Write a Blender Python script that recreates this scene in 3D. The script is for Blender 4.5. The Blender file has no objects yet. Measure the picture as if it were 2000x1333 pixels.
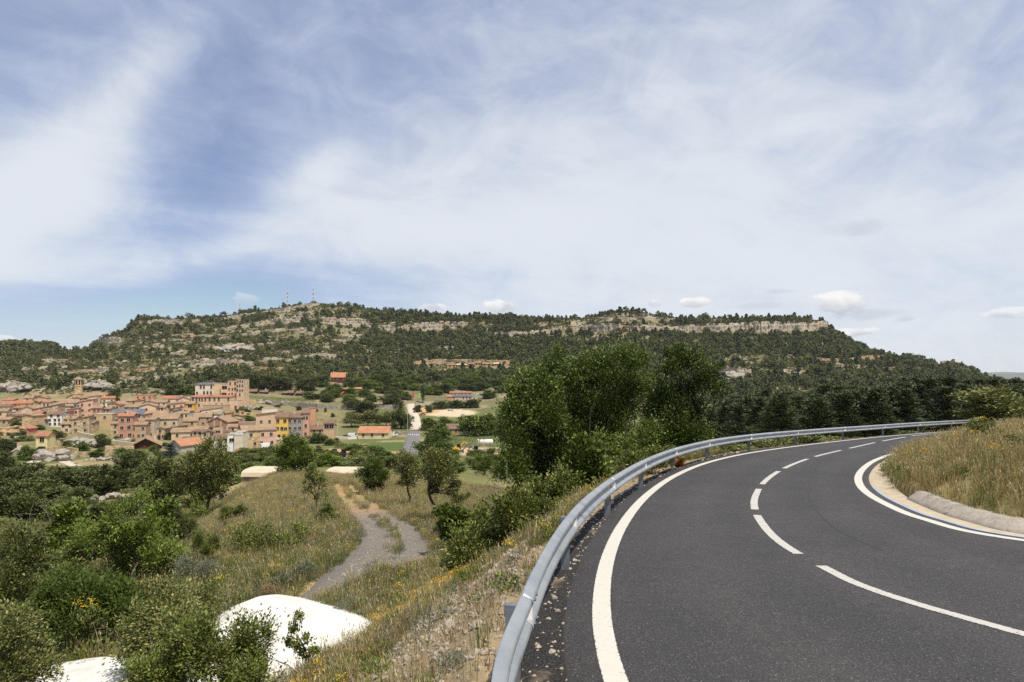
import bpy, math, random
import numpy as np
from mathutils import Vector, Matrix, Euler

# ------------------------------------------------------------------ scene, camera, sky, sun, exposure
SC = bpy.context.scene
COL = SC.collection
F = 1303.0            # focal length in photograph pixels (2000 wide)
HOR = 735.0           # row of the horizon in the photograph
rng = np.random.default_rng(7)
random.seed(7)

cam_d = bpy.data.cameras.new('camera')
cam = bpy.data.objects.new('camera', cam_d)
COL.objects.link(cam)
cam.location = (0, 0, 0)
cam.rotation_euler = (math.pi / 2, 0, 0)
cam_d.sensor_width = 36.0
cam_d.lens = 36.0 * F / 2000.0
cam_d.shift_y = (HOR - 666.5) / 2000.0
cam_d.clip_start = 0.1
cam_d.clip_end = 60000.0
SC.camera = cam

SUN_EL, SUN_AZ = math.radians(63), math.radians(138)      # azimuth clockwise from +Y
sun_dir = Vector((math.sin(SUN_AZ) * math.cos(SUN_EL), math.cos(SUN_AZ) * math.cos(SUN_EL), math.sin(SUN_EL)))
sl = bpy.data.lights.new('sun', 'SUN')
sl.energy = 5.0
sl.angle = math.radians(0.53)
sl.color = (1.0, 0.935, 0.83)
so = bpy.data.objects.new('sun', sl)
COL.objects.link(so)
so.rotation_euler = (-sun_dir).to_track_quat('-Z', 'Y').to_euler()

SC.view_settings.view_transform = 'Standard'
SC.view_settings.look = 'None'
SC.view_settings.gamma = 1.0
SC.view_settings.exposure = 0.12
SC.view_settings.use_curve_mapping = False
SC.cycles.use_denoising = False
SC.cycles.max_bounces = 6
SC.cycles.diffuse_bounces = 3
SC.cycles.transmission_bounces = 4
SC.cycles.volume_bounces = 1
SC.cycles.transparent_max_bounces = 6
SC.cycles.sample_clamp_indirect = 6.0
SC.cycles.use_adaptive_sampling = False


class NB:
    """small node-tree builder"""
    def __init__(self, nt):
        self.nt = nt
        self.n = nt.nodes
        self.l = nt.links

    def _set(self, sock, v):
        if v is None:
            return
        if hasattr(v, 'is_linked'):
            self.l.new(v, sock)
        else:
            if hasattr(sock.default_value, '__len__') and not hasattr(v, '__len__'):
                v = (v,) * len(sock.default_value)
            if hasattr(sock.default_value, '__len__') and len(sock.default_value) == 4 and len(v) == 3:
                v = (*v, 1.0)
            sock.default_value = v

    def node(self, typ, ins=None, out=0, **props):
        nd = self.n.new(typ)
        for k, v in props.items():
            setattr(nd, k, v)
        for k, v in (ins or {}).items():
            self._set(nd.inputs[k], v)
        return nd.outputs[out] if out is not None else nd

    def m(self, op, a, b=None, c=None, clamp=False):
        nd = self.n.new('ShaderNodeMath')
        nd.operation = op
        nd.use_clamp = clamp
        for i, v in enumerate((a, b, c)):
            self._set(nd.inputs[i], v)
        return nd.outputs[0]

    def ramp01(self, v, lo, hi):
        nd = self.n.new('ShaderNodeMapRange')
        nd.interpolation_type = 'SMOOTHSTEP'
        self._set(nd.inputs['Value'], v)
        nd.inputs['From Min'].default_value = lo
        nd.inputs['From Max'].default_value = hi
        return nd.outputs[0]

    def ramp(self, v, stops):
        nd = self.n.new('ShaderNodeValToRGB')
        e = nd.color_ramp.elements
        while len(e) < len(stops):
            e.new(0.5)
        for el, (p, c) in zip(e, stops):
            el.position = p
            el.color = (*c, 1.0) if len(c) == 3 else c
        self._set(nd.inputs[0], v)
        return nd.outputs[0]

    def mix(self, fac, a, b, blend='MIX'):
        nd = self.n.new('ShaderNodeMix')
        nd.data_type = 'RGBA'
        nd.blend_type = blend
        self._set(nd.inputs[0], fac)
        self._set(nd.inputs[6], a)
        self._set(nd.inputs[7], b)
        return nd.outputs[2]

    def noise(self, vec, scale, detail=5.0, rough=0.55, dist=0.0, out=0, typ='FBM'):
        nd = self.n.new('ShaderNodeTexNoise')
        if vec is not None:
            self.l.new(vec, nd.inputs['Vector'])
        nd.inputs['Scale'].default_value = scale
        nd.inputs['Detail'].default_value = detail
        nd.inputs['Roughness'].default_value = rough
        nd.inputs['Distortion'].default_value = dist
        return nd.outputs[out]

    def xyz(self, x, y, z):
        return self.node('ShaderNodeCombineXYZ', {0: x, 1: y, 2: z})


# ---- sky: Nishita + drifting cirrus veil and small cumulus near the horizon
W = bpy.data.worlds.new('World')
SC.world = W
W.use_nodes = True
W.cycles.sampling_method = 'MANUAL'
W.cycles.sample_map_resolution = 256
nb = NB(W.node_tree)
W.node_tree.nodes.clear()
sky = nb.n.new('ShaderNodeTexSky')
sky.sky_type = 'NISHITA'
sky.sun_disc = False
sky.sun_elevation = SUN_EL
sky.sun_rotation = SUN_AZ
sky.altitude = 700
sky.air_density = 1.0
sky.dust_density = 0.25
sky.ozone_density = 1.6
tc = nb.n.new('ShaderNodeTexCoord')
gen = tc.outputs['Generated']
sep = nb.n.new('ShaderNodeSeparateXYZ')
nb.l.new(gen, sep.inputs[0])
sx, sy, sz = sep.outputs
AZ = nb.m('MULTIPLY', nb.m('ARCTAN2', sx, sy), 57.2958)            # degrees from +Y
EL = nb.m('MULTIPLY', nb.m('ARCSINE', sz), 57.2958)
zc = nb.m('ADD', nb.m('MAXIMUM', sz, 0.0), 0.16)
PX = nb.m('DIVIDE', sx, zc)
PY = nb.m('DIVIDE', sy, zc)


def azel(px, py):
    x, z, y = (px - 1000) / F, (HOR - py) / F, 1.0
    return math.degrees(math.atan2(x, y)), math.degrees(math.asin(z / math.sqrt(x * x + y * y + z * z)))


def gauss(px, py, wa, we, rot=0.0):
    """soft elliptical patch of the sky, centred on a direction, widths in degrees"""
    a0, e0 = azel(px, py)
    da = nb.m('SUBTRACT', AZ, a0)
    de = nb.m('SUBTRACT', EL, e0)
    c, s = math.cos(math.radians(rot)), math.sin(math.radians(rot))
    p = nb.m('ADD', nb.m('MULTIPLY', da, c / wa), nb.m('MULTIPLY', de, s / wa))
    q = nb.m('ADD', nb.m('MULTIPLY', da, -s / we), nb.m('MULTIPLY', de, c / we))
    r2 = nb.m('ADD', nb.m('MULTIPLY', p, p), nb.m('MULTIPLY', q, q))
    return nb.m('EXPONENT', nb.m('MULTIPLY', r2, -1.0))


# streaky coordinates: the plane of the cirrus, rotated and stretched along the wind
wa = math.radians(38)
WX = nb.m('ADD', nb.m('MULTIPLY', PX, math.cos(wa)), nb.m('MULTIPLY', PY, math.sin(wa)))
WY = nb.m('SUBTRACT', nb.m('MULTIPLY', PY, math.cos(wa)), nb.m('MULTIPLY', PX, math.sin(wa)))
streak = nb.noise(nb.xyz(nb.m('MULTIPLY', WX, 0.35), WY, 3.1), 1.7, 9, 0.6, 0.25)
veil = nb.noise(nb.xyz(PX, PY, 7.7), 0.62, 4, 0.5, 0.4)
wisp = nb.noise(nb.xyz(nb.m('MULTIPLY', AZ, 0.05), nb.m('MULTIPLY', EL, 0.08), 1.3), 3.0, 9, 0.6, 0.6)
fine = nb.noise(nb.xyz(nb.m('MULTIPLY', WX, 0.5), WY, 9.2), 3.4, 8, 0.62, 0.5)
patches = None
for args, amt in (((110, 350, 8, 3.6, 28), 0.50), ((215, 215, 9, 2.0, 52), 0.50), ((60, 530, 12, 2.4, 10), 0.36),
                  ((560, 365, 6, 2.8, 24), 0.34), ((640, 330, 3.2, 1.7, 45), 0.30), ((900, 462, 13, 1.8, 3), 0.22),
                  ((1400, 490, 26, 6.5, 0), 0.34), ((1200, 290, 19, 8, 8), 0.26), ((1600, 240, 9, 1.0, 6), 0.22),
                  ((540, 455, 11, 1.1, 24), 0.26), ((350, 505, 6, 2.2, 15), 0.26),
                  ((400, 270, 7, 6, 40), -0.45), ((330, 595, 16, 2.8, 6), -1.15), ((480, 420, 5, 3, 30), -0.12),
                  ((1850, 60, 16, 7, 0), -0.10), ((60, 180, 8, 6, 0), -0.22), ((450, 400, 8, 4.5, 30), -0.42), ((260, 460, 6, 2.5, 10), -0.25), ((1500, 120, 20, 7, 0), 0.12)):
    g = nb.m('MULTIPLY', nb.m('MULTIPLY', gauss(*args), nb.m('ADD', nb.m('MULTIPLY', fine, 1.5), 0.25)), amt * 0.8)
    patches = g if patches is None else nb.m('ADD', patches, g)
tex = nb.m('ADD', nb.m('MULTIPLY', nb.m('SUBTRACT', streak, 0.5), 0.6), nb.m('MULTIPLY', nb.m('SUBTRACT', wisp, 0.5), 0.75))
low = nb.ramp01(EL, 26.0, 2.0)
dens = nb.m('ADD', nb.m('ADD', tex, nb.m('MULTIPLY', nb.m('SUBTRACT', veil, 0.5), 0.5)), patches)
dens = nb.m('ADD', nb.m('MULTIPLY', dens, 0.8), nb.m('ADD', nb.m('MULTIPLY', low, 0.22), 0.62))
cov = nb.ramp01(dens, -0.22, 1.15)
cirrus = nb.mix(nb.ramp01(dens, 0.3, 1.0), (4.6, 5.4, 8.1), (7.8, 8.2, 8.8))
skyc = nb.mix(nb.m('MULTIPLY', cov, 0.94), sky.outputs[0], cirrus)
# cumulus
cn = nb.noise(nb.xyz(nb.m('MULTIPLY', AZ, 0.55), nb.m('MULTIPLY', EL, 0.9), 0.0), 1.0, 8, 0.6, 0.3)
for (px, py, wa_, we_, amt) in ((1640, 590, 2.5, 1.05, 1.0), (1357, 590, 1.5, 0.62, 0.95), (980, 598, 2.0, 0.8, 0.9), (845, 600, 1.6, 0.5, 0.6),
                                (1665, 650, 2.4, 0.5, 0.75), (1975, 612, 2.0, 0.5, 0.6), (1278, 592, 0.9, 0.45, 0.7), (0, 662, 1.5, 0.4, 0.6),
                                (480, 585, 1.3, 0.7, 0.28)):
    a0, e0 = azel(px, py)
    g = gauss(px, py, wa_, we_)
    cm = nb.ramp01(nb.m('ADD', nb.m('MULTIPLY', g, 1.15), nb.m('MULTIPLY', nb.m('SUBTRACT', cn, 0.5), 1.5)), 0.55, 0.85)
    shade = nb.ramp01(nb.m('ADD', nb.m('SUBTRACT', EL, e0), nb.m('MULTIPLY', nb.m('SUBTRACT', cn, 0.5), 1.6)), -we_ * 0.8, we_ * 0.5)
    skyc = nb.mix(nb.m('MULTIPLY', cm, amt), skyc, nb.mix(shade, (5.4, 5.7, 6.3), (9.6, 9.5, 9.3)))
for (px, py, wa_, we_, amt) in ((1672, 445, 2.6, 0.75, 0.5), (1770, 624, 1.1, 0.28, 0.5), (1530, 570, 1.4, 0.25, 0.4), (1480, 598, 3, 0.4, 0.4), (1690, 615, 3.0, 0.5, 0.55)):
    g = gauss(px, py, wa_, we_)
    cm = nb.ramp01(nb.m('ADD', g, nb.m('MULTIPLY', nb.m('SUBTRACT', cn, 0.5), 1.3)), 0.35, 0.95)
    skyc = nb.mix(nb.m('MULTIPLY', cm, amt), skyc, (5.5, 5.9, 6.7))
bg = nb.n.new('ShaderNodeBackground')
nb.l.new(skyc, bg.inputs[0])
bg.inputs[1].default_value = 0.093
wo = nb.n.new('ShaderNodeOutputWorld')
nb.l.new(bg.outputs[0], wo.inputs[0])


# ------------------------------------------------------------------ materials
MATS = {}


def newmat(name):
    m = bpy.data.materials.new(name)
    m.use_nodes = True
    m.node_tree.nodes.clear()
    MATS[name] = m
    return m, NB(m.node_tree)


def finish(b, color, rough=0.9, spec=0.25, metal=0.0, normal=None, transl=None):
    p = b.n.new('ShaderNodeBsdfPrincipled')
    b._set(p.inputs['Base Color'], color)
    b._set(p.inputs['Roughness'], rough)
    b._set(p.inputs['Specular IOR Level'], spec)
    b._set(p.inputs['Metallic'], metal)
    if normal is not None:
        b.l.new(normal, p.inputs['Normal'])
    out = b.n.new('ShaderNodeOutputMaterial')
    sh = p.outputs[0]
    if transl:
        t = b.n.new('ShaderNodeBsdfTranslucent')
        b._set(t.inputs[0], color)
        mx = b.n.new('ShaderNodeMixShader')
        mx.inputs[0].default_value = transl
        b.l.new(sh, mx.inputs[1])
        b.l.new(t.outputs[0], mx.inputs[2])
        sh = mx.outputs[0]
    b.l.new(sh, out.inputs[0])
    return p


def bump(b, height, strength=0.5, distance=0.05):
    nd = b.n.new('ShaderNodeBump')
    nd.inputs['Strength'].default_value = strength
    nd.inputs['Distance'].default_value = distance
    b.l.new(height, nd.inputs['Height'])
    return nd.outputs[0]


def objco(b):
    return b.node('ShaderNodeTexCoord', out=None).outputs['Object']


def geo_pos(b):
    return b.node('ShaderNodeNewGeometry', out=None).outputs['Position']


def mottled(name, stops, scale=1.0, detail=7, rough=0.9, bumpd=0.0, bscale=None, world=False, spec=0.2, metal=0.0, second=None):
    """noise-mottled surface"""
    m, b = newmat(name)
    co = geo_pos(b) if world else objco(b)
    n = b.noise(co, scale, detail, 0.6)
    c = b.ramp(n, stops)
    if second:
        sc2, amt, lo, hi = second
        n2 = b.noise(co, sc2, 5, 0.65)
        f = b.node('ShaderNodeMapRange', {'Value': n2, 'From Min': 0.3, 'From Max': 0.7, 'To Min': lo, 'To Max': hi})
        c = b.mix(amt, c, b.mix(1.0, c, b.node('ShaderNodeCombineColor', {0: f, 1: f, 2: f}), 'MULTIPLY'))
    nrm = None
    if bumpd:
        nrm = bump(b, b.noise(co, bscale or scale * 4, 6, 0.65), 0.8, bumpd)
    finish(b, c, rough, spec, metal, nrm)
    return m


def leafmat(name, dark, light, accent=None, acc_amt=0.0, transl=0.3, rough=0.55, hue=0.5):
    """leaf surface whose colour differs from leaf to leaf and from plant to plant"""
    m, b = newmat(name)
    g = b.node('ShaderNodeNewGeometry', out=None)
    r = g.outputs['Random Per Island']
    oi = b.node('ShaderNodeObjectInfo', out=None).outputs['Random']
    n = b.noise(g.outputs['Position'], 0.9, 3, 0.5)
    v = b.m('ADD', b.m('MULTIPLY', r, 0.5), b.m('ADD', b.m('MULTIPLY', oi, 0.28), b.m('MULTIPLY', n, 0.4)))
    v = b.m('SUBTRACT', v, 0.1, clamp=True)
    c = b.mix(v, dark, light)
    if accent:
        r2 = b.m('FRACT', b.m('MULTIPLY', r, 37.77))
        c = b.mix(b.m('LESS_THAN', r2, acc_amt), c, accent)
    finish(b, c, rough, 0.3, 0.0, None, transl)
    return m


def plain(name, col, rough=0.6, spec=0.3, metal=0.0):
    m, b = newmat(name)
    finish(b, col, rough, spec, metal)
    return m


# ------------------------------------------------------------------ mesh helpers
def mesh_np(name, V, Fq, mats=(), mat_idx=None, smooth=False):
    """mesh from numpy vertices and a list of face arrays (all quads or all tris arrays)"""
    me = bpy.data.meshes.new(name)
    V = np.asarray(V, dtype=np.float32)
    if not isinstance(Fq, list):
        Fq = [Fq]
    Fq = [np.asarray(f, dtype=np.int32) for f in Fq if len(f)]
    nl = sum(f.size for f in Fq)
    npoly = sum(len(f) for f in Fq)
    me.vertices.add(len(V))
    me.vertices.foreach_set('co', V.ravel())
    me.loops.add(nl)
    me.polygons.add(npoly)
    li = np.concatenate([f.ravel() for f in Fq])
    me.loops.foreach_set('vertex_index', li)
    tot = np.concatenate([np.full(len(f), f.shape[1], dtype=np.int32) for f in Fq])
    st = np.concatenate([[0], np.cumsum(tot)[:-1]]).astype(np.int32)
    me.polygons.foreach_set('loop_start', st)
    for mt in mats:
        me.materials.append(mt)
    if mat_idx is not None:
        me.polygons.foreach_set('material_index', np.asarray(mat_idx, dtype=np.int32))
    if smooth:
        me.polygons.foreach_set('use_smooth', np.ones(npoly, dtype=bool))
    me.update(calc_edges=True)
    me.validate()
    return me


class MB:
    """collects boxes, prisms, tubes into one mesh"""
    def __init__(self):
        self.v, self.f, self.mi = [], [], []

    def add(self, vs, fs, mi=0):
        o = len(self.v)
        self.v.extend([tuple(p) for p in vs])
        for f in fs:
            self.f.append([i + o for i in f])
            self.mi.append(mi)
        return self

    def box(self, x0, x1, y0, y1, z0, z1, mi=0):
        vs = [(x, y, z) for z in (z0, z1) for y in (y0, y1) for x in (x0, x1)]
        return self.add(vs, [(0, 2, 3, 1), (4, 5, 7, 6), (0, 1, 5, 4), (2, 6, 7, 3), (0, 4, 6, 2), (1, 3, 7, 5)], mi)

    def hexa(self, bot, top, mi=0):
        return self.add(list(bot) + list(top), [(3, 2, 1, 0), (4, 5, 6, 7), (0, 1, 5, 4), (1, 2, 6, 5), (2, 3, 7, 6), (3, 0, 4, 7)], mi)

    def tube(self, p0, p1, r0, r1=None, n=6, mi=0, caps=True):
        r1 = r0 if r1 is None else r1
        p0, p1 = Vector(p0), Vector(p1)
        d = (p1 - p0).normalized()
        a = d.orthogonal().normalized()
        c = d.cross(a)
        vs = []
        for p, r in ((p0, r0), (p1, r1)):
            for k in range(n):
                t = 2 * math.pi * k / n
                vs.append(p + a * (r * math.cos(t)) + c * (r * math.sin(t)))
        fs = [(k, (k + 1) % n, n + (k + 1) % n, n + k) for k in range(n)]
        if caps:
            fs += [tuple(range(n - 1, -1, -1)), tuple(range(n, 2 * n))]
        return self.add(vs, fs, mi)

    def mesh(self, name, mats):
        me = bpy.data.meshes.new(name)
        me.from_pydata(self.v, [], self.f)
        for m in (mats if isinstance(mats, (list, tuple)) else [mats]):
            me.materials.append(m)
        me.polygons.foreach_set('material_index', self.mi)
        me.update()
        return me


def link(name, data, parent=None, loc=None, rz=None):
    o = bpy.data.objects.new(name, data)
    COL.objects.link(o)
    if parent is not None:
        o.parent = parent
    if loc is not None:
        o.location = loc
    if rz is not None:
        o.rotation_euler = (0, 0, rz)
    return o


def tag(o, label=None, cat=None, group=None, kind=None):
    if label:
        o['label'] = label
    if cat:
        o['category'] = cat
    if group:
        o['group'] = group
    if kind:
        o['kind'] = kind
    return o


def empty(name, loc=(0, 0, 0), rz=0.0):
    o = link(name, None, None, loc, rz)
    o.empty_display_size = 0.1
    return o


def copy_tree(o, parent=None):
    c = o.copy()
    COL.objects.link(c)
    c.parent = parent
    for ch in o.children:
        copy_tree(ch, c)
    return c


# ------------------------------------------------------------------ numpy noise
_P = np.random.default_rng(11).random((256, 256)).astype(np.float64)


def vnoise(x, y):
    xi, yi = np.floor(x).astype(int), np.floor(y).astype(int)
    fx, fy = x - xi, y - yi
    fx, fy = fx * fx * (3 - 2 * fx), fy * fy * (3 - 2 * fy)
    a, b = _P[xi % 256, yi % 256], _P[(xi + 1) % 256, yi % 256]
    c, d = _P[xi % 256, (yi + 1) % 256], _P[(xi + 1) % 256, (yi + 1) % 256]
    return (a * (1 - fx) + b * fx) * (1 - fy) + (c * (1 - fx) + d * fx) * fy


def fbm(x, y, oct=4, gain=0.5):
    s, a, t = 0.0, 1.0, 0.0
    x, y = np.asarray(x, float), np.asarray(y, float)
    for k in range(oct):
        s = s + a * (vnoise(x * 2 ** k + 17.3 * k, y * 2 ** k + 5.1 * k) - 0.5)
        t += a
        a *= gain
    return s / t * 2


def sstep(a, b, x):
    t = np.clip((np.asarray(x, float) - a) / (b - a), 0, 1)
    return t * t * (3 - 2 * t)

# ------------------------------------------------------------------ shape of the land
D_N = np.array([2.5, 5, 9, 18, 32, 50, 65, 90, 130, 180, 250, 320, 400, 480, 560, 660, 780, 900, 1000], float)
# heights (m, camera = 0) up to 320 m, then the photograph row of the slope
NEAR = {
    -900: [-5, -5, -5.5, -6.5, -9, -12.5, -15, -18.5, -23, -26, -28, -29],
    0: [-5, -5, -5.5, -6.5, -9, -12.5, -15, -18.5, -23, -26, -28.5, -29],
    200: [-5, -5, -5.3, -6.2, -8.8, -12.2, -14.5, -17.5, -22, -25.5, -29, -30],
    400: [-4.8, -4.9, -5.2, -6, -7.8, -11, -13.5, -16.5, -20.5, -24.5, -29.5, -31],
    560: [-4.6, -4.8, -5, -5.8, -7.4, -8.8, -9.8, -13, -18, -23, -29, -31],
    700: [-4.4, -4.6, -4.9, -5.6, -7.3, -9, -10.4, -13.2, -17.8, -22.5, -28, -30.5],
    850: [-4.2, -4.4, -4.7, -5.6, -7.4, -9.2, -10.8, -13.5, -17.5, -22, -27.5, -30],
    1000: [-3.9, -4.2, -4.4, -5.6, -8, -10.2, -12, -14.5, -18, -22, -27, -29.5],
    1200: [-3.5, -3.9, -4.2, -5.4, -7.6, -9.8, -11.5, -14, -17, -20, -23, -25],
    1400: [-3, -3.6, -4, -5.2, -6.6, -8.4, -9.6, -11.5, -14, -16, -18, -19.5],
    1615: [-3, -3.6, -4, -5.2, -6.2, -7.5, -8.5, -10, -12, -14, -16, -17],
    1700: [-3, -3.6, -4, -5.2, -6.2, -7.4, -8.2, -9.6, -11, -13, -15, -16],
    1800: [-3, -3.6, -4, -5.2, -6, -7, -7.8, -9, -10.5, -12, -14, -15],
    1900: [-3, -3.6, -4, -5.2, -6, -6.8, -7.5, -8.5, -10, -11.5, -13, -14],
    1935: [-3, -3.6, -4, -5.2, -6, -6.8, -7.5, -8.5, -10, -11.5, -13, -14],
    2050: [-3, -3.6, -4, -5.2, -6, -6.8, -7.5, -8.5, -10, -11.5, -13, -14],
    2900: [-3, -3.6, -4, -5.2, -6, -6.8, -7.5, -8.5, -10, -11.5, -13, -14],
}
FARR = {   # rows at 400, 480, 560, 660, 780, 900 m
    -900: [818, 790, 760, 730, 708, 692], 0: [815, 785, 752, 727, 706, 691], 200: [822, 785, 745, 713, 691, 673],
    400: [825, 785, 740, 705, 672, 640], 560: [832, 800, 762, 716, 678, 632], 700: [832, 803, 772, 738, 700, 645],
    850: [835, 808, 785, 750, 710, 655], 1000: [830, 803, 780, 748, 706, 656], 1200: [810, 795, 775, 743, 700, 652],
    1400: [795, 785, 770, 737, 697, 655], 1615: [790, 782, 766, 738, 704, 668], 1700: [790, 780, 767, 744, 718, 698],
    1800: [788, 779, 768, 751, 730, 713], 1900: [785, 776, 769, 759, 746, 732], 1935: [783, 774, 770, 763, 755, 748],
    2050: [780, 775, 772, 770, 768, 766], 2900: [780, 775, 772, 770, 768, 766],
}
SKYL = np.array([(-900, 640), (-400, 655), (0, 676), (60, 673), (100, 679), (132, 691), (160, 688), (190, 675), (240, 654), (262, 632), (275, 627), (375, 625), (410, 624),
                 (470, 614), (520, 607), (560, 601), (620, 594), (660, 599), (700, 605), (760, 611), (820, 617), (900, 621), (960, 623),
                 (1000, 622), (1050, 628), (1100, 626), (1150, 624), (1190, 612), (1240, 611), (1280, 617), (1320, 622), (1400, 623),
                 (1480, 626), (1560, 622), (1600, 628), (1618, 640), (1640, 658), (1680, 680), (1700, 692), (1740, 700), (1790, 706), (1830, 717),
                 (1870, 714), (1900, 724), (1920, 742), (1960, 755), (2050, 764), (2900, 764)], float)


def hermite(xk, Y, xq):
    """cubic Hermite through rows Y[k] at xk; Y (K, ...)"""
    xk = np.asarray(xk, float)
    Y = np.asarray(Y, float)
    h = np.diff(xk)
    sl_ = np.diff(Y, axis=0) / h.reshape(-1, *([1] * (Y.ndim - 1)))
    T = np.zeros_like(Y)
    T[0], T[-1] = sl_[0], sl_[-1]
    T[1:-1] = 0.5 * (sl_[1:] + sl_[:-1])
    same = (sl_[1:] * sl_[:-1]) <= 0
    T[1:-1][same] = 0
    i = np.clip(np.searchsorted(xk, xq) - 1, 0, len(xk) - 2)
    hh = (h[i]).reshape(-1, *([1] * (Y.ndim - 1)))
    t = ((xq - xk[i]) / h[i]).reshape(-1, *([1] * (Y.ndim - 1)))
    return ((2 * t ** 3 - 3 * t ** 2 + 1) * Y[i] + (t ** 3 - 2 * t ** 2 + t) * hh * T[i]
            + (-2 * t ** 3 + 3 * t ** 2) * Y[i + 1] + (t ** 3 - t ** 2) * hh * T[i + 1])


UC = np.array(sorted(NEAR), float)
LD = np.linspace(math.log(2.5), math.log(14000), 560)
UD = np.arange(-900, 2901, 5.0)


def _build():
    rows = []
    for u in sorted(NEAR):
        z = list(NEAR[u]) + [(HOR - r) * d / F for r, d in zip(FARR[u], (400, 480, 560, 660, 780, 900))]
        zc = (HOR - np.interp(u, SKYL[:, 0], SKYL[:, 1])) * 1000 / F
        z += [zc, zc - 14, min(zc - 60, -20), -120, -150]
        rows.append(z)
    dd = np.log(np.concatenate([D_N, [1120, 1600, 4000, 14000]]))
    A = hermite(dd, np.array(rows).T, LD)            # (nd, nu)
    B = hermite(UC, A.T, UD)                          # (nud, nd)
    zs = (HOR - np.interp(UD, SKYL[:, 0], SKYL[:, 1])) * 1000 / F
    i1000 = np.searchsorted(LD, math.log(1000))
    delta = zs - B[:, i1000]
    w = sstep(math.log(720), math.log(1000), LD) * (1 - sstep(math.log(1100), math.log(1900), LD))
    return B + delta[:, None] * w[None, :]


ZT = _build()


def base_z(u, d):
    fu = np.clip((np.asarray(u, float) + 900) / 5.0, 0, len(UD) - 1.001)
    fd = np.clip((np.log(np.maximum(d, 2.51)) - LD[0]) / (LD[1] - LD[0]), 0, len(LD) - 1.001)
    iu, id_ = fu.astype(int), fd.astype(int)
    a, b = fu - iu, fd - id_
    return (ZT[iu, id_] * (1 - a) * (1 - b) + ZT[iu + 1, id_] * a * (1 - b) + ZT[iu, id_ + 1] * (1 - a) * b + ZT[iu + 1, id_ + 1] * a * b)


# ---- the road: plan curves on a plane that falls 4 % away from the camera
def road_z(x, y):
    return -2.2 - 0.04 * np.asarray(y, float)


def on_road(px, py):
    y = 2.2 * F / (py - HOR - 0.04 * F)
    return ((px - 1000) / F * y, y)


def spline(P, n, smooth=2):
    P = np.asarray(P, float)
    for _ in range(smooth):
        Q = P.copy()
        Q[1:-1] = 0.25 * P[:-2] + 0.5 * P[1:-1] + 0.25 * P[2:]
        P = Q
    t = np.concatenate([[0], np.cumsum(np.linalg.norm(np.diff(P, axis=0), axis=1))])
    out = hermite(t, P, np.linspace(0, t[-1], n * 4))
    t = np.concatenate([[0], np.cumsum(np.linalg.norm(np.diff(out, axis=0), axis=1))])
    q = np.linspace(0, t[-1], n)
    return np.stack([np.interp(q, t, out[:, k]) for k in range(out.shape[1])], 1)


def offset(C, o):
    """o > 0: to the right of the direction of travel"""
    T = np.gradient(C, axis=0)
    T /= np.linalg.norm(T, axis=1)[:, None]
    return C + np.stack([T[:, 1], -T[:, 0]], 1) * (np.asarray(o).reshape(-1, 1) if np.ndim(o) else o)


outer_px = [(1195, 1333), (1177, 1250), (1171, 1150), (1185, 1085), (1215, 1020), (1255, 970), (1310, 930), (1370, 905), (1440, 888),
            (1520, 876), (1620, 864), (1720, 853), (1840, 843)]
OUTER = spline([(9.5, -5.5), (5.4, -3.9), (2.6, -1.4), (1.3, 1.0), (0.86, 3.2)] + [on_road(*p) for p in outer_px] + [(45, 59), (62, 68), (85, 78)], 500, 1)
inner_px = [(2000, 1060), (1900, 1043), (1800, 1015), (1730, 988), (1685, 960), (1670, 940), (1680, 915), (1710, 898), (1740, 886)]
INNER = spline([(16, 7.2), (12.5, 8.2), (10, 9.2)] + [on_road(*p) for p in inner_px] + [(20.5, 33.2), (27, 39), (36, 46), (49, 54), (65, 62), (88, 72)], 500, 1)
dash_px = [((1980, 1250), (1577, 1107)), ((1550, 1083), (1470, 1007)), ((1470, 995), (1480, 955)), ((1485, 946), (1520, 921)), ((1528, 915), (1577, 897)),
           ((1588, 892), (1645, 880)), ((1657, 876), (1710, 865)), ((1720, 862), (1770, 854)), ((1778, 852), (1823, 847))]
CENTRE = spline([(13, 0.9), (8.6, 2.4), (6.1, 4.2)] + [on_road(*p) for d in dash_px for p in d] + [(40, 55), (52, 62), (70, 70)], 900, 1)
rail_px = [(945, 1333), (1015, 1165), (1060, 1070), (1110, 990), (1185, 937), (1250, 897), (1320, 872), (1400, 855), (1480, 847), (1560, 840), (1700, 831), (1800, 825), (1895, 819)]
RAILH = 0.74


def on_rail(px, py):
    y = (2.2 - RAILH) * F / (py - HOR - 0.04 * F)
    return ((px - 1000) / F * y, y)


RAIL = spline([(0.15, 0.0), (-0.2, 1.8)] + [on_rail(*p) for p in rail_px] + [(52, 65.5)], 600, 1)
ROADL = offset(OUTER, -0.36)                 # edges of the asphalt
ROADR = offset(INNER, 0.26)
POLY = np.concatenate([ROADL, ROADR[::-1]])


def inside(P, x, y):
    x, y = np.asarray(x, float), np.asarray(y, float)
    r = np.zeros(x.shape, bool)
    for (x0, y0), (x1, y1) in zip(P, np.roll(P, -1, 0)):
        if y0 == y1:
            continue
        c = ((y0 > y) != (y1 > y)) & (x < (x1 - x0) * (y - y0) / (y1 - y0) + x0)
        r ^= c
    return r


def dist_to(C, x, y):
    """distance to a polyline"""
    x, y = np.asarray(x, float).ravel(), np.asarray(y, float).ravel()
    best = np.full(x.shape, 1e9)
    for i in range(0, len(C) - 1):
        ax, ay = C[i]
        bx, by = C[i + 1]
        dx, dy = bx - ax, by - ay
        t = np.clip(((x - ax) * dx + (y - ay) * dy) / (dx * dx + dy * dy + 1e-9), 0, 1)
        best = np.minimum(best, (x - ax - t * dx) ** 2 + (y - ay - t * dy) ** 2)
    return np.sqrt(best)


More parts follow.
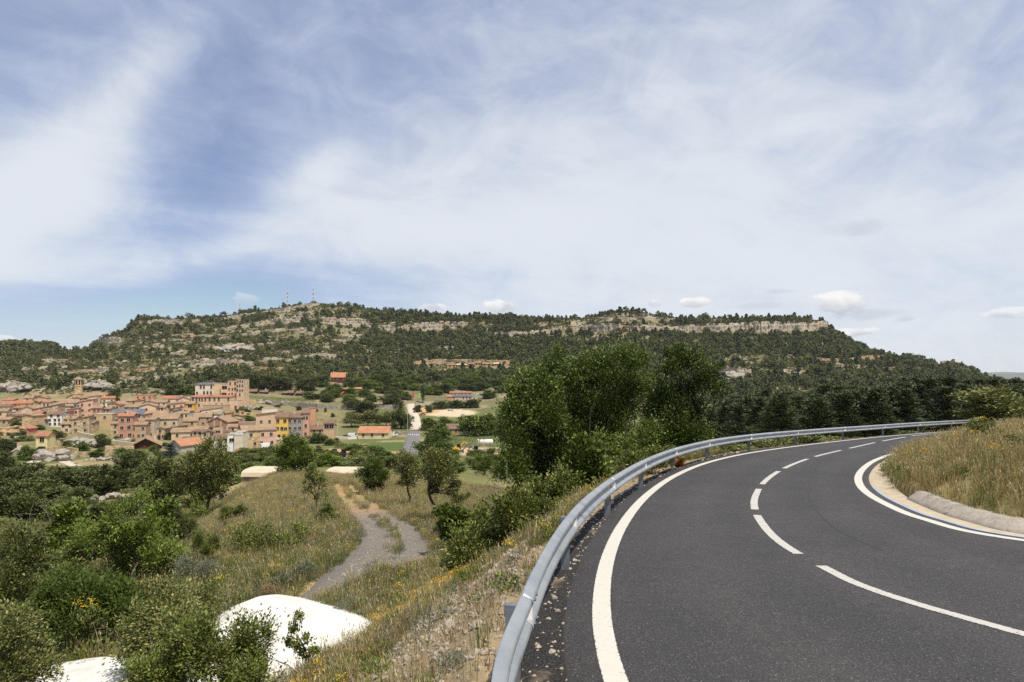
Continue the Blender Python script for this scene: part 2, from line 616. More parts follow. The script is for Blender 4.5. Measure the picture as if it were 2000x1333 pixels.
# ---- the farm track below the road (left and right edge in the photograph, on the land)
track_px = [(640, 1205, 1205), (690, 1172, 150), (745, 1125, 145), (770, 1080, 115), (772, 1050, 98), (755, 1030, 90), (722, 1005, 88), (700, 985, 82), (682, 965, 70), (668, 948, 55)]


def land_pt(px, py, dmin=6.0, dmax=900.0):
    """first point of the land (no road) that shows at a photograph pixel"""
    ds = np.exp(np.linspace(math.log(dmin), math.log(dmax), 1500))
    r = HOR - F * land(np.full(ds.shape, px), ds) / ds
    k = np.argmax(r <= py)
    if r[k] > py:
        k = len(ds) - 1
    d = ds[k]
    return np.array(((px - 1000) / F * d, d, float(land(np.array([px]), np.array([d]))[0])))


def relief(u, d):
    x = (u - 1000) / F * d
    a = np.interp(d, [3, 12, 40, 100, 200, 300, 420, 520, 700, 1000, 3000], [0.02, 0.10, 0.25, 0.5, 0.5, 0.35, 0.6, 1.6, 3.0, 3.2, 8])
    s = np.interp(d, [3, 12, 40, 100, 300, 700, 3000], [1.2, 2.2, 5, 10, 22, 40, 200])
    fade = 1 - 0.75 * sstep(920, 1000, d) * (1 - sstep(1050, 1400, d))
    # noise evaluated at fixed world scales, blended
    n = 0
    for sc, d0, d1 in ((1.6, 0, 30), (6.0, 8, 120), (18.0, 60, 600), (48.0, 350, 1e5)):
        w = sstep(d0 * 0.6, d0 + 1, d) * (1 - sstep(d1, d1 * 1.8, d)) if d0 else (1 - sstep(d1, d1 * 1.8, d))
        n = n + w * fbm(x / sc, d / sc, 4)
    return a * n * fade


def land(u, d):
    return base_z(u, d) + relief(np.asarray(u, float), np.asarray(d, float))


TRK = np.array([land_pt(p[0], p[1], 8) for p in track_px])
TRK2 = spline(TRK[:, :2], 120, 1)


def bank0(y):
    """distance from the asphalt at which the grassy bank starts"""
    return np.interp(y, [13.5, 17.5, 26], [0.86, 0.62, 0.4])


def ground(x, y, under=True):
    """final land surface with the road's embankment, bank and the track bed"""
    x, y = np.asarray(x, float), np.maximum(np.asarray(y, float), 0.3)
    u = 1000 + F * x / y
    z = land(u, y)
    sh = z.shape
    near = (y < 130)
    if near.any():
        xs, ys, zs = x[near], y[near], z[near].copy()
        ins = inside(POLY[::4], xs, ys)
        so_ = dist_to(ROADL[::5], xs, ys)
        si_ = dist_to(ROADR[::5], xs, ys)
        rz_ = road_z(xs, ys)
        n1 = fbm(xs / 0.9, ys / 0.9, 3)
        emb = rz_ - 0.05 - 0.66 * np.maximum(0, so_ - 0.85) + 0.06 * n1 * sstep(0.8, 2, so_)
        emb = emb - 0.03 * np.minimum(so_, 1)
        left = ~ins & (so_ < si_)
        right = ~ins & ~left
        k = 0.35
        zl = np.maximum(zs, emb) + k * np.exp(-np.abs(zs - emb) / k) * 0.35
        b0 = bank0(ys)
        bank = rz_ + 0.16 + 1.75 * (1 - np.exp(-np.maximum(0, si_ - b0) / 4.4)) + 0.08 * n1 * sstep(1.5, 3, si_)
        bank = np.where(si_ < b0, rz_ - 0.2, bank)
        zs = np.where(left, zl, np.where(right, bank, rz_ - 0.14))
        fadeb = sstep(95, 128, ys)
        zs = zs * (1 - fadeb) + z[near] * fadeb
        if under:
            td = dist_to(TRK2[::2], xs, ys)
            zs = zs - 0.10 * (1 - sstep(1.0, 2.0, td)) * left
        z = z.copy()
        z[near] = zs
    return z


def gz(x, y):
    return float(ground(np.array([x]), np.array([y]))[0])


def pt(px, d):
    """point of the ground in the direction of photograph column px at depth d"""
    x = (px - 1000) / F * d
    return Vector((x, d, gz(x, d)))


def hit(px, py, dmin=6.0, dmax=1000.0):
    p = land_pt(px, py, dmin, dmax)
    return Vector((p[0], p[1], gz(p[0], p[1])))


# ---- cliffs and ledges of the mountain: (name, [(px, top row, bottom row)], roughness)
LEDGES = [
    ('c', [(260, 628, 636), (301, 625, 633), (371, 625, 633), (389, 623, 629), (434, 621, 627), (465, 614, 623), (500, 611, 617), (546, 603, 609), (567, 598, 607), (600, 594, 602), (624, 592, 598)]),
    ('c', [(190, 663, 671), (205, 659, 675), (228, 659, 674), (246, 662, 670)]),
    ('c', [(399, 644, 648), (440, 640, 646), (490, 632, 639), (525, 624, 633), (550, 619, 632), (567, 618, 632), (595, 619, 629), (623, 620, 632), (660, 621, 635), (700, 623, 637), (714, 624, 635), (731, 635, 640), (773, 638, 647), (808, 632, 648), (850, 630, 645), (885, 628, 643), (914, 630, 642)]),
    ('c', [(574, 610, 618), (590, 608, 618), (607, 608, 616)]),
    ('c', [(364, 662, 666), (420, 660, 666), (455, 654, 661), (490, 649, 656), (525, 644, 650), (560, 640, 645)]),
    ('c', [(300, 663, 668), (335, 662, 668), (366, 663, 667)]),
    ('c', [(428, 676, 690), (445, 670, 690), (470, 671, 689), (492, 677, 688)]),
    ('c', [(306, 692, 698), (350, 688, 694), (404, 683, 689)]),
    ('c', [(352, 706, 714), (385, 702, 714), (430, 700, 714), (470, 702, 716), (502, 708, 716)]),
    ('c', [(452, 692, 697), (510, 696, 702), (578, 704, 709)]),
    ('c', [(0, 688, 693), (70, 690, 695)]),
    ('c', [(56, 704, 710), (100, 702, 708), (136, 702, 706)]),
    ('c', [(246, 646, 650), (308, 648, 652)]),
    ('c', [(566, 644, 650), (607, 644, 650)]),
    ('c', [(942, 647, 653), (990, 648, 659), (1018, 648, 661), (1046, 645, 656), (1095, 641, 648), (1130, 638, 646), (1160, 632, 649), (1185, 630, 651), (1205, 632, 650), (1217, 633, 644), (1252, 635, 647), (1287, 638, 646),
           (1328, 637, 646), (1370, 634, 649), (1422, 632, 648), (1457, 631, 648), (1492, 629, 651), (1527, 629, 650), (1552, 628, 648), (1580, 629, 645), (1608, 628, 643), (1617, 631, 642)]),
    ('c', [(1160, 621, 626), (1205, 620, 625), (1250, 621, 626)]),
    ('c', [(1246, 619, 626), (1270, 618, 627), (1318, 624, 628)]),
    ('o', [(1558, 699, 703), (1610, 700, 706), (1650, 701, 707), (1690, 696, 704), (1730, 693, 702)]),
    ('c', [(1402, 720, 736), (1420, 716, 738), (1445, 717, 741), (1470, 722, 738)]),
    ('o', [(1836, 706, 713), (1856, 706, 714), (1880, 711, 715)]),
    ('c', [(1520, 722, 728), (1556, 721, 728)]),
    ('c', [(150, 722, 728), (190, 720, 727), (215, 723, 727)]),
    ('c', [(20, 724, 731), (60, 727, 735), (110, 737, 742)]),
    ('c', [(0, 742, 752), (30, 744, 756), (70, 752, 758)]),
    ('c', [(170, 742, 756), (195, 742, 760), (216, 748, 760)]),
    ('o', [(228, 728, 734), (275, 720, 726), (330, 716, 722)]),
    ('c', [(232, 742, 748), (290, 736, 741), (345, 730, 735)]),
    ('o', [(480, 716, 722), (540, 718, 726), (590, 721, 728)]),
    ('c', [(620, 690, 696), (680, 694, 698)]),
    ('c', [(640, 662, 666), (700, 664, 669), (745, 668, 672)]),
    ('c', [(700, 682, 686), (790, 690, 694)]),
    ('c', [(830, 672, 676), (900, 678, 682)]),
    ('o', [(800, 706, 712), (860, 702, 708), (930, 703, 708), (1010, 704, 709)]),
    ('o', [(880, 694, 698), (950, 695, 699), (1010, 697, 700)]),
    ('c', [(1060, 668, 671), (1120, 670, 674)]),
    ('c', [(1280, 664, 667), (1330, 668, 671)]),
    ('o', [(1700, 718, 724), (1745, 716, 726), (1770, 722, 728)]),
    ('c', [(1600, 716, 719), (1690, 712, 716)]),
]
_lr = random.Random(9)
for _k in range(34):
    _u, _w = _lr.uniform(-30, 600), _lr.uniform(28, 95)
    _r = _lr.uniform(650, 752) if _u < 430 else _lr.uniform(640, 712)
    if _r < np.interp(_u + _w / 2, SKYL[:, 0], SKYL[:, 1]) + 12:
        continue
    _sl = _lr.uniform(-.10, .04)
    LEDGES.append(('c' if _lr.random() < .75 else 'o', [(_u, _r, _r + _lr.uniform(2, 4)), (_u + _w * .5, _r + _sl * _w * .5, _r + _sl * _w * .5 + _lr.uniform(3, 7)), (_u + _w, _r + _sl * _w, _r + _sl * _w + _lr.uniform(2, 4))]))
for _k in range(16):
    _u, _w = _lr.uniform(640, 1800), _lr.uniform(25, 70)
    _r = _lr.uniform(max(650, np.interp(_u, SKYL[:, 0], SKYL[:, 1]) + 22), 725)
    LEDGES.append(('c' if _lr.random() < .6 else 'o', [(_u, _r, _r + 2), (_u + _w * .5, _r + 1, _r + _lr.uniform(3, 6)), (_u + _w, _r + 1, _r + 3)]))


def ledge_profile(L):
    u = np.arange(L[0][0], L[-1][0] + 0.01, 1.3)
    P = np.array(L, float)
    top, bot = np.interp(u, P[:, 0], P[:, 1]), np.interp(u, P[:, 0], P[:, 2])
    wob = fbm(u / 22.0, u * 0 + L[0][1], 3)
    top, bot = top + wob * 1.6, bot + fbm(u / 15.0, u * 0 + 3.3 + L[0][1], 3) * 1.8
    e = np.minimum(sstep(0, 7, u - u[0]), sstep(0, 7, u[-1] - u))
    bot = top + np.maximum(bot - top, 0.5) * (0.15 + 0.85 * e)
    ds = np.exp(np.linspace(math.log(400), math.log(1040), 260))
    UU, DD = np.meshgrid(u, ds, indexing='ij')
    ZZ = land(UU, DD)
    RR = HOR - F * ZZ / DD
    ok = RR <= bot[:, None]
    db = np.where(ok.any(1), ds[np.argmax(ok, 1)], ds[-20])
    ker = np.ones(9) / 9
    if len(db) > 12:
        db = np.convolve(np.pad(db, 4, mode='edge'), ker, 'valid')
    zt = (HOR - top) * db / F
    ok = (DD > db[:, None]) & (ZZ >= zt[:, None])
    dcap = np.minimum(np.where(ok.any(1), ds[np.argmax(ok, 1)], db + 25), db + 45)
    return u, top, bot, db, zt, dcap


LP = [(k, ledge_profile(L)) for k, L in LEDGES]


def surface(u, d):
    """land incl. the steps of the ledges (for planting)"""
    z = land(u, d)
    for k, (lu, top, bot, db, zt, dcap) in LP:
        s = (u >= lu[0]) & (u <= lu[-1])
        if not s.any():
            continue
        b_, t_, c_ = (np.interp(u[s], lu, a) for a in (db, zt, dcap))
        zz = z[s]
        m_ = (d[s] > b_ + 1.0) & (d[s] < c_ + 1)
        zz[m_] = np.maximum(zz[m_], t_[m_])
        z[s] = zz
    return z


# ------------------------------------------------------------------ terrain mesh
def build_terrain():
    ug = np.arange(-900, 2901, 8.0)
    dg = np.exp(np.concatenate([np.linspace(math.log(2.6), math.log(400), 215), np.linspace(math.log(400), math.log(1060), 120)[1:],
                                np.linspace(math.log(1060), math.log(13500), 30)[1:]]))
    U, D = np.meshgrid(ug, dg)
    X, Y = (U - 1000) / F * D, D
    Z = ground(X.ravel(), Y.ravel()).reshape(X.shape)
    V = np.stack([X, Y, Z], -1).reshape(-1, 3)
    nu, nd = len(ug), len(dg)
    i = np.arange(nd - 1)[:, None] * nu + np.arange(nu - 1)[None, :]
    i = i.ravel()
    Q = np.stack([i, i + 1, i + nu + 1, i + nu], 1)
    # ---- what the ground is made of: colour of the soil and ground cover, by place
    x, y, u = X.ravel(), Y.ravel(), U.ravel()
    row = HOR - F * Z.ravel() / y
    n1, n2, n3 = fbm(x / 3.1, y / 3.1, 4), fbm(x / 14.0 + 9, y / 14.0, 4), fbm(x / 60.0 + 4, y / 60.0 + 8, 4)
    straw, olive, rust = np.array((0.36, 0.275, 0.13)), np.array((0.17, 0.165, 0.065)), np.array((0.39, 0.255, 0.12))
    grey, earth, scrub = np.array((0.33, 0.285, 0.22)), np.array((0.36, 0.27, 0.16)), np.array((0.15, 0.138, 0.07))

    def mixc(a, b, t):
        t = np.clip(t, 0, 1)[:, None]
        return a * (1 - t) + b * t
    c = mixc(np.tile(olive, (len(x), 1)), straw, sstep(-0.25, 0.35, n2 + 0.5 * n1))
    # knoll and upper track: dry and rusty
    knoll = sstep(380, 520, u) * (1 - sstep(740, 860, u)) * sstep(26, 36, y) * (1 - sstep(66, 80, y))
    c = mixc(c, straw * 1.05, 0.6 * knoll)
    c = mixc(c, rust, knoll * sstep(620, 660, u) * (1 - sstep(740, 800, u)) * sstep(-0.35, 0.2, n1 + n2))
    c = mixc(c, rust, sstep(330, 370, u) * (1 - sstep(430, 470, u)) * sstep(52, 60, y) * (1 - sstep(76, 90, y)) * sstep(-0.2, 0.2, n1))
    # embankment below the road: pale gravelly soil
    so_ = np.full(x.shape, 99.0)
    nr = y < 60
    so_[nr] = dist_to(ROADL[::5], x[nr], y[nr])
    emb = (1 - sstep(1.8, 3.6, so_ + 0.8 * n1)) * (y < 60)
    c = mixc(c, np.array((0.36, 0.275, 0.175)), emb * 0.85)
    c = mixc(c, rust, emb * sstep(0.15, 0.45, n2) * 0.7)
    # valley floor
    val = sstep(85, 130, y) * (1 - sstep(500, 560, y))
    c = mixc(c, mixc(np.tile(np.array((0.105, 0.125, 0.042)), (len(x), 1)), earth, 0.8 * sstep(0.05, 0.5, n2 + 0.4 * n3)), val * 0.9)
    c = mixc(c, olive * 0.9, sstep(270, 330, y) * (1 - sstep(500, 540, y)) * (1 - sstep(640, 720, u)) * sstep(-.1, .3, n2))
    vill = 0.45 * sstep(270, 330, y) * (1 - sstep(500, 540, y)) * (1 - sstep(640, 720, u))
    c = mixc(c, earth, vill * 0.75)
    # mountain
    mt = sstep(480, 560, y)
    mc = mixc(np.tile(scrub, (len(x), 1)), grey, sstep(-0.1, 0.45, n2 + 0.5 * n3) * 0.6)
    mc = mixc(mc, earth, sstep(0.2, 0.6, n3 + 0.6 * n1) * 0.7)
    lowl = (1 - sstep(420, 620, u)) * sstep(690, 720, row)
    mc = mixc(mc, grey, lowl * 0.5 * sstep(-0.2, 0.3, n1 + n2))
    c = mixc(c, mc, mt)
    # sandy yards and works in the valley
    for (u0, r0, w, h, col_) in ((880, 807, 52, 8, (0.52, 0.42, 0.29)), (835, 803, 26, 7, (0.46, 0.32, 0.16)), (935, 882, 70, 9, (0.44, 0.33, 0.2)), (660, 885, 38, 9, (0.45, 0.30, 0.15)), (760, 888, 30, 6, (0.42, 0.29, 0.15)),
                                 (500, 885, 40, 12, (0.16, 0.17, 0.055)), (770, 872, 55, 9, (0.085, 0.12, 0.035)), (590, 878, 40, 8, (0.16, 0.16, 0.06))):
        e = ((u - u0) / w) ** 2 + ((row - r0) / h) ** 2
        c = mixc(c, np.array(col_), (1 - sstep(0.7, 1.15, e + 0.3 * n1)) * (y > 120) * (y < 620))
    me = mesh_np('terrain', V, Q, [MATS['terrain']], smooth=True)
    at = me.attributes.new('soil', 'FLOAT_COLOR', 'POINT')
    at.data.foreach_set('color', np.concatenate([c, np.ones((len(c), 1))], 1).astype(np.float32).ravel())
    return tag(link('terrain', me), kind='structure')


m, b = newmat('terrain')
at = b.node('ShaderNodeAttribute', out=None, attribute_name='soil')
p_ = geo_pos(b)
v1 = b.noise(p_, 0.35, 8, 0.65)
v2 = b.noise(p_, 9.0, 6, 0.7)
v3 = b.noise(p_, 60.0, 3, 0.7)
k_ = b.m('ADD', b.m('MULTIPLY', v1, 0.9), b.m('ADD', b.m('MULTIPLY', v2, 0.7), b.m('MULTIPLY', v3, 0.5)))
col = b.mix(1.0, at.outputs['Color'], b.ramp(b.m('MULTIPLY', k_, 0.5), [(0.30, (0.52, 0.52, 0.52)), (0.52, (0.95, 0.95, 0.93)), (0.75, (1.5, 1.46, 1.38))]), 'MULTIPLY')
finish(b, col, 0.95, 0.1, 0, bump(b, b.m('ADD', v2, b.m('MULTIPLY', v3, 0.5)), 0.7, 0.08))
build_terrain()

# distant ranges beyond the end of the mountain
mottled('far_hill', [(0.3, (0.05, 0.06, 0.04)), (0.7, (0.12, 0.11, 0.08))], 0.002, world=True)
for nm, d0, rows, u0, u1 in (('distant_hills', 9000, (729, 5), 1750, 2700), ('distant_hills', 12500, (726, 4), 1600, 2800)):
    us = np.linspace(u0, u1, 140)
    top = rows[0] + rows[1] * fbm(us / 120.0, us * 0 + d0, 4) + 6 * (1 - sstep(u0, u0 + 220, us))
    V, Q = [], []
    prof = ((-1400, -220), (-500, None), (0, None), (900, -200))
    for j, (dd, zz) in enumerate(prof):
        for i, uu in enumerate(us):
            d = d0 + dd
            zt = (HOR - top[i]) * d0 / F
            z = zz if zz is not None else (zt if j == 2 else zt * 0.55 - 60)
            V.append(((uu - 1000) / F * d, d, z))
    n = len(us)
    for j in range(len(prof) - 1):
        for i in range(n - 1):
            Q.append((j * n + i, j * n + i + 1, (j + 1) * n + i + 1, (j + 1) * n + i))
    tag(link(nm, mesh_np(nm, V, np.array(Q), [MATS['far_hill']], smooth=True)), kind='structure')


# ------------------------------------------------------------------ cliffs
m, b = newmat('cliff_rock')
p_ = geo_pos(b)
mp = b.node('ShaderNodeMapping', {'Vector': p_, 'Scale': (1.0, 1.0, 0.5)})
n1 = b.noise(mp, 0.28, 8, 0.7)
n2 = b.noise(p_, 0.06, 4, 0.6)
c = b.ramp(n1, [(0.3, (0.12, 0.10, 0.078)), (0.45, (0.34, 0.29, 0.225)), (0.62, (0.46, 0.395, 0.30)), (0.8, (0.55, 0.45, 0.32))])
c = b.mix(b.ramp01(n2, 0.56, 0.72), c, (0.42, 0.27, 0.14))
finish(b, c, 0.95, 0.1, 0, bump(b, n1, 1.0, 1.2))
m, b = newmat('ochre_rock')
p_ = geo_pos(b)
n1 = b.noise(p_, 0.3, 8, 0.7)
c = b.ramp(n1, [(0.3, (0.16, 0.11, 0.06)), (0.5, (0.40, 0.27, 0.145)), (0.68, (0.36, 0.30, 0.22)), (0.85, (0.5, 0.36, 0.2))])
finish(b, c, 0.95, 0.1, 0, bump(b, n1, 1.0, 1.0))


def build_ledge(kind, prof, seed):
    u, top, bot, db, zt, dcap = prof
    n = len(u)
    zb = np.array([float(land(np.array([uu]), np.array([d]))[0]) for uu, d in zip(u, db)])
    hts = np.maximum(zt - zb, 0.4)
    levels = np.array([-0.35, 0.0, 0.18, 0.36, 0.54, 0.72, 0.88, 1.0])
    # vertical jointing: blocky steps along the face plus noise up the face
    cell = np.cumsum(np.random.default_rng(seed).choice([2, 3, 4, 6, 9], n))
    cell = cell[cell < n]
    step = np.zeros(n)
    a = 0
    r = np.random.default_rng(seed + 1)
    for k in list(cell) + [n]:
        step[a:k] = r.uniform(-1, 1)
        a = k
    V = []
    for li, lv in enumerate(levels):
        jit = 0.28 * step + 0.55 * fbm(u / 3.0, np.full(n, lv * 4.5 + seed), 3) + 0.22 * math.sin(li * 2.4 + seed)
        amp = np.clip(hts * 0.34, 0.5, 3.6)
        off = jit * amp * (0.4 if lv >= 1.0 else 1.0)
        lean = lv * 0.10 * hts - (0.18 * hts * max(0, -lv) * 2 if lv < 0 else 0)
        d = db + off + lean
        z = zb + lv * hts + (0.12 * hts * fbm(u / 2.2, np.full(n, lv * 5 + 3 + seed), 2) if 0 < lv < 1 else 0)
        z = z + (np.where(lv >= 1.0, 0.22 * hts * np.minimum(0.4, fbm(u / 5.0, np.full(n, seed * 1.0), 3)), 0))
        V.append(np.stack([(u - 1000) / F * d, d, z], 1))
    topd = db + 0.1 * hts
    zr = V[-1][:, 2]
    for t in (0.5, 1.0):
        d = topd + (np.maximum(dcap - topd, 3) + 6) * t
        zz = zr + 0.25 * fbm(u / 4.0, d / 6.0, 2) - (0.8 if t == 1.0 else 0)
        V.append(np.stack([(u - 1000) / F * d, d, zz], 1))
    L = len(V)
    V = np.concatenate(V)
    i = (np.arange(L - 1)[:, None] * n + np.arange(n - 1)[None, :])
    Q = np.stack([i, i + 1, i + n + 1, i + n], -1)
    mi = np.zeros(Q.shape[:2], int)
    mi[len(levels) - 1:] = 1
    mat = MATS['cliff_rock'] if kind == 'c' else MATS['ochre_rock']
    return mesh_np('rock_ledge', V, Q.reshape(-1, 4), [mat, MATS['ledge_top']], mi.ravel())


mottled('ledge_top', [(0.3, (0.07, 0.07, 0.035)), (0.55, (0.16, 0.14, 0.08)), (0.75, (0.30, 0.25, 0.18))], 0.25, world=True, bumpd=0.3, bscale=1.2)
for i, (k, pr) in enumerate(LP):
    h_ = float(np.max(pr[2] - pr[1]))
    o = link('cliff' if h_ > 9 else 'rock_ledge', build_ledge(k, pr, 40 + 3 * i))
    tag(o, kind='structure')

# ------------------------------------------------------------------ road, markings, gutter
m, b = newmat('asphalt')
p_ = geo_pos(b)
g1 = b.noise(p_, 62.0, 3, 0.8)
g2 = b.noise(p_, 150.0, 2, 0.7)
g3 = b.noise(p_, 0.55, 5, 0.6)
g4 = b.noise(p_, 6.0, 5, 0.65)
vor = b.node('ShaderNodeTexVoronoi', {'Vector': p_, 'Scale': 120.0}, out=1)
vsep = b.node('ShaderNodeSeparateColor', {0: vor})
c = b.ramp(b.m('ADD', b.m('MULTIPLY', g1, 0.6), b.m('MULTIPLY', g2, 0.4)), [(0.36, (0.004, 0.004, 0.004)), (0.5, (0.042, 0.0405, 0.0395)), (0.60, (0.080, 0.076, 0.073)), (0.72, (0.19, 0.18, 0.17))])
c = b.mix(b.m('GREATER_THAN', vsep, 0.985), c, (0.20, 0.19, 0.175))
c = b.mix(1.0, c, b.ramp(b.m('ADD', b.m('MULTIPLY', g3, 0.6), b.m('MULTIPLY', g4, 0.4)), [(0.3, (0.78, 0.80, 0.79)), (0.5, (1.0, 0.985, 0.98)), (0.7, (1.2, 1.17, 1.16))]), 'MULTIPLY')
at = b.node('ShaderNodeAttribute', out=None, attribute_name='across')
wv_ = b.m('ADD', at.outputs['Fac'], b.m('MULTIPLY', b.m('SUBTRACT', g3, 0.5), 0.06))
wt = b.m('MULTIPLY', b.m('ADD', b.m('COSINE', b.m('MULTIPLY', wv_, 25.13)), 1.0), 0.5)
c = b.mix(1.0, c, b.mix(b.m('MULTIPLY', wt, g4), (0.93, 0.93, 0.94), (1.22, 1.19, 1.15)), 'MULTIPLY')
finish(b, c, 0.82, 0.35, 0, bump(b, g1, 0.6, 0.006))


def paintmat(name, col, wear, edge=0.0):
    m, b = newmat(name)
    p_ = geo_pos(b)
    w1 = b.noise(p_, 36.0, 4, 0.7)
    w2 = b.noise(p_, 7.0, 5, 0.6)
    ed = b.node('ShaderNodeAttribute', out=None, attribute_name='edge').outputs['Fac']
    k = b.ramp01(b.m('SUBTRACT', b.m('ADD', b.m('MULTIPLY', w1, 0.7), b.m('MULTIPLY', w2, 0.3)), b.m('MULTIPLY', b.m('MULTIPLY', ed, ed), 0.13)), wear, wear - 0.05)
    c = b.mix(b.noise(p_, 18.0, 4, 0.6), tuple(x * 0.82 for x in col), col)
    finish(b, b.mix(k, c, (0.06, 0.06, 0.06)), 0.7, 0.3, 0, bump(b, w1, 0.3, 0.003))


paintmat('road_paint', (0.58, 0.555, 0.48), 0.385)
paintmat('dash_paint', (0.50, 0.48, 0.43), 0.425)
m, b = newmat('gutter_concrete')
p_ = geo_pos(b)
n1, n2 = b.noise(p_, 3.0, 7, 0.65), b.noise(p_, 40.0, 4, 0.7)
c = b.ramp(n1, [(0.3, (0.36, 0.29, 0.20)), (0.6, (0.46, 0.385, 0.28)), (0.8, (0.52, 0.45, 0.35))])
c = b.mix(b.m('MULTIPLY', b.ramp01(n2, 0.62, 0.75), 0.4), c, (0.22, 0.19, 0.15))
finish(b, c, 0.92, 0.15, 0, bump(b, n2, 0.5, 0.006))
m, b = newmat('kerb_concrete')
p_ = geo_pos(b)
n1, n2 = b.noise(p_, 5.0, 8, 0.7), b.noise(b.node('ShaderNodeMapping', {'Vector': p_, 'Scale': (1.6, 0.6, 0.5)}), 24.0, 5, 0.7)
c = b.ramp(b.m('ADD', b.m('MULTIPLY', n1, 0.5), b.m('MULTIPLY', n2, 0.5)), [(0.30, (0.14, 0.122, 0.098)), (0.5, (0.36, 0.315, 0.255)), (0.7, (0.47, 0.42, 0.35))])
finish(b, c, 0.95, 0.12, 0, bump(b, n2, 0.7, 0.006))
paintmat('blue_chalk', (0.30, 0.44, 0.62), 0.44)


def ribbon(name, rails, mat, zoff, parent=None, attr=None):
    """strip through plan curves with a height above the road plane for each"""
    V = []
    for C, dz in zip(rails, zoff):
        V.append(np.column_stack([C, road_z(C[:, 0], C[:, 1]) + dz]))
    n, L = len(rails[0]), len(rails)
    V = np.concatenate(V)
    i = (np.arange(L - 1)[:, None] * n + np.arange(n - 1)[None, :]).reshape(-1)
    Q = np.stack([i, i + n, i + n + 1, i + 1], 1)
    me = mesh_np(name, V, Q, [MATS[mat]], smooth=name != 'kerb_stone')
    if attr is not None:
        me.attributes.new(attr[0], 'FLOAT', 'POINT').data.foreach_set('value', np.repeat(np.array(attr[1], np.float32), n))
    return link(name, me, parent)


ED = ('edge', (1, 0, 0, 1))
ts = np.linspace(0, 1, 13)
grid = [ROADL * (1 - t) + ROADR * t for t in ts]
road = tag(ribbon('road', [offset(ROADL, -0.06)] + grid + [offset(ROADR, 0.03)], 'asphalt', [-0.09] + [0.0] * 13 + [-0.03], None, ('across', [0] + list(ts) + [1])), kind='structure')
el = ribbon('edge_line', [offset(OUTER, o_) for o_ in (-0.098, -0.075, 0.075, 0.098)], 'road_paint', [0.004] * 4, road, ED)
el2 = ribbon('edge_line', [offset(INNER, o_) for o_ in (-0.10, -0.08, 0.08, 0.10)], 'road_paint', [0.004] * 4, road, ED)


def nearest_i(C, p):
    return int(np.argmin(np.sum((C - np.array(p)) ** 2, 1)))


CLS = [offset(CENTRE, o_) for o_ in (-0.078, -0.055, 0.055, 0.078)]
for a, e in dash_px:
    i, j = sorted((nearest_i(CENTRE, on_road(*a)), nearest_i(CENTRE, on_road(*e))))
    if j - i < 2:
        continue
    ribbon('lane_dash', [q_[i:j + 1] for q_ in CLS], 'dash_paint', [0.004] * 4, road, ED)
ga = nearest_i(INNER, on_road(1745, 884)) + 12
GI = INNER[:ga]
kerb_i = nearest_i(INNER, on_road(1742, 971))
apex_i = nearest_i(INNER, on_road(1670, 942))
wid = 0.26 + np.interp(np.arange(ga), [kerb_i - 6, apex_i, ga - 1], [0.46, 0.56, 0.12])
gut = ribbon('gutter', [offset(GI, 0.255), offset(GI, 0.33), offset(GI, 0.33 + (wid - 0.26) * 0.5), offset(GI, 0.27 + (wid - 0.26) * 1.05)], 'gutter_concrete', [-0.02, 0.006, -0.045, -0.02])
tag(gut, kind='structure')
k0, k1 = nearest_i(INNER, on_road(1790, 1012)) - 10, nearest_i(INNER, on_road(1672, 948))
ribbon('chalk_line', [offset(GI[k0:k1], 0.262), offset(GI[k0:k1], 0.305)], 'blue_chalk', [0.002, 0.006], gut)
# sloping concrete kerb in cast lengths
ke = kerb_i
kerb = tag(empty('kerb'), kind='structure')
seg = 16
for a in range(0, ke, seg):
    e = min(a + seg, ke)
    if e - a < 4:
        continue
    C = INNER[a:e + 1].copy()
    C[-1] = C[-2] * 0.10 + C[-1] * 0.90
    rr = np.random.default_rng(a)
    dz = rr.uniform(-0.008, 0.008)
    wob = 0.012 * rr.standard_normal(len(C))
    curves = [offset(C, 0.70), offset(C, 0.73), offset(C, 0.79), offset(C, 0.95 + wob), offset(C, 1.03 + wob), offset(C, 1.14), offset(C, 1.75)]
    ribbon('kerb_stone', curves, 'kerb_concrete', [-0.12, 0.0 + dz, 0.04 + dz, 0.165 + dz, 0.175 + dz, 0.16, 0.15], kerb)

# tyre mark on the inner lane
m, b = newmat('tyre_mark')
p_ = geo_pos(b)
n1 = b.noise(p_, 90.0, 3, 0.75)
finish(b, b.ramp(n1, [(0.30, (0.013, 0.0122, 0.0115)), (0.5, (0.041, 0.039, 0.0365)), (0.70, (0.088, 0.083, 0.077))]), 0.82, 0.3)
MK = spline([on_road(*q) for q in ((1600, 905), (1583, 930), (1576, 955), (1582, 985), (1612, 1022), (1660, 1052), (1725, 1076))], 90, 1)
ribbon('tyre_mark', [offset(MK, -0.022), offset(MK, 0.022)], 'tyre_mark', [0.003, 0.003], road)

# dark asphalt crumbs along the outer edge of the road
m, b = newmat('asphalt_crumbs')
p_ = geo_pos(b)
n1 = b.noise(p_, 60.0, 4, 0.75)
n2 = b.noise(p_, 2.2, 4, 0.6)
c = b.ramp(n1, [(0.35, (0.010, 0.010, 0.010)), (0.55, (0.05, 0.047, 0.044)), (0.72, (0.2, 0.18, 0.16))])
c = b.mix(b.ramp01(n2, 0.55, 0.72), c, (0.26, 0.2, 0.13))
finish(b, c, 0.95, 0.15, 0, bump(b, n1, 1.0, 0.03))
I0 = ROADL[28:470]
wv = 0.36 + 0.10 * fbm(np.arange(len(I0)) / 9.0, np.zeros(len(I0)), 3)
tag(ribbon('road_verge', [offset(I0, 0.0), offset(I0, -0.10), offset(I0, -wv), offset(I0, -wv - 0.12)], 'asphalt_crumbs', [-0.035, -0.03, -0.038, -0.14]), kind='structure')

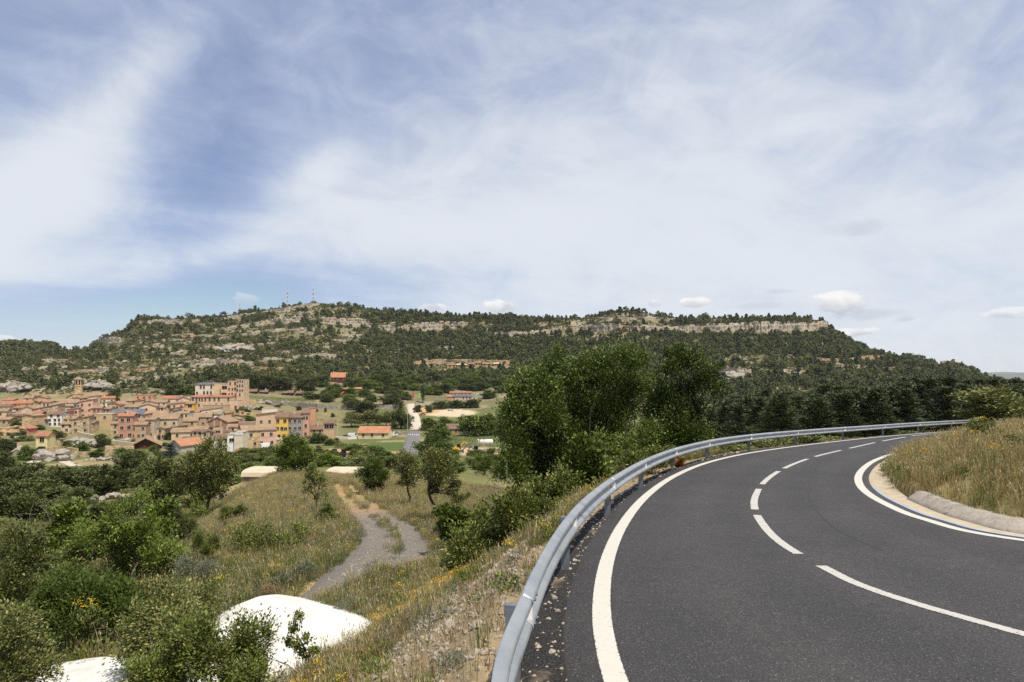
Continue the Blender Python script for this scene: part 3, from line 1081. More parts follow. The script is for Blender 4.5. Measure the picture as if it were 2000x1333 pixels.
# ------------------------------------------------------------------ farm track
m, b = newmat('track_gravel')
p_ = geo_pos(b)
n1, n2, n3 = b.noise(p_, 26.0, 5, 0.75), b.noise(p_, 0.8, 5, 0.6), b.noise(p_, 3.5, 4, 0.6)
c = b.ramp(n1, [(0.34, (0.065, 0.058, 0.050)), (0.5, (0.185, 0.165, 0.14)), (0.66, (0.29, 0.262, 0.222)), (0.8, (0.48, 0.44, 0.38))])
at = b.node('ShaderNodeAttribute', out=None, attribute_name='rust')
c = b.mix(b.m('MULTIPLY', at.outputs['Fac'], b.ramp01(n3, 0.25, 0.55)), c, b.ramp(n1, [(0.3, (0.24, 0.15, 0.07)), (0.7, (0.46, 0.29, 0.13))]))
finish(b, c, 0.95, 0.12, 0, bump(b, n1, 1.0, 0.03))
tw = np.interp(np.linspace(0, 1, 120), [0, 0.25, 0.6, 1.0], [1.6, 1.45, 1.15, 0.95])
V, A = [], []
offs = (-1.15, -1.0, -0.6, -0.2, 0.2, 0.6, 1.0, 1.15)
for o_ in offs:
    ww = tw * o_ + 0.22 * fbm(np.arange(120) / 6.0, np.full(120, o_ * 3), 3) * (abs(o_) > 0.8)
    C = offset(TRK2, ww)
    zz = ground(C[:, 0], C[:, 1], False) + (0.035 if abs(o_) < 1.1 else -0.14) - (0.03 if 0.3 < abs(o_) < 0.8 else 0)
    V.append(np.column_stack([C, zz]))
    A.append(sstep(0.42, 0.62, np.linspace(0, 1, 120)))
V = [v_[:78] for v_ in V]
A = [a_[:78] for a_ in A]
n = 78
V = np.concatenate(V)
i = (np.arange(len(offs) - 1)[:, None] * n + np.arange(n - 1)[None, :]).reshape(-1)
me = mesh_np('farm_track', V, np.stack([i, i + n, i + n + 1, i + 1], 1), [MATS['track_gravel']], smooth=True)
me.attributes.new('rust', 'FLOAT', 'POINT').data.foreach_set('value', np.concatenate(A).astype(np.float32))
tag(link('track', me), kind='structure')

# ------------------------------------------------------------------ guardrail
m, b = newmat('galvanised')
co = geo_pos(b)
n1, n2 = b.noise(co, 3.0, 6, 0.6), b.noise(co, 22.0, 4, 0.7)
c = b.ramp(n1, [(0.3, (0.29, 0.315, 0.335)), (0.6, (0.40, 0.42, 0.43)), (0.8, (0.47, 0.47, 0.455))])
c = b.mix(b.m('MULTIPLY', b.ramp01(n2, 0.60, 0.72), 0.30), c, (0.26, 0.25, 0.24))
n4 = b.noise(co, 1.1, 5, 0.6)
c = b.mix(b.m('MULTIPLY', b.ramp01(n4, 0.66, 0.76), 0.45), c, (0.42, 0.34, 0.22))
finish(b, c, 0.42, 0.5, 0.5, bump(b, n2, 0.15, 0.002))
mottled('post_steel', [(0.3, (0.16, 0.175, 0.19)), (0.7, (0.25, 0.265, 0.28))], 6.0, rough=0.5, metal=0.4, spec=0.4)
plain('reflector_white', (0.72, 0.70, 0.66), 0.4, 0.5)
plain('bolt_steel', (0.22, 0.22, 0.22), 0.4, 0.5, 0.7)
PROF = [(0.000, 0.155), (0.010, 0.152), (0.070, 0.122), (0.081, 0.108), (0.081, 0.080), (0.072, 0.066), (0.012, 0.026), (0.0, 0.012), (0.0, -0.012),
        (0.012, -0.026), (0.072, -0.066), (0.081, -0.080), (0.081, -0.108), (0.070, -0.122), (0.010, -0.152), (0.0, -0.155)]
RT = np.gradient(RAIL, axis=0)
RT /= np.linalg.norm(RT, axis=1)[:, None]
RN = np.stack([RT[:, 1], -RT[:, 0]], 1)                  # towards the road
ZC = RAILH - 0.155
post_y = [1.4, 5.05, 8.9, 13.0, 17.1, 21.6, 26.0, 30.8, 35.4, 40.2, 45.0, 50.0, 55.0, 60.0, 65.0]
post_i = [int(np.argmin(np.abs(RAIL[:, 1] - y))) for y in post_y]
gr = empty('guardrail', (RAIL[post_i[1]][0], RAIL[post_i[1]][1], road_z(0, post_y[1])))
tag(gr, 'galvanised steel crash barrier curving along the outer edge of the road', 'guardrail')
inv = Matrix.Translation(-gr.location)


def child(name, me, parent=gr):
    o = link(name, me, parent)
    return o


G0 = np.array(gr.location)
for s in range(len(post_i) - 1):
    a, e = post_i[s], post_i[s + 1] + (6 if s < len(post_i) - 2 else 0)
    idx = np.arange(a, min(e + 1, len(RAIL)))
    V = []
    lap = 0.007 * (s % 2)
    for (pp, zz) in PROF:
        C = RAIL[idx] + RN[idx] * (pp + lap)
        V.append(np.column_stack([C, road_z(C[:, 0], C[:, 1]) + ZC + zz]) - G0)
    n = len(idx)
    V = np.concatenate(V)
    i = (np.arange(len(PROF) - 1)[:, None] * n + np.arange(n - 1)[None, :]).reshape(-1)
    me = mesh_np('rail_panel', V, np.stack([i, i + 1, i + n + 1, i + n], 1), [MATS['galvanised']])
    o = child('rail_panel', me)
    md = o.modifiers.new('thick', 'SOLIDIFY')
    md.thickness = 0.003
    md.offset = 0


def post_mesh():
    mb = MB()
    # C section, open towards the far side
    for (x0, x1, y0, y1) in ((-0.045, 0.045, -0.055, -0.049), (-0.045, -0.039, -0.049, 0.055), (0.039, 0.045, -0.049, 0.055)):
        mb.box(x0, x1, y0, y1, -0.75, 0.66)
    return mb.mesh('post', MATS['post_steel'])


PM = post_mesh()
sb = MB().box(-0.036, 0.036, 0.0, 0.10, -0.042, 0.042).box(-0.04, 0.04, -0.005, 0.0, -0.046, 0.046)
SM = sb.mesh('spacer', MATS['post_steel'])
rf = MB()
rf.add([(-0.05, 0.0, -0.042), (-0.05, 0.0, 0.042), (-0.05, 0.072, 0.062), (-0.05, 0.072, -0.062), (0.03, 0.0, -0.042), (0.03, 0.0, 0.042), (-0.044, 0.072, 0.062), (-0.044, 0.072, -0.062)],
       [(0, 1, 2, 3), (4, 7, 6, 5), (1, 5, 6, 2), (0, 3, 7, 4), (2, 6, 7, 3), (0, 4, 5, 1)])
RM = rf.mesh('reflector', MATS['reflector_white'])
bl = MB().tube((0, -0.012, 0), (0, 0.012, 0), 0.019, 0.013, 8)
BM = bl.mesh('bolt', MATS['bolt_steel'])
for q, i in enumerate(post_i):
    p, nrm, tg = RAIL[i], RN[i], RT[i]
    z0 = float(road_z(p[0], p[1]))
    rz = math.atan2(nrm[1], nrm[0]) - math.pi / 2          # local +y looks to the road
    def put(nm, me, along, out, z):
        o = child(nm, me)
        o.location = Vector((p[0] + nrm[0] * out + tg[0] * along, p[1] + nrm[1] * out + tg[1] * along, z)) - gr.location
        o.rotation_euler = (0, 0, rz)
        return o
    put('post', PM, 0.0, -0.062, z0 - 0.02)
    put('spacer', SM, 0.0, -0.12, z0 + ZC + 0.04)
    put('reflector', RM, 0.03, 0.006, z0 + ZC)
    for dz, al in ((0.094, 0.10), (0.094, 0.22), (-0.094, 0.10), (-0.094, 0.22)):
        if q in (1, 2, 3, 4):
            put('bolt', BM, al, 0.092, z0 + ZC + dz)

# ------------------------------------------------------------------ plants: materials
mottled('bark', [(0.3, (0.030, 0.025, 0.020)), (0.55, (0.085, 0.070, 0.055)), (0.8, (0.16, 0.14, 0.115))], 6.0, bumpd=0.02, bscale=18)
mottled('dark_bark', [(0.3, (0.015, 0.012, 0.010)), (0.7, (0.05, 0.042, 0.034))], 6.0, bumpd=0.02, bscale=18)
mottled('pale_bark', [(0.3, (0.13, 0.115, 0.095)), (0.7, (0.34, 0.31, 0.27))], 9.0, bumpd=0.01, bscale=25)
leafmat('leaf_oak', (0.028, 0.040, 0.010), (0.135, 0.155, 0.038), (0.2, 0.2, 0.06), 0.08, 0.14)
leafmat('leaf_olive', (0.040, 0.050, 0.012), (0.20, 0.215, 0.052), (0.32, 0.29, 0.11), 0.12, 0.14)
leafmat('leaf_green', (0.022, 0.040, 0.005), (0.18, 0.235, 0.032), (0.26, 0.30, 0.06), 0.10, 0.16)
leafmat('leaf_bright', (0.045, 0.072, 0.012), (0.135, 0.185, 0.036), (0.2, 0.22, 0.06), 0.06, 0.35)
leafmat('leaf_pine', (0.024, 0.034, 0.012), (0.088, 0.108, 0.036), (0.13, 0.13, 0.045), 0.06, 0.10)
leafmat('leaf_grey', (0.09, 0.105, 0.062), (0.22, 0.235, 0.155), None, 0, 0.2)
leafmat('leaf_blue', (0.04, 0.06, 0.055), (0.11, 0.14, 0.125), None, 0, 0.1)
leafmat('leaf_big', (0.012, 0.023, 0.004), (0.125, 0.172, 0.022), (0.2, 0.25, 0.045), 0.08, 0.15)
leafmat('leaf_dead', (0.22, 0.07, 0.02), (0.48, 0.19, 0.05), None, 0, 0.2)
leafmat('leaf_bramble', (0.024, 0.040, 0.006), (0.19, 0.225, 0.036), (0.30, 0.28, 0.08), 0.12, 0.16)
leafmat('grass_gold', (0.21, 0.14, 0.04), (0.47, 0.345, 0.125), (0.54, 0.44, 0.22), 0.25, 0.3)
leafmat('grass_dry', (0.19, 0.15, 0.055), (0.45, 0.37, 0.165), (0.52, 0.45, 0.25), 0.25, 0.3)
leafmat('grass_green', (0.062, 0.085, 0.018), (0.17, 0.20, 0.05), (0.30, 0.27, 0.11), 0.15, 0.35)
leafmat('grass_red', (0.13, 0.075, 0.035), (0.36, 0.23, 0.11), (0.42, 0.34, 0.2), 0.25, 0.3)
leafmat('grass_olive', (0.10, 0.105, 0.032), (0.26, 0.24, 0.085), (0.38, 0.32, 0.14), 0.2, 0.3)
leafmat('petal_yellow', (0.55, 0.36, 0.01), (0.80, 0.58, 0.03), None, 0, 0.3)
leafmat('petal_orange', (0.60, 0.33, 0.01), (0.82, 0.48, 0.02), None, 0, 0.3)


# ------------------------------------------------------------------ plants: shapes
def unit(r, n):
    v = r.standard_normal((n, 3))
    return v / np.linalg.norm(v, axis=1)[:, None]


def leaves(r, P, size, aspect=0.5, up=0.35, dirs=None):
    """one folded-rhomb leaf per point"""
    n = len(P)
    t = unit(r, n) if dirs is None else dirs + 0.55 * unit(r, n)
    t /= np.linalg.norm(t, axis=1)[:, None]
    nn = unit(r, n) + np.array((0, 0, up * 2))
    s = np.cross(t, nn)
    s /= np.linalg.norm(s, axis=1)[:, None] + 1e-9
    L = size * r.uniform(0.6, 1.25, n)[:, None] * 0.5
    W = L * aspect
    V = np.stack([P - t * L, P - t * L * 0.1 + s * W, P + t * L, P - t * L * 0.1 - s * W], 1).reshape(-1, 3)
    Q = np.arange(4 * n).reshape(-1, 4)
    return V, Q


def tubes(paths, n=5):
    """paths: list of (points (k,3), radii (k))"""
    VV, QQ, o = [], [], 0
    for P, R in paths:
        P = np.asarray(P, float)
        k = len(P)
        T = np.gradient(P, axis=0)
        T /= np.linalg.norm(T, axis=1)[:, None] + 1e-9
        ref = np.where(np.abs(T[:, 2:3]) > 0.9, np.array([[1.0, 0, 0]]), np.array([[0, 0, 1.0]]))
        A = np.cross(T, ref)
        A /= np.linalg.norm(A, axis=1)[:, None] + 1e-9
        B = np.cross(T, A)
        th = np.arange(n) * 2 * math.pi / n
        V = P[:, None, :] + np.asarray(R)[:, None, None] * (A[:, None, :] * np.cos(th)[None, :, None] + B[:, None, :] * np.sin(th)[None, :, None])
        VV.append(V.reshape(-1, 3))
        i = (np.arange(k - 1)[:, None] * n + np.arange(n)[None, :])
        j = (np.arange(k - 1)[:, None] * n + (np.arange(n)[None, :] + 1) % n)
        QQ.append((np.stack([i, j, j + n, i + n], -1).reshape(-1, 4)) + o)
        o += k * n
    return np.concatenate(VV), np.concatenate(QQ)


def curve(r, a, b_, k=5, sag=0.12):
    a, b_ = np.asarray(a, float), np.asarray(b_, float)
    t = np.linspace(0, 1, k)[:, None]
    L = np.linalg.norm(b_ - a)
    P = a + (b_ - a) * t
    w = np.sin(t * math.pi) * L * sag
    return P + w * unit(r, 1) + 0.035 * L * r.standard_normal((k, 3)) * np.sin(t * math.pi)


def tree_shape(seed, lobes, n_cl, per, leaf, spread, trunk_r, fork=0.25, aspect=0.5, up=0.35, stems=1, twig=0.35, shoot=0.0, fill=2.2):
    """lobes: (cx, cy, cz, rx, ry, rz). Returns (trunk V,Q), (crown V,Q)"""
    r = np.random.default_rng(seed)
    lobes = np.asarray(lobes, float)
    H = lobes[:, 2].max()
    paths, C = [], []
    base = [np.array((r.uniform(-.15, .15) * stems, r.uniform(-.15, .15) * stems, -0.3)) * (1 if stems > 1 else np.array((0, 0, 1))) for _ in range(stems)]
    forks = []
    for b0 in base:
        f = np.array((b0[0] * 1.6 + r.normal() * .05 * H, b0[1] * 1.6 + r.normal() * .05 * H, H * fork))
        P = curve(r, b0, f, 6, 0.05)
        paths.append((P, np.linspace(trunk_r * 1.15, trunk_r * 0.78, 6)))
        forks.append(f)
    vol = lobes[:, 3] * lobes[:, 4] * lobes[:, 5]
    w = vol ** 0.67
    w /= w.sum()
    for li, lb in enumerate(lobes):
        f = forks[li % stems]
        c0 = lb[:3]
        P = curve(r, f, c0 - np.array((0, 0, 0.25 * lb[5])), 7, 0.10)
        paths.append((P, np.linspace(trunk_r * 0.62, trunk_r * 0.16, 7)))
        k = max(3, int(round(n_cl * w[li])))
        rad = r.random(k) ** (1 / fill)
        ct = c0 + unit(r, k) * rad[:, None] * lb[3:]
        for q in range(k):
            if r.random() < twig:
                s = P[r.integers(3, 7)]
                paths.append((curve(r, s, ct[q], 4, 0.12), np.linspace(trunk_r * 0.14, trunk_r * 0.03, 4)))
        C.append(np.concatenate([ct, (ct - c0) / lb[3:]], 1))
    C = np.concatenate(C)
    nC = len(C)
    dirs = C[:, 3:] + np.array((0, 0, 0.35))
    dirs /= np.linalg.norm(dirs, axis=1)[:, None] + 1e-6
    pts = np.repeat(C[:, :3], per, 0) + r.standard_normal((nC * per, 3)) * spread * np.repeat(r.uniform(0.6, 1.3, nC), per)[:, None]
    dd = np.repeat(dirs, per, 0)
    if shoot:
        pts = pts + dd * (r.random(nC * per) * np.repeat(r.uniform(0, shoot, nC) * (r.random(nC) < 0.4), per))[:, None]
    crown = leaves(r, pts, leaf, aspect, up, dd)
    return tubes(paths), crown


def rand_lobes(seed, R, H, n, flat=0.7, lean=0.0, low=0.35):
    """a lumpy crown from overlapping lobes: radius R, total height H"""
    r = np.random.default_rng(seed)
    out = [(0, 0, H * (0.5 + low * .35), R * 0.62, R * 0.62, H * 0.30)]
    for k in range(n):
        a = 2 * math.pi * (k + r.random() * .7) / n
        rr = R * r.uniform(0.35, 0.72)
        z = H * r.uniform(low, 0.84)
        s = R * r.uniform(0.28, 0.48)
        out.append((rr * math.cos(a) + lean * z, rr * math.sin(a), z, s, s, s * flat * r.uniform(.8, 1.2)))
    out.append((r.normal() * .12 * R, r.normal() * .12 * R, H * 0.86, R * .4, R * .4, H * .14))
    if low < 0.25:
        for k in range(5):
            a = 2 * math.pi * (k + r.random() * .6) / 5
            s = R * r.uniform(.3, .42)
            out.append((R * .6 * math.cos(a), R * .6 * math.sin(a), H * r.uniform(.14, .24), s, s, s * .7))
    return out


KIND = {}      # kind -> list of (trunk mesh, crown mesh, width, height)


def bake(kind, shape, leafm, barkm='bark'):
    (tv, tq), (cv, cq) = shape
    tm = mesh_np(kind + '_trunk', tv, tq, [MATS[barkm]], smooth=True)
    cm = mesh_np(kind + '_crown', cv, cq, [MATS[leafm]])
    lo, hi = np.percentile(cv, 2, 0), np.percentile(cv, 98, 0)
    KIND.setdefault(kind, []).append((tm, cm, float(max(hi[0] - lo[0], hi[1] - lo[1])), float(cv[:, 2].max())))


def pine_shape(seed, H, R, whorls, per, leaf, spread):
    r = np.random.default_rng(seed)
    paths = [(np.array([(0.02 * H * r.normal() * t, 0.02 * H * r.normal() * t, H * t - 0.3 * (t == 0)) for t in np.linspace(0, 1, 7)]), np.linspace(0.022 * H, 0.004 * H, 7))]
    C, Dr = [], []
    for k in range(whorls):
        t = 0.2 + 0.8 * (k + r.random() * .5) / whorls
        rad = R * (1 - t) ** 0.72 * r.uniform(0.75, 1.15) + 0.07 * R
        nb_ = r.integers(4, 7)
        for j in range(nb_):
            a = 2 * math.pi * (j + r.random() * .8) / nb_
            ln = rad * r.uniform(0.6, 1.15)
            s = np.array((0, 0, t * H))
            e = s + np.array((math.cos(a) * ln, math.sin(a) * ln, ln * r.uniform(-0.05, 0.35)))
            if r.random() < 0.6:
                paths.append((curve(r, s, e, 3, 0.05), np.linspace(0.006 * H, 0.002 * H, 3)))
            m_ = max(2, int(ln / R * 6))
            for q in range(m_):
                C.append(s + (e - s) * (0.35 + 0.65 * (q + r.random()) / m_) + r.standard_normal(3) * .05 * R)
                Dr.append((math.cos(a), math.sin(a), 0.75))
    C.append((0, 0, H))
    Dr.append((0, 0, 1))
    C, Dr = np.array(C), np.array(Dr)
    pts = np.repeat(C, per, 0) + r.standard_normal((len(C) * per, 3)) * spread * np.array((1, 1, 0.6))
    return tubes(paths, 4), leaves(r, pts, leaf, 0.32, 0.1, np.repeat(Dr, per, 0))


for s in range(4):      # holm oaks
    bake('oak', tree_shape(100 + s, rand_lobes(100 + s, 3.2, 5.6, 11, 0.8, 0, 0.22), 260, 44, 0.30, 0.24, 0.2, 0.22, 0.6, 0.8, 2, 0.1, fill=3.4), 'leaf_oak')
for s in range(3):      # broadleaf valley trees
    bake('tree', tree_shape(120 + s, rand_lobes(120 + s, 2.6, 6.2, 9, 0.9, 0, 0.22), 180, 34, 0.38, 0.32, 0.16, 0.3, 0.6, 0.3, 1, 0.12), 'leaf_green')
for s in range(2):
    bake('brightree', tree_shape(130 + s, rand_lobes(130 + s, 2.6, 5.6, 8, 0.9, 0, 0.22), 160, 34, 0.38, 0.32, 0.14, 0.3, 0.6, 0.3, 1, 0.12), 'leaf_bright')
for s in range(2):
    bake('greytree', tree_shape(135 + s, rand_lobes(135 + s, 2.6, 6.0, 8, 1.0, 0, 0.3), 150, 32, 0.34, 0.34, 0.14, 0.3, 0.6, 0.3, 1, 0.15), 'leaf_olive')
for s in range(3):      # shrubs seen from 50 to 400 m
    bake('shrub', tree_shape(140 + s, rand_lobes(140 + s, 1.3, 1.7, 7, 0.9, 0, 0.2), 120, 36, 0.16, 0.15, 0.04, 0.1, 0.55, 0.3, 3, 0.15), 'leaf_olive')
for s in range(4):
    bake('pine', pine_shape(150 + s, 9.0, 2.3, 18, 30, 0.32, 0.2), 'leaf_pine')
bake('spruce', pine_shape(158, 8.0, 2.2, 18, 14, 0.4, 0.18), 'leaf_blue')
(cv, cq) = leaves(np.random.default_rng(5), np.random.default_rng(6).standard_normal((1500, 3)) * np.array((0.28, 0.28, 1.6)) + np.array((0, 0, 3.6)), 0.3, 0.5, 1.0)
KIND['cypress'] = [(mesh_np('cypress_trunk', *tubes([(np.array([(0, 0, -0.3), (0, 0, 3.0)]), np.array((.14, .06)))]), [MATS['bark']]), mesh_np('cypress_crown', cv, cq, [MATS['leaf_pine']]), 1.2, 7.2)]

PNAME = {'oak': 'holm_oak', 'tree': 'leafy_tree', 'brightree': 'leafy_tree', 'greytree': 'leafy_tree', 'shrub': 'shrub', 'pine': 'pine_tree', 'spruce': 'spruce_tree', 'cypress': 'cypress_tree'}
PN = [0]


def plant(kind, loc, width, height, label, cat, group=None, rz=None, name=None, sink=0.0):
    """a tree or shrub of the given size in metres: an Empty with trunk and crown"""
    PN[0] += 1
    r = random.Random(PN[0] * 7 + 1)
    var = KIND[kind][PN[0] % len(KIND[kind])]
    o = empty(name or PNAME.get(kind, kind), (loc[0], loc[1], loc[2] - sink), r.uniform(0, 6.28) if rz is None else rz)
    sxy = width / var[2]
    o.scale = (sxy, sxy, height / var[3])
    link('trunk' if cat != 'shrub' and cat != 'bush' else 'stems', var[0], o)
    link('crown' if cat != 'shrub' and cat != 'bush' else 'foliage', var[1], o)
    return tag(o, label, cat, group)


def plant_px(kind, px, row, wpx, hpx, label, cat, d=None, group=None, dmin=230.0, **kw):
    """plant whose foot shows at a photograph pixel, with its size there in pixels"""
    p = pt(px, d) if d else hit(px, row, dmin)
    s = p.y / F
    return plant(kind, p, wpx * s, hpx * s, label, cat, group, **kw)


# ------------------------------------------------------------------ scattering of uncountable cover (instances on points)
def scatter(name, variants, P, rot, scl, idx, kind='stuff', label=None, cat=None):
    """variants: meshes; one object whose geometry nodes put a variant on every point"""
    me = bpy.data.meshes.new(name)
    P = np.asarray(P, np.float32)
    n = len(P)
    me.vertices.add(n)
    me.vertices.foreach_set('co', P.ravel())
    me.attributes.new('rot', 'FLOAT_VECTOR', 'POINT').data.foreach_set('vector', np.asarray(rot, np.float32).ravel())
    sc3 = np.asarray(scl, np.float32)
    if sc3.ndim == 1:
        sc3 = np.repeat(sc3[:, None], 3, 1)
    me.attributes.new('scl', 'FLOAT_VECTOR', 'POINT').data.foreach_set('vector', np.ascontiguousarray(sc3).ravel())
    me.attributes.new('idx', 'INT', 'POINT').data.foreach_set('value', np.asarray(idx, np.int32))
    coll = bpy.data.collections.new(name + '_variants')
    for k, vm in enumerate(variants):
        coll.objects.link(bpy.data.objects.new('%s_variant_%02d' % (name, k), vm))
    ng = bpy.data.node_groups.new(name + '_scatter', 'GeometryNodeTree')
    ng.interface.new_socket('Geometry', in_out='INPUT', socket_type='NodeSocketGeometry')
    ng.interface.new_socket('Geometry', in_out='OUTPUT', socket_type='NodeSocketGeometry')
    gi, go = ng.nodes.new('NodeGroupInput'), ng.nodes.new('NodeGroupOutput')
    ci = ng.nodes.new('GeometryNodeCollectionInfo')
    ci.inputs['Collection'].default_value = coll
    ci.inputs['Separate Children'].default_value = True
    ci.inputs['Reset Children'].default_value = True
    ip = ng.nodes.new('GeometryNodeInstanceOnPoints')
    ip.inputs['Pick Instance'].default_value = True

    def attr(nm, typ):
        a = ng.nodes.new('GeometryNodeInputNamedAttribute')
        a.data_type = typ
        a.inputs['Name'].default_value = nm
        return a.outputs[0]
    L = ng.links.new
    L(gi.outputs[0], ip.inputs['Points'])
    L(ci.outputs[0], ip.inputs['Instance'])
    L(attr('idx', 'INT'), ip.inputs['Instance Index'])
    e2r = ng.nodes.new('FunctionNodeEulerToRotation')
    L(attr('rot', 'FLOAT_VECTOR'), e2r.inputs[0])
    L(e2r.outputs[0], ip.inputs['Rotation'])
    L(attr('scl', 'FLOAT_VECTOR'), ip.inputs['Scale'])
    L(ip.outputs[0], go.inputs[0])
    o = link(name, me)
    md = o.modifiers.new('scatter', 'NODES')
    md.node_group = ng
    return tag(o, label, cat, None, kind)


# ------------------------------------------------------------------ woods and scrub of the mountain
def far_variant(seed, R, H, n, leaf, leafm, conif=False):
    r = np.random.default_rng(seed)
    if conif:
        t = r.random(n) ** 0.9
        a = r.random(n) * 6.28
        rad = R * np.minimum(1.0, 2.6 * t + 0.25) * (1 - t) ** 0.45 * r.random(n) ** 0.4 * (0.75 + 0.4 * np.sin(a * 2 + seed) * np.sin(t * 14))
        P = np.stack([rad * np.cos(a), rad * np.sin(a), H * (0.12 + 0.88 * t)], 1)
    else:
        L = np.array(rand_lobes(seed, R, H, 7, 0.9, 0, 0.2))
        k = r.integers(0, len(L), n)
        P = L[k, :3] + unit(r, n) * (r.random(n) ** 0.4)[:, None] * L[k, 3:]
    P[:, 2] = np.maximum(P[:, 2], 0.05 * H)
    out = P - np.array((0, 0, H * .45))
    V, Q = leaves(r, P, leaf, 0.75, 0.5, out / (np.linalg.norm(out, axis=1)[:, None] + 1e-6) * 0.4)
    return mesh_np('far', V, Q, [MATS[leafm]])


FARV = ([far_variant(s, 2.6, 4.6, 260, 1.25, 'far_oak') for s in (1, 2, 3)] if False else [])
leafmat('far_oak', (0.042, 0.052, 0.017), (0.175, 0.185, 0.058), None, 0, 0.12, 0.7)
leafmat('far_pine', (0.032, 0.044, 0.018), (0.105, 0.122, 0.045), None, 0, 0.1, 0.7)
leafmat('far_scrub', (0.085, 0.085, 0.034), (0.215, 0.195, 0.085), None, 0, 0.12, 0.7)
FARV = [far_variant(s, 2.6, 4.0, 420, 0.72, 'far_oak') for s in (1, 2, 3)] + [far_variant(s, 2.6, 5.4, 240, 1.05, 'far_pine', True) for s in (4, 5, 6)] + [far_variant(s, 1.3, 1.3, 90, 0.62, 'far_scrub') for s in (7, 8)]
r_ = np.random.default_rng(21)
N = 95000
uu = r_.uniform(-160, 2080, N)
dd = np.sqrt(r_.uniform(440 ** 2, 1070 ** 2, N))
lz = land(uu, dd)
row = HOR - F * lz / dd
x_ = (uu - 1000) / F * dd
nz1, nz2 = fbm(x_ / 34.0, dd / 34.0, 4), fbm(x_ / 120.0 + 3, dd / 120.0, 3)
# how thickly the slope is wooded
den = 0.24 + 0.10 * sstep(700, 1000, uu) + 0.75 * nz1 + 0.35 * nz2
den += 0.34 * sstep(900, 1100, uu) * sstep(640, 652, row)                   # dense pinewood under the long cliff
den += 0.20 * sstep(620, 800, uu) * (1 - sstep(1000, 1100, uu)) * sstep(640, 660, row) * (1 - sstep(700, 712, row))
den -= 0.30 * (1 - sstep(330, 480, uu)) * sstep(690, 715, row)               # stony lower slopes above the village
den -= 0.12 * (1 - sstep(480, 640, uu)) * sstep(625, 640, row)
den += 0.12 * (1 - sstep(100, 170, uu)) * (1 - sstep(684, 694, row))
den -= 0.8 * sstep(1350, 1450, uu) * (1 - sstep(1930, 1990, uu)) * sstep(690, 702, row) * (0.5 + nz2)
den -= 0.10 * sstep(1000, 1100, uu)
for mu in (373, 468, 546, 561, 612):
    den -= 2.0 * (np.abs(uu - mu) < 13) * (dd > 900)
den -= 0.8 * sstep(945, 965, dd) * (1 - sstep(600, 660, uu)) * sstep(250, 270, uu)
den += 0.18 * sstep(985, 1000, dd) * sstep(620, 700, uu)
den -= 0.5 * (1 - sstep(1560, 1625, uu)) * sstep(1330, 1400, uu) * (row < 628) * (row > 616) * 0.3
keep = r_.random(N) < np.clip(den, 0.06, 0.95)
# not in the valley: camp, village, yards
valley = (row > np.where(uu < 640, 752, 732)) & (uu > 468) & (uu < 1000) & (dd < 640)
vil2 = (uu < 475) & (row > 762)
keep &= ~valley & ~vil2 & ~((uu > 815) & (uu < 1000) & (row > 709) & (row < 728) & (r_.random(len(uu)) < 0.9))
keep &= (row < 792)
uu, dd, row, nz1 = uu[keep], dd[keep], row[keep], nz1[keep]
z = surface(uu, dd)
# nothing grows on the faces of the cliffs
bad = np.zeros(len(uu), bool)
for k, (lu, top, bot, db, zt, dcap) in LP:
    s = (uu >= lu[0] - 2) & (uu <= lu[-1] + 2)
    b_, hh = np.interp(uu, lu, db), np.interp(uu, lu, bot - top)
    bad |= s & (dd > b_ - np.clip(hh * (1.6 if k == 'o' else 0.75), 2.0, 14.0)) & (dd < b_ + 1.6)
uu, dd, row, z, nz1 = uu[~bad], dd[~bad], row[~bad], z[~bad], nz1[~bad]
n = len(uu)
P = np.stack([(uu - 1000) / F * dd, dd, z - 0.25], 1)
pine_p = np.clip(0.08 + 0.5 * sstep(560, 1000, uu) + 0.15 * (row < 640) + 0.4 * nz1, 0, 0.85)
q = r_.random(n)
isp = q < pine_p * 0.62
scr = (~isp) & (r_.random(n) < 0.45)
idx = np.where(isp, r_.integers(3, 6, n), np.where(scr, r_.integers(6, 8, n), r_.integers(0, 3, n)))
scl = np.clip(np.exp(r_.normal(-.1, .42, n)), .35, 2.1) * np.where(isp, 0.95, np.where(scr, 1.1, 1.3))
scl *= np.where(dd > 980, 0.9, 1.0)
rot = np.stack([np.zeros(n), np.zeros(n), r_.uniform(0, 6.28, n)], 1)
scatter('mountain_woods', FARV, P, rot, scl, idx, label='dark pine and holm oak wood covering the rocky mountainside', cat='wood')

# low continuous scrub between the trees
N = 110000
uu = r_.uniform(-120, 1960, N)
dd = np.sqrt(r_.uniform(440 ** 2, 1040 ** 2, N))
lz = land(uu, dd)
row = HOR - F * lz / dd
x_ = (uu - 1000) / F * dd
den = 0.55 + 0.9 * fbm(x_ / 18.0 + 5, dd / 18.0, 4) - 0.25 * (1 - sstep(330, 480, uu)) * sstep(700, 730, row)
k_ = (r_.random(N) < den) & ~((row > np.where(uu < 640, 752, 732)) & (uu > 468) & (uu < 1000) & (dd < 640)) & ~((uu < 475) & (row > 770)) & (row < 792)
uu, dd = uu[k_], dd[k_]
bad = np.zeros(len(uu), bool)
for k, (lu, top, bot, db, zt, dcap) in LP:
    s = (uu >= lu[0] - 2) & (uu <= lu[-1] + 2)
    b_, hh = np.interp(uu, lu, db), np.interp(uu, lu, bot - top)
    bad |= s & (dd > b_ - np.clip(hh * 0.5, 1.5, 5.0)) & (dd < b_ + 1.6)
uu, dd = uu[~bad], dd[~bad]
n = len(uu)
P = np.stack([(uu - 1000) / F * dd, dd, surface(uu, dd) - 0.2], 1)
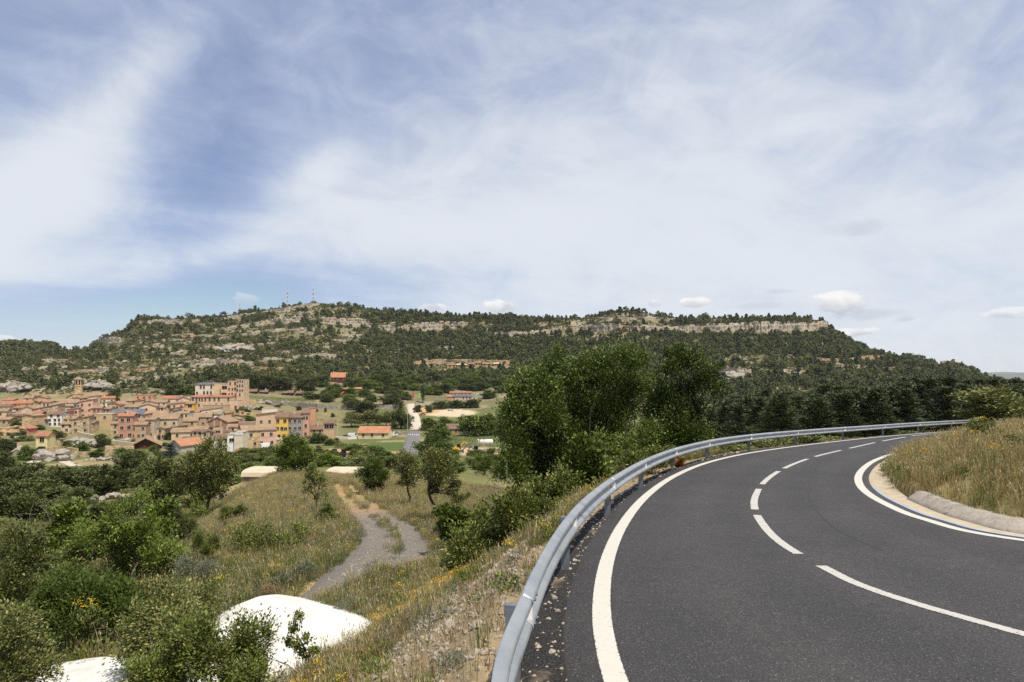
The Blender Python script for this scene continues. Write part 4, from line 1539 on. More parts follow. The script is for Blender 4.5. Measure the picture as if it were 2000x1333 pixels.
SCRV = [far_variant(s, 1.5, 1.15, 70, 0.75, m_) for s, m_ in ((17, 'far_scrub'), (18, 'far_scrub'), (19, 'far_oak'))]
scatter('mountain_scrub', SCRV, P, np.stack([np.zeros(n), np.zeros(n), r_.uniform(0, 6.28, n)], 1), r_.uniform(0.6, 1.5, n), r_.integers(0, 3, n), label='low olive scrub growing between the trees on the mountain', cat='scrub')

# boulders of the slopes
def rock_mesh(seed, mat):
    r = np.random.default_rng(seed)
    bpy_v = unit(r, 26) * r.uniform(0.7, 1.15, (26, 1)) * np.array((1.0, 0.85, 0.7))
    import bmesh
    bm = bmesh.new()
    for v in bpy_v:
        bm.verts.new(v)
    bmesh.ops.convex_hull(bm, input=bm.verts)
    bmesh.ops.delete(bm, geom=[v for v in bm.verts if not v.link_faces], context='VERTS')
    me = bpy.data.meshes.new('rock')
    bm.to_mesh(me)
    bm.free()
    me.materials.append(MATS[mat])
    return me


mottled('boulder', [(0.3, (0.16, 0.14, 0.115)), (0.55, (0.33, 0.295, 0.24)), (0.8, (0.47, 0.42, 0.34))], 1.4, bumpd=0.1, bscale=4)
ROCKV = [rock_mesh(s, 'boulder') for s in range(5)]
N = 5200
uu = r_.uniform(-60, 1950, N)
dd = np.sqrt(r_.uniform(455 ** 2, 1000 ** 2, N))
row = HOR - F * land(uu, dd) / dd
w = 0.18 + 0.75 * (1 - sstep(330, 620, uu)) * sstep(655, 700, row) + 0.25 * fbm(uu / 40, row / 12, 3)
k = (r_.random(N) < w) & ~((row > 715) & (uu > 470) & (uu < 1050)) & ~((row > 775) & (uu < 480))
uu, dd = uu[k], dd[k]
n = len(uu)
P = np.stack([(uu - 1000) / F * dd, dd, land(uu, dd) + 0.1], 1)
scatter('boulders', ROCKV, P, r_.uniform(0, 6.28, (n, 3)) * np.array((0.15, 0.15, 1)), np.exp(r_.normal(0.15, 0.45, n))[:, None] * np.array((1.35, 1.0, 0.8)), r_.integers(0, 5, n), label='pale limestone boulders strewn over the scrubby slopes', cat='boulders')

# ------------------------------------------------------------------ trees and bushes near the camera
def lobes_px(L, d, px0, depth=1.0, seed=0):
    """lobes drawn as (px, row, radius px) at depth d -> lobes about the tree's foot"""
    r = random.Random(seed)
    p = pt(px0, d)
    s = d / F
    out = []
    for (px, row, rad, *dy) in L:
        q = dy[0] if dy else r.uniform(-1, 1) * depth
        out.append(((px - px0) * s, q, (HOR - row) * s - p.z, rad * s, rad * s * 1.05, rad * s * 0.92))
    return p, out


def near_tree(name, cat, label, L, d, px0, n_cl, per, leaf, spread, tr, leafm, depth=1.0, barkm='bark', group=None, seed=1, **kw):
    p, lobes = lobes_px(L, d, px0, depth, seed)
    if per < 60:
        per, leaf, spread = int(per * 1.7), leaf * 1.12, spread * .74
        kw.setdefault('up', .7)
        kw.setdefault('fill', 3.2)
    (tv, tq), (cv, cq) = tree_shape(seed, lobes, n_cl, per, leaf, spread, tr, **kw)
    o = empty(name, p)
    bush = cat in ('bush', 'shrub')
    link('stems' if bush else 'trunk', mesh_np(name, tv, tq, [MATS[barkm]], smooth=True), o)
    link('foliage' if bush else 'crown', mesh_np(name, cv, cq, [MATS[leafm]]), o)
    return tag(o, label, cat, group)


near_tree('roadside_tree', 'tree', 'large dense green tree with several stems rising behind the near curve of the barrier',
          [(1086, 692, 15), (1084, 716, 20), (1040, 735, 20), (1022, 762, 24), (1060, 752, 28), (1100, 745, 30), (1132, 712, 22), (1150, 740, 32), (1175, 700, 20), (1192, 735, 32), (1212, 692, 17), (1232, 712, 22), (1252, 700, 14), (1240, 755, 30), (1262, 745, 18),
           (998, 800, 26), (985, 835, 18), (1025, 815, 34), (1070, 805, 40), (1120, 805, 44), (1175, 800, 42), (1220, 805, 36), (1010, 860, 30), (1055, 865, 44), (1110, 870, 52), (1165, 865, 44), (1205, 850, 30), (1000, 905, 28), (1045, 920, 42), (1095, 930, 50), (1150, 915, 40), (1080, 970, 40), (1040, 965, 36), (1130, 965, 36)],
          27, 1110, 1150, 96, 0.12, 0.2, 0.085, 'leaf_big', 1.4, seed=301, stems=4, fork=0.2, shoot=0.3, twig=0.1, barkm='dark_bark')
near_tree('roadside_tree', 'tree', 'slimmer open tree with bare limbs standing where the barrier bends away',
          [(1282, 748, 20), (1288, 775, 24), (1280, 805, 26), (1322, 698, 25), (1345, 706, 22), (1304, 722, 18), (1376, 745, 24), (1392, 726, 13), (1335, 760, 28), (1312, 800, 36), (1362, 805, 34), (1330, 850, 44), (1370, 850, 26), (1292, 850, 34), (1395, 760, 12)],
          32, 1340, 540, 84, 0.12, 0.19, 0.08, 'leaf_big', 0.9, seed=302, stems=2, fork=0.25, shoot=0.3, twig=0.2, barkm='dark_bark')
near_tree('bush', 'bush', 'rounded green bush between the two trees behind the barrier', [(1255, 850, 34), (1285, 860, 30), (1230, 875, 28), (1270, 890, 30)], 30, 1260, 90, 50, 0.10, 0.2, 0.05, 'leaf_green', 0.8, seed=303, stems=3, fork=0.1)
near_tree('bush', 'bush', 'small bush of rust orange dead leaves behind a barrier post', [(1326, 902, 10), (1322, 912, 8)], 23.5, 1325, 14, 40, 0.06, 0.09, 0.015, 'leaf_dead', 0.1, seed=304, stems=2, fork=0.1)
near_tree('bush', 'bush', 'sprawling bramble bush under the large tree next to the gravel slope',
          [(1010, 985, 46), (1060, 985, 44), (960, 1030, 44), (1010, 1040, 46), (920, 1060, 38), (1075, 965, 36), (1110, 950, 30), (895, 1080, 30), (960, 1075, 36), (1035, 1045, 30)], 17.5, 980, 300, 46, 0.085, 0.17, 0.05, 'leaf_bramble', 1.0, seed=305, stems=5, fork=0.1, shoot=0.4, twig=0.25)
near_tree('bush', 'bush', 'low green bush on the embankment beneath the barrier below the slimmer tree', [(1200, 930, 34), (1240, 915, 30), (1170, 945, 26), (1290, 900, 24)], 21, 1215, 110, 44, 0.085, 0.16, 0.04, 'leaf_bramble', 0.7, seed=306, stems=4, fork=0.1)


def bare(name, label, d, px0, targets, r0, seed, cat='shrub'):
    """leafless pale branches"""
    r = np.random.default_rng(seed)
    p, L = lobes_px([(a, b_, 4) for a, b_ in targets], d, px0, 0.4, seed)
    paths = []
    for l in L:
        P = curve(r, (0, 0, -0.1), l[:3], 7, 0.08)
        paths.append((P, np.linspace(r0, r0 * 0.3, 7)))
        for k in range(5):
            s = P[r.integers(2, 6)]
            e = s + unit(r, 1)[0] * np.array((1, 1, .6)) * np.linalg.norm(l[:3]) * r.uniform(.12, .3) + np.array((0, 0, .15))
            paths.append((curve(r, s, e, 4, 0.1), np.linspace(r0 * .4, r0 * .12, 4)))
    v, q = tubes(paths, 4)
    o = link(name, mesh_np(name, v, q, [MATS['pale_bark']], smooth=True), None, p)
    return tag(o, label, cat)


bare('bare_shrub', 'leafless pale grey branches standing up out of the bramble bush', 17.5, 985, [(975, 925), (990, 900), (1028, 945), (1000, 935), (968, 960)], 0.022, 5)
# trees on the knoll beside the farm track
near_tree('almond_tree', 'tree', 'tall loose tree with dark forked trunk at the left edge of the dry knoll',
          [(405, 880, 30), (375, 905, 26), (435, 900, 26), (360, 930, 20), (400, 925, 34), (440, 935, 22), (455, 910, 14), (385, 955, 24), (425, 960, 18)], 62, 405, 260, 40, 0.19, 0.30, 0.17, 'leaf_olive', 1.2, seed=311, fork=0.3, twig=0.5)
near_tree('almond_tree', 'tree', 'round green tree at the head of the knoll above the long pale roof',
          [(572, 872, 26), (550, 890, 20), (598, 890, 22), (575, 905, 26), (545, 912, 12), (603, 912, 14)], 74, 574, 190, 40, 0.19, 0.28, 0.13, 'leaf_green', 1.0, seed=312, fork=0.25, twig=0.4)
near_tree('almond_tree', 'tree', 'half dead scraggly tree with bare twigs on the knoll left of the track',
          [(608, 925, 18), (620, 945, 15), (600, 950, 12), (625, 975, 12), (612, 912, 10)], 38, 620, 50, 30, 0.10, 0.16, 0.06, 'leaf_green', 0.5, seed=313, fork=0.3, twig=0.9)
bare('bare_branches', 'dry leafless twigs at the foot of the scraggly tree on the knoll', 38, 615, [(580, 950), (645, 945), (640, 990), (590, 985), (655, 965)], 0.03, 15)
near_tree('almond_tree', 'tree', 'compact bright green young tree in the dry grass at the top of the track',
          [(730, 908, 18), (712, 925, 16), (748, 925, 16), (730, 935, 22)], 54, 730, 120, 40, 0.14, 0.2, 0.05, 'leaf_bright', 0.6, seed=314, fork=0.2, stems=4)
near_tree('almond_tree', 'tree', 'thin pale leaved tree right of the track, the farther of the pair',
          [(800, 900, 20), (782, 918, 14), (815, 918, 16), (800, 935, 18), (790, 890, 10)], 42, 800, 110, 32, 0.11, 0.2, 0.07, 'leaf_olive', 0.7, seed=315, fork=0.4, twig=0.8)
near_tree('almond_tree', 'tree', 'gnarled open tree with leaning dark trunk right of the track, the nearer of the pair',
          [(850, 900, 24), (828, 925, 18), (872, 920, 22), (890, 940, 14), (850, 945, 22), (838, 890, 14), (868, 890, 14), (880, 962, 10)], 34, 850, 170, 34, 0.10, 0.19, 0.085, 'leaf_olive', 0.8, seed=316, fork=0.45, twig=0.9)
near_tree('bush', 'bush', 'green bush at the edge of the field behind the gnarled tree', [(958, 905, 18), (940, 918, 14), (975, 918, 14)], 78, 958, 60, 32, 0.17, 0.26, 0.05, 'leaf_bright', 0.9, seed=317, stems=3, fork=0.1)
# bushes of the near left slope
near_tree('bush', 'bush', 'upright almond bush with narrow green leaves in the middle of the left slope',
          [(245, 1010, 32), (215, 1040, 34), (270, 1040, 36), (310, 1085, 30), (240, 1085, 48), (190, 1085, 26), (285, 1120, 40), (220, 1135, 36), (255, 985, 18), (330, 1100, 20)], 21, 245, 210, 54, 0.115, 0.17, 0.045, 'leaf_green', 0.9, seed=321, stems=5, fork=0.12, aspect=0.3, shoot=0.3, twig=0.4)
near_tree('bush', 'bush', 'broad leaved green bush beside the almond bush, farther down the slope',
          [(130, 1010, 28), (110, 1040, 26), (150, 1040, 26), (128, 1065, 28)], 33, 130, 110, 40, 0.16, 0.19, 0.05, 'leaf_green', 0.7, seed=322, stems=3, fork=0.12, aspect=0.8)
near_tree('bush', 'bush', 'tall dark green bush at the left border of the picture', [(20, 1070, 40), (45, 1100, 36), (10, 1130, 50), (40, 1160, 44), (0, 1180, 45)], 16, 20, 170, 50, 0.075, 0.16, 0.04, 'leaf_oak', 0.7, seed=323, stems=4, fork=0.12, shoot=0.3)
near_tree('bush', 'bush', 'bright bramble bush below the almond bush', [(110, 1160, 36), (160, 1170, 40), (200, 1190, 40), (90, 1200, 36), (140, 1215, 40), (230, 1210, 30)], 13.5, 145, 200, 48, 0.075, 0.14, 0.03, 'leaf_bright', 0.6, seed=324, stems=5, fork=0.1, shoot=0.35)
near_tree('bush', 'bush', 'olive brown dog rose in the bottom left corner', [(20, 1230, 40), (50, 1215, 26), (40, 1290, 46), (0, 1300, 50), (60, 1320, 36)], 8.6, 25, 170, 46, 0.042, 0.09, 0.02, 'leaf_olive', 0.4, seed=325, stems=5, fork=0.1, shoot=0.25)
near_tree('bush', 'bush', 'leafy dog rose in front of the white mound', [(430, 1255, 40), (395, 1235, 34), (480, 1265, 34), (370, 1290, 44), (440, 1310, 52), (505, 1300, 30), (490, 1330, 40), (475, 1215, 10), (425, 1205, 12)], 8.8, 430, 260, 46, 0.044, 0.09, 0.010, 'leaf_bramble', 0.45, seed=326, stems=6, fork=0.1, shoot=0.35, twig=0.15)
near_tree('bush', 'bush', 'tangled bramble left of the dog rose', [(300, 1215, 40), (260, 1240, 34), (340, 1220, 36), (310, 1265, 40), (250, 1280, 34), (370, 1200, 24)], 11, 300, 210, 46, 0.055, 0.12, 0.025, 'leaf_olive', 0.6, seed=327, stems=6, fork=0.1, shoot=0.4, twig=0.4)
near_tree('bush', 'bush', 'low bramble along the bottom edge over the white ground', [(265, 1322, 26), (300, 1325, 30), (330, 1318, 26)], 8.6, 290, 90, 42, 0.044, 0.09, 0.015, 'leaf_bramble', 0.4, seed=328, stems=5, fork=0.1, shoot=0.3)
near_tree('bush', 'bush', 'wide dark bramble thicket on the knoll beside the track', [(470, 1065, 36), (520, 1060, 38), (560, 1065, 32), (440, 1085, 26), (500, 1090, 36), (575, 1045, 20), (545, 1085, 28)], 26, 505, 190, 44, 0.085, 0.2, 0.03, 'leaf_bramble', 1.0, seed=329, stems=6, fork=0.1, shoot=0.4, twig=0.5)
near_tree('bush', 'bush', 'silvery grey bush between the almond bush and the bramble thicket', [(385, 1130, 26), (360, 1110, 20), (405, 1145, 22)], 20, 385, 100, 44, 0.06, 0.13, 0.02, 'leaf_grey', 0.5, seed=330, stems=5, fork=0.1, aspect=0.3)
near_tree('bush', 'bush', 'small green bush against the trunk at the left edge of the knoll', [(388, 990, 14), (396, 1005, 14), (380, 1010, 12)], 56, 388, 40, 34, 0.13, 0.2, 0.03, 'leaf_green', 0.4, seed=331, stems=3, fork=0.1)
near_tree('bush', 'bush', 'grey green broom on the slope left of the almond bush', [(70, 1100, 26), (40, 1050, 22), (90, 1120, 26)], 24, 70, 80, 44, 0.09, 0.18, 0.03, 'leaf_olive', 0.6, seed=332, stems=4, fork=0.1)
near_tree('bush', 'bush', 'olive green bramble between bush and white mound', [(330, 1165, 30), (290, 1170, 30), (380, 1180, 26), (420, 1165, 22)], 15.5, 345, 130, 44, 0.065, 0.15, 0.02, 'leaf_olive', 0.6, seed=333, stems=5, fork=0.1, shoot=0.3)

bare('bare_shrub', 'dead grey branch sticking out of the brambles at the bottom', 9.5, 320, [(300, 1235), (340, 1255), (285, 1270), (365, 1240)], 0.008, 25)
bare('bare_shrub', 'pale dead branches among the bushes near the left border', 34, 75, [(60, 985), (95, 975), (40, 1000), (110, 1000)], 0.022, 26)
bare('bare_shrub', 'leafless grey twigs standing in the bramble thicket on the knoll', 25.5, 520, [(500, 1015), (540, 1010), (560, 1030), (480, 1035), (525, 1000)], 0.012, 27)
bare('bare_shrub', 'dry grey branch lying among the holm oaks', 88, 268, [(255, 935), (285, 930), (300, 940)], 0.05, 28)
near_tree('bush', 'bush', 'slender leafy shoots rising in front of the white mound', [(572, 1232, 7), (580, 1208, 5), (590, 1250, 8), (606, 1240, 6), (560, 1262, 8), (600, 1268, 9), (622, 1262, 6)], 8.4, 585, 26, 34, 0.038, 0.045, 0.006, 'leaf_bramble', 0.2, seed=341, stems=4, fork=0.08, twig=0.1)
near_tree('bush', 'bush', 'grey green herb cushion beside the start of the gravel track', [(560, 1140, 26), (595, 1125, 22), (535, 1150, 20), (610, 1140, 16)], 19, 570, 110, 46, 0.07, 0.13, 0.012, 'leaf_grey', 0.5, seed=342, stems=5, fork=0.1, aspect=0.25)
near_tree('bush', 'bush', 'rust brown dry bush at the upper edge of the white mound', [(528, 1150, 12), (540, 1158, 10)], 17.6, 533, 30, 40, 0.05, 0.08, 0.008, 'grass_red', 0.2, seed=343, stems=4, fork=0.1, aspect=0.2)

# more of the thicket on the left slope: copies of the bushes above
bsrc = [o for o in COL.objects if o.name.split('.')[0] == 'bush' and o.get('label', '').split()[-1] in ('slope', 'picture', 'bush', 'rose', 'mound', 'track')]
rb = random.Random(4)
for k, (px, d, sc_) in enumerate(((90, 19, .9), (160, 26, .8), (300, 27, .75), (350, 31, .8), (30, 30, 1.1), (400, 23, .6), (70, 40, 1.2), (200, 40, 1.1), (270, 38, .9), (20, 48, 1.3), (440, 33, .6),
                                  (560, 30, .5), (600, 26, .5), (455, 40, .6), (640, 34, .45), (900, 24, .7), (870, 28, .6), (930, 34, .8), (960, 28, .8), (900, 44, .8), (830, 50, .6), (780, 58, .7), (960, 52, 1.0), (1010, 40, 1.1), (1090, 19, .9), (1130, 21, .9), (1165, 23, .9), (1200, 25, .8), (1150, 18.5, .6), (1225, 23, .6), (1265, 26, .8), (1300, 28, .8), (1190, 20, .55), (1110, 16.5, .5), (1330, 29, .7))):
    c = copy_tree(bsrc[k % len(bsrc)])
    p = pt(px, d)
    c.location = p
    c.rotation_euler = (0, 0, rb.uniform(0, 6.28))
    s_ = sc_ * rb.uniform(.85, 1.15)
    c.scale = (s_, s_, s_ * rb.uniform(.8, 1.0))
    left_ = px < 500
    rail_ = px > 1050
    tag(c, 'green bush of the thicket covering the slope below the village' if left_ else 'green bush crowding the embankment just behind the barrier' if rail_ else 'green bush growing beside the farm track', 'bush', 'thicket bushes of the slope' if left_ else 'bushes just behind the barrier' if rail_ else 'bushes beside the farm track')

# behind the barrier, towards the wood
rb = random.Random(12)
for (px, d, w, h, kind, lab) in (
        (1600, 47, 3.8, 2.5, 'greytree', 'olive green bush behind the straight part of the barrier'), (1645, 50, 2.4, 1.7, 'greytree', 'smaller olive bush touching the bush behind the straight barrier'),
        (1783, 62, 2.2, 2.6, 'brightree', 'bright green sapling behind the far barrier'), (1945, 58, 5.2, 4.0, 'greytree', 'big grey green bush above the grassy bank'),
        (1990, 62, 4.5, 3.4, 'shrub', 'dark bush at the right border above the grassy bank'), (1430, 37, 1.8, 1.6, 'brightree', 'yellowish green shrub behind the barrier at the edge of the pines')):
    p = pt(px, d)
    plant(kind, p, w, h, lab, 'bush', name='bush')
low = (1345, 1365, 1385, 1410, 1440, 1470, 1500, 1530, 1565, 1600, 1640, 1680, 1715, 1750, 1790, 1830, 1870)
for k, px in enumerate(low):
    j = nearest_i(np.stack([1000 + F * RAIL[:, 0] / np.maximum(RAIL[:, 1], .5), RAIL[:, 1] * 0], 1), (px, 0))
    q = RAIL[j] - RN[j] * rb.uniform(1.2, 2.0)
    plant('shrub', (q[0], q[1], gz(q[0], q[1]) - .05), rb.uniform(1.6, 2.6), rb.uniform(0.6, 1.0), 'low green shrub growing close behind the far barrier posts', 'shrub', 'shrubs behind the far barrier')
# pines of the wood beyond the barrier
r_ = np.random.default_rng(33)
cnt = 0
spots = []
for _ in range(4000):
    px, d = r_.uniform(1385, 2090), math.sqrt(r_.uniform(64 ** 2, 190 ** 2))
    if px < 1470 and d < 85 or px < 1420 and d < 110:
        continue
    x, y = (px - 1000) / F * d, d
    if any((x - a) ** 2 + (y - c) ** 2 < (2.2 + (d - 60) * 0.02) ** 2 for a, c in spots):
        continue
    if dist_to(ROADL[::10], [x], [y])[0] < 9:
        continue
    spots.append((x, y))
    if len(spots) >= 290:
        break
for (x, y) in spots:
    z = gz(x, y)
    px = 1000 + F * x / y
    top = np.interp(px, [1380, 1450, 1560, 1700, 1800, 1900, 2000, 2100], [800, 775, 768, 758, 748, 748, 742, 745]) + r_.normal() * 7
    h = np.clip((HOR - top) * y / F - z, 4.5, 12.5)
    plant('pine', (x, y, z), h * r_.uniform(0.48, 0.66), h, 'dark pine in the wood beyond the barrier', 'tree', 'pines of the wood beyond the road')
# holm oaks on the left, between the slope and the village
for (px, d, w, h, lab) in ((135, 108, 105, 72, 'big dark holm oak in front of the shed with the red door'), (212, 106, 92, 66, 'dark round holm oak beside the big oak, above the stone bank'),
                           (322, 84, 84, 88, 'dense blackish holm oak next to the tall loose tree'), (30, 122, 95, 62, 'holm oak at the left border below the shed with the red door'),
                           (85, 92, 92, 60, 'wide olive holm oak below the big oak'), (20, 78, 84, 66, 'holm oak cut by the left border, lower on the slope'),
                           (272, 150, 82, 52, 'holm oak thicket below the wooden chalet'), (150, 86, 62, 46, 'small grey holm oak beside the stone bank'),
                           (55, 72, 66, 58, 'small holm oak nearest the upper left bushes'), (-5, 140, 70, 70, 'dark oak at the left border beside the shed'),
                           (185, 128, 60, 46, 'holm oak crown showing between the two big oaks'), (350, 118, 60, 60, 'oak half hidden behind the blackish oak'), (300, 132, 60, 44, 'oak behind the blackish oak, towards the chalet')):
    p = pt(px, d)
    plant('oak', p, 1.0 * w * d / F, 1.12 * h * d / F, lab, 'tree')

# ------------------------------------------------------------------ the white mound in the hollow
m, b = newmat('white_ground')
p_ = geo_pos(b)
n1, n2 = b.noise(p_, 1.3, 6, 0.6), b.noise(p_, 11.0, 6, 0.7)
c = b.ramp(n1, [(0.3, (0.52, 0.49, 0.42)), (0.5, (0.66, 0.635, 0.575)), (0.7, (0.72, 0.70, 0.65))])
c = b.mix(b.m('MULTIPLY', b.ramp01(n2, 0.60, 0.74), 0.5), c, (0.52, 0.42, 0.27))
finish(b, c, 0.9, 0.15, 0, bump(b, n2, 0.5, 0.05))
rim = [(415, 14.2), (430, 15.6), (475, 16.6), (540, 17.0), (600, 16.2), (660, 15.0), (724, 13.6), (722, 13.2), (680, 12.5), (610, 11.7), (540, 11.0), (460, 10.0), (400, 9.4), (240, 9.0), (120, 9.2), (40, 9.6), (40, 12.6), (120, 13.0), (250, 12.9), (340, 12.9), (390, 13.4)]
RIM = spline([((a - 1000) / F * d, d) for a, d in rim] + [((rim[0][0] - 1000) / F * rim[0][1], rim[0][1])], 90, 0)[:-1]
gx, gy = np.meshgrid(np.linspace(RIM[:, 0].min(), RIM[:, 0].max(), 110), np.linspace(RIM[:, 1].min(), RIM[:, 1].max(), 90))
gxr, gyr = gx.ravel(), gy.ravel()
ins = inside(RIM, gxr, gyr)
dr = dist_to(np.concatenate([RIM, RIM[:1]]), gxr, gyr) * np.where(ins, 1, -1)
zg = base_z(1000 + F * gxr / gyr, gyr) + .05
zz = zg + np.where(dr > -0.12, 0.06 + 0.24 * (1 - np.exp(-np.maximum(dr, 0) / 0.35)) + 0.045 * fbm(gxr / 1.6, gyr / 1.6, 3), -0.3)
zz -= 0.03 * np.abs(fbm(gxr / 0.5, gyr / 0.5, 2))
ok = (dr > -0.3)
ii = np.arange(len(gxr)).reshape(gx.shape)
Q = np.stack([ii[:-1, :-1], ii[:-1, 1:], ii[1:, 1:], ii[1:, :-1]], -1).reshape(-1, 4)
Q = Q[ok[Q].all(1)]
tag(link('white_mound', mesh_np('white_mound', np.stack([gxr, gyr, zz], 1), Q, [MATS['white_ground']], smooth=True)), 'smooth white mound in the hollow at the start of the track', 'mound')

# ------------------------------------------------------------------ grasses and herbs
def tuft(seed, n, h, spread, lean, w, mat, seedhead=0.0, headmat=None):
    r = np.random.default_rng(seed)
    V, Q, mi = [], [], []
    for k in range(n):
        a, rr = r.random() * 6.28, spread * r.random() ** .6
        p0 = np.array((rr * math.cos(a), rr * math.sin(a), -0.02))
        hh = h * r.uniform(0.45, 1.15)
        ln = lean * r.uniform(0.2, 1.2) * hh
        b_ = a + r.normal() * .8
        out = np.array((math.cos(b_), math.sin(b_), 0))
        sd = np.array((-math.sin(b_ + r.normal() * .5), math.cos(b_), 0)) * w * r.uniform(.6, 1.3)
        pts = [p0, p0 + out * ln * .3 + np.array((0, 0, hh * .55)), p0 + out * ln + np.array((0, 0, hh))]
        o = len(V)
        V += [pts[0] - sd, pts[0] + sd, pts[1] + sd * .8, pts[1] - sd * .8, pts[2] + sd * .15, pts[2] - sd * .15]
        Q += [(o, o + 1, o + 2, o + 3), (o + 3, o + 2, o + 4, o + 5)]
        mi += [0, 0]
        if r.random() < seedhead:
            t = (pts[2] - pts[1])
            t /= np.linalg.norm(t)
            s2 = sd / (np.linalg.norm(sd) + 1e-9) * w * 2.2
            o = len(V)
            c0 = pts[2]
            V += [c0 - t * h * .06, c0 + s2, c0 + t * h * .13, c0 - s2]
            Q.append((o, o + 1, o + 2, o + 3))
            mi.append(1)
    return mesh_np('tuft', np.array(V), np.array(Q), [MATS[mat], MATS[headmat or mat]], mi)


def herb(seed, R, H, n, leaf, mat, flowers=0, fmat='petal_yellow', fs=0.03, aspect=0.35):
    r = np.random.default_rng(seed)
    t = r.random(n)
    a = r.random(n) * 6.28
    rad = R * r.random(n) ** .55
    P = np.stack([rad * np.cos(a), rad * np.sin(a), H * (0.1 + 0.9 * t) * (1 - 0.45 * (rad / R) ** 2)], 1)
    d = np.stack([np.cos(a) * .5, np.sin(a) * .5, np.ones(n)], 1)
    V, Q = leaves(r, P, leaf, aspect, 0.1, d)
    mi = np.zeros(len(Q), int)
    if flowers:
        a = r.random(flowers) * 6.28
        rad = R * .85 * r.random(flowers) ** .6
        P2 = np.stack([rad * np.cos(a), rad * np.sin(a), H * r.uniform(0.85, 1.15, flowers) * (1 - 0.3 * (rad / R) ** 2)], 1)
        V2, Q2 = leaves(r, P2, fs, 0.9, 2.5)
        Q = np.concatenate([Q, Q2 + len(V)])
        V = np.concatenate([V, V2])
        mi = np.concatenate([mi, np.ones(flowers, int)])
    return mesh_np('herb', V, Q, [MATS[mat], MATS[fmat]], mi)


DRY = [tuft(s, 22, 0.55, 0.16, 0.45, 0.0042, 'grass_dry', 0.5, 'grass_dry') for s in (1, 2, 3)]
GOLD = [tuft(s, 22, 0.55, 0.16, 0.45, 0.0042, 'grass_gold', 0.5, 'grass_dry') for s in (21, 22, 23)]
GRN = [tuft(s, 24, 0.42, 0.15, 0.5, 0.005, 'grass_green', 0.15, 'grass_dry') for s in (4, 5)]
RED = [tuft(s, 24, 0.36, 0.17, 0.6, 0.0042, 'grass_red', 0.6, 'grass_red') for s in (6, 7)]
OLV = [tuft(s, 24, 0.45, 0.17, 0.5, 0.0045, 'grass_olive', 0.4, 'grass_dry') for s in (8, 9)]
HGR = [herb(s, 0.28, 0.34, 240, 0.06, 'leaf_grey') for s in (10, 11)]
HGN = [herb(s, 0.30, 0.36, 240, 0.065, 'leaf_green', aspect=0.5) for s in (12, 13)]
FLO = [herb(s, 0.20, 0.42, 110, 0.05, 'leaf_olive', 46, 'petal_yellow', 0.035) for s in (14, 15)]
FLO2 = [herb(16, 0.22, 0.40, 120, 0.05, 'leaf_grey', 70, 'petal_orange', 0.032)]
GV = DRY + GRN + RED + OLV + HGR + HGN + FLO + FLO2 + GOLD       # 0-2 dry 3-4 green 5-6 red 7-8 olive 9-10 grey 11-12 herb 13-14 flowers 15 orange


def pick(r, n, table):
    """table: list of (first, count, weight array)"""
    W_ = np.stack([np.broadcast_to(np.maximum(w, 0), n) for _, _, w in table], 1)
    c = np.cumsum(W_, 1)
    q = r.random(n) * c[:, -1]
    k = (q[:, None] > c).sum(1)
    f = np.array([t[0] for t in table])[k]
    m_ = np.array([t[1] for t in table])[k]
    return f + (r.random(n) * m_).astype(int)


def cover(name, x, y, table_fn, smin, smax, label, cat, seed, zoff=0.0):
    r = np.random.default_rng(seed)
    n = len(x)
    idx = pick(r, n, table_fn(x, y))
    rot = np.stack([r.normal(0, .08, n), r.normal(0, .08, n), r.uniform(0, 6.28, n)], 1)
    s = r.uniform(smin, smax, n)
    z = ground(x, y, False) + zoff
    return scatter(name, GV, np.stack([x, y, z], 1), rot, s, idx, 'stuff', label, cat)


r_ = np.random.default_rng(55)
# right bank
x, y = r_.uniform(6, 48, 60000), r_.uniform(6, 46, 60000)
u_ = 1000 + F * x / y
s = (u_ > 1640) & (u_ < 2120) & ~inside(POLY[::4], x, y)
x, y = x[s], y[s]
di, do = dist_to(ROADR[::4], x, y), dist_to(ROADL[::4], x, y)
kl = nearest_i(INNER, on_road(1712, 978))
edge = bank0(y) - np.interp(y, [13, 17], [-0.02, 0.12]) + 0.10 * fbm(x / .5, y / .5, 2)
s = (di < do) & (di > edge) & (di < 16) & (r_.random(len(x)) < np.clip(1.25 - (y - 8) / 55, .3, 1))
x, y, di = x[s], y[s], di[s]


def bank_t(x, y):
    u_ = 1000 + F * x / y
    n1, n2 = fbm(x / 1.6, y / 1.6, 3), fbm(x / 4.0 + 7, y / 4.0, 3)
    di = dist_to(ROADR[::4], x, y)
    green = np.exp(-(((u_ - 1915) / 45) ** 2 + ((y - 14.5) / 2.2) ** 2))
    tip = sstep(1790, 1725, u_) * (1 - sstep(1.5, 3.0, di))
    red = sstep(4.0, 7.5, di) + sstep(20, 27, y) * .4
    return [(0, 3, 0.3 + n1), (16, 3, 0.75), (3, 2, 0.34 + .7 * np.maximum(n2, 0) + 3.5 * green + .6 * tip), (5, 2, 0.25 + 1.3 * red + .4 * np.maximum(-n1, 0)), (7, 2, 0.45 + .4 * n2 + 2.0 * tip), (11, 2, 0.03 + 0.8 * tip), (13, 2, 0.012)]


cover('bank_grass', x, y, bank_t, 0.42, 0.92, 'tall dry golden grass covering the bank inside the bend', 'grass', 1)
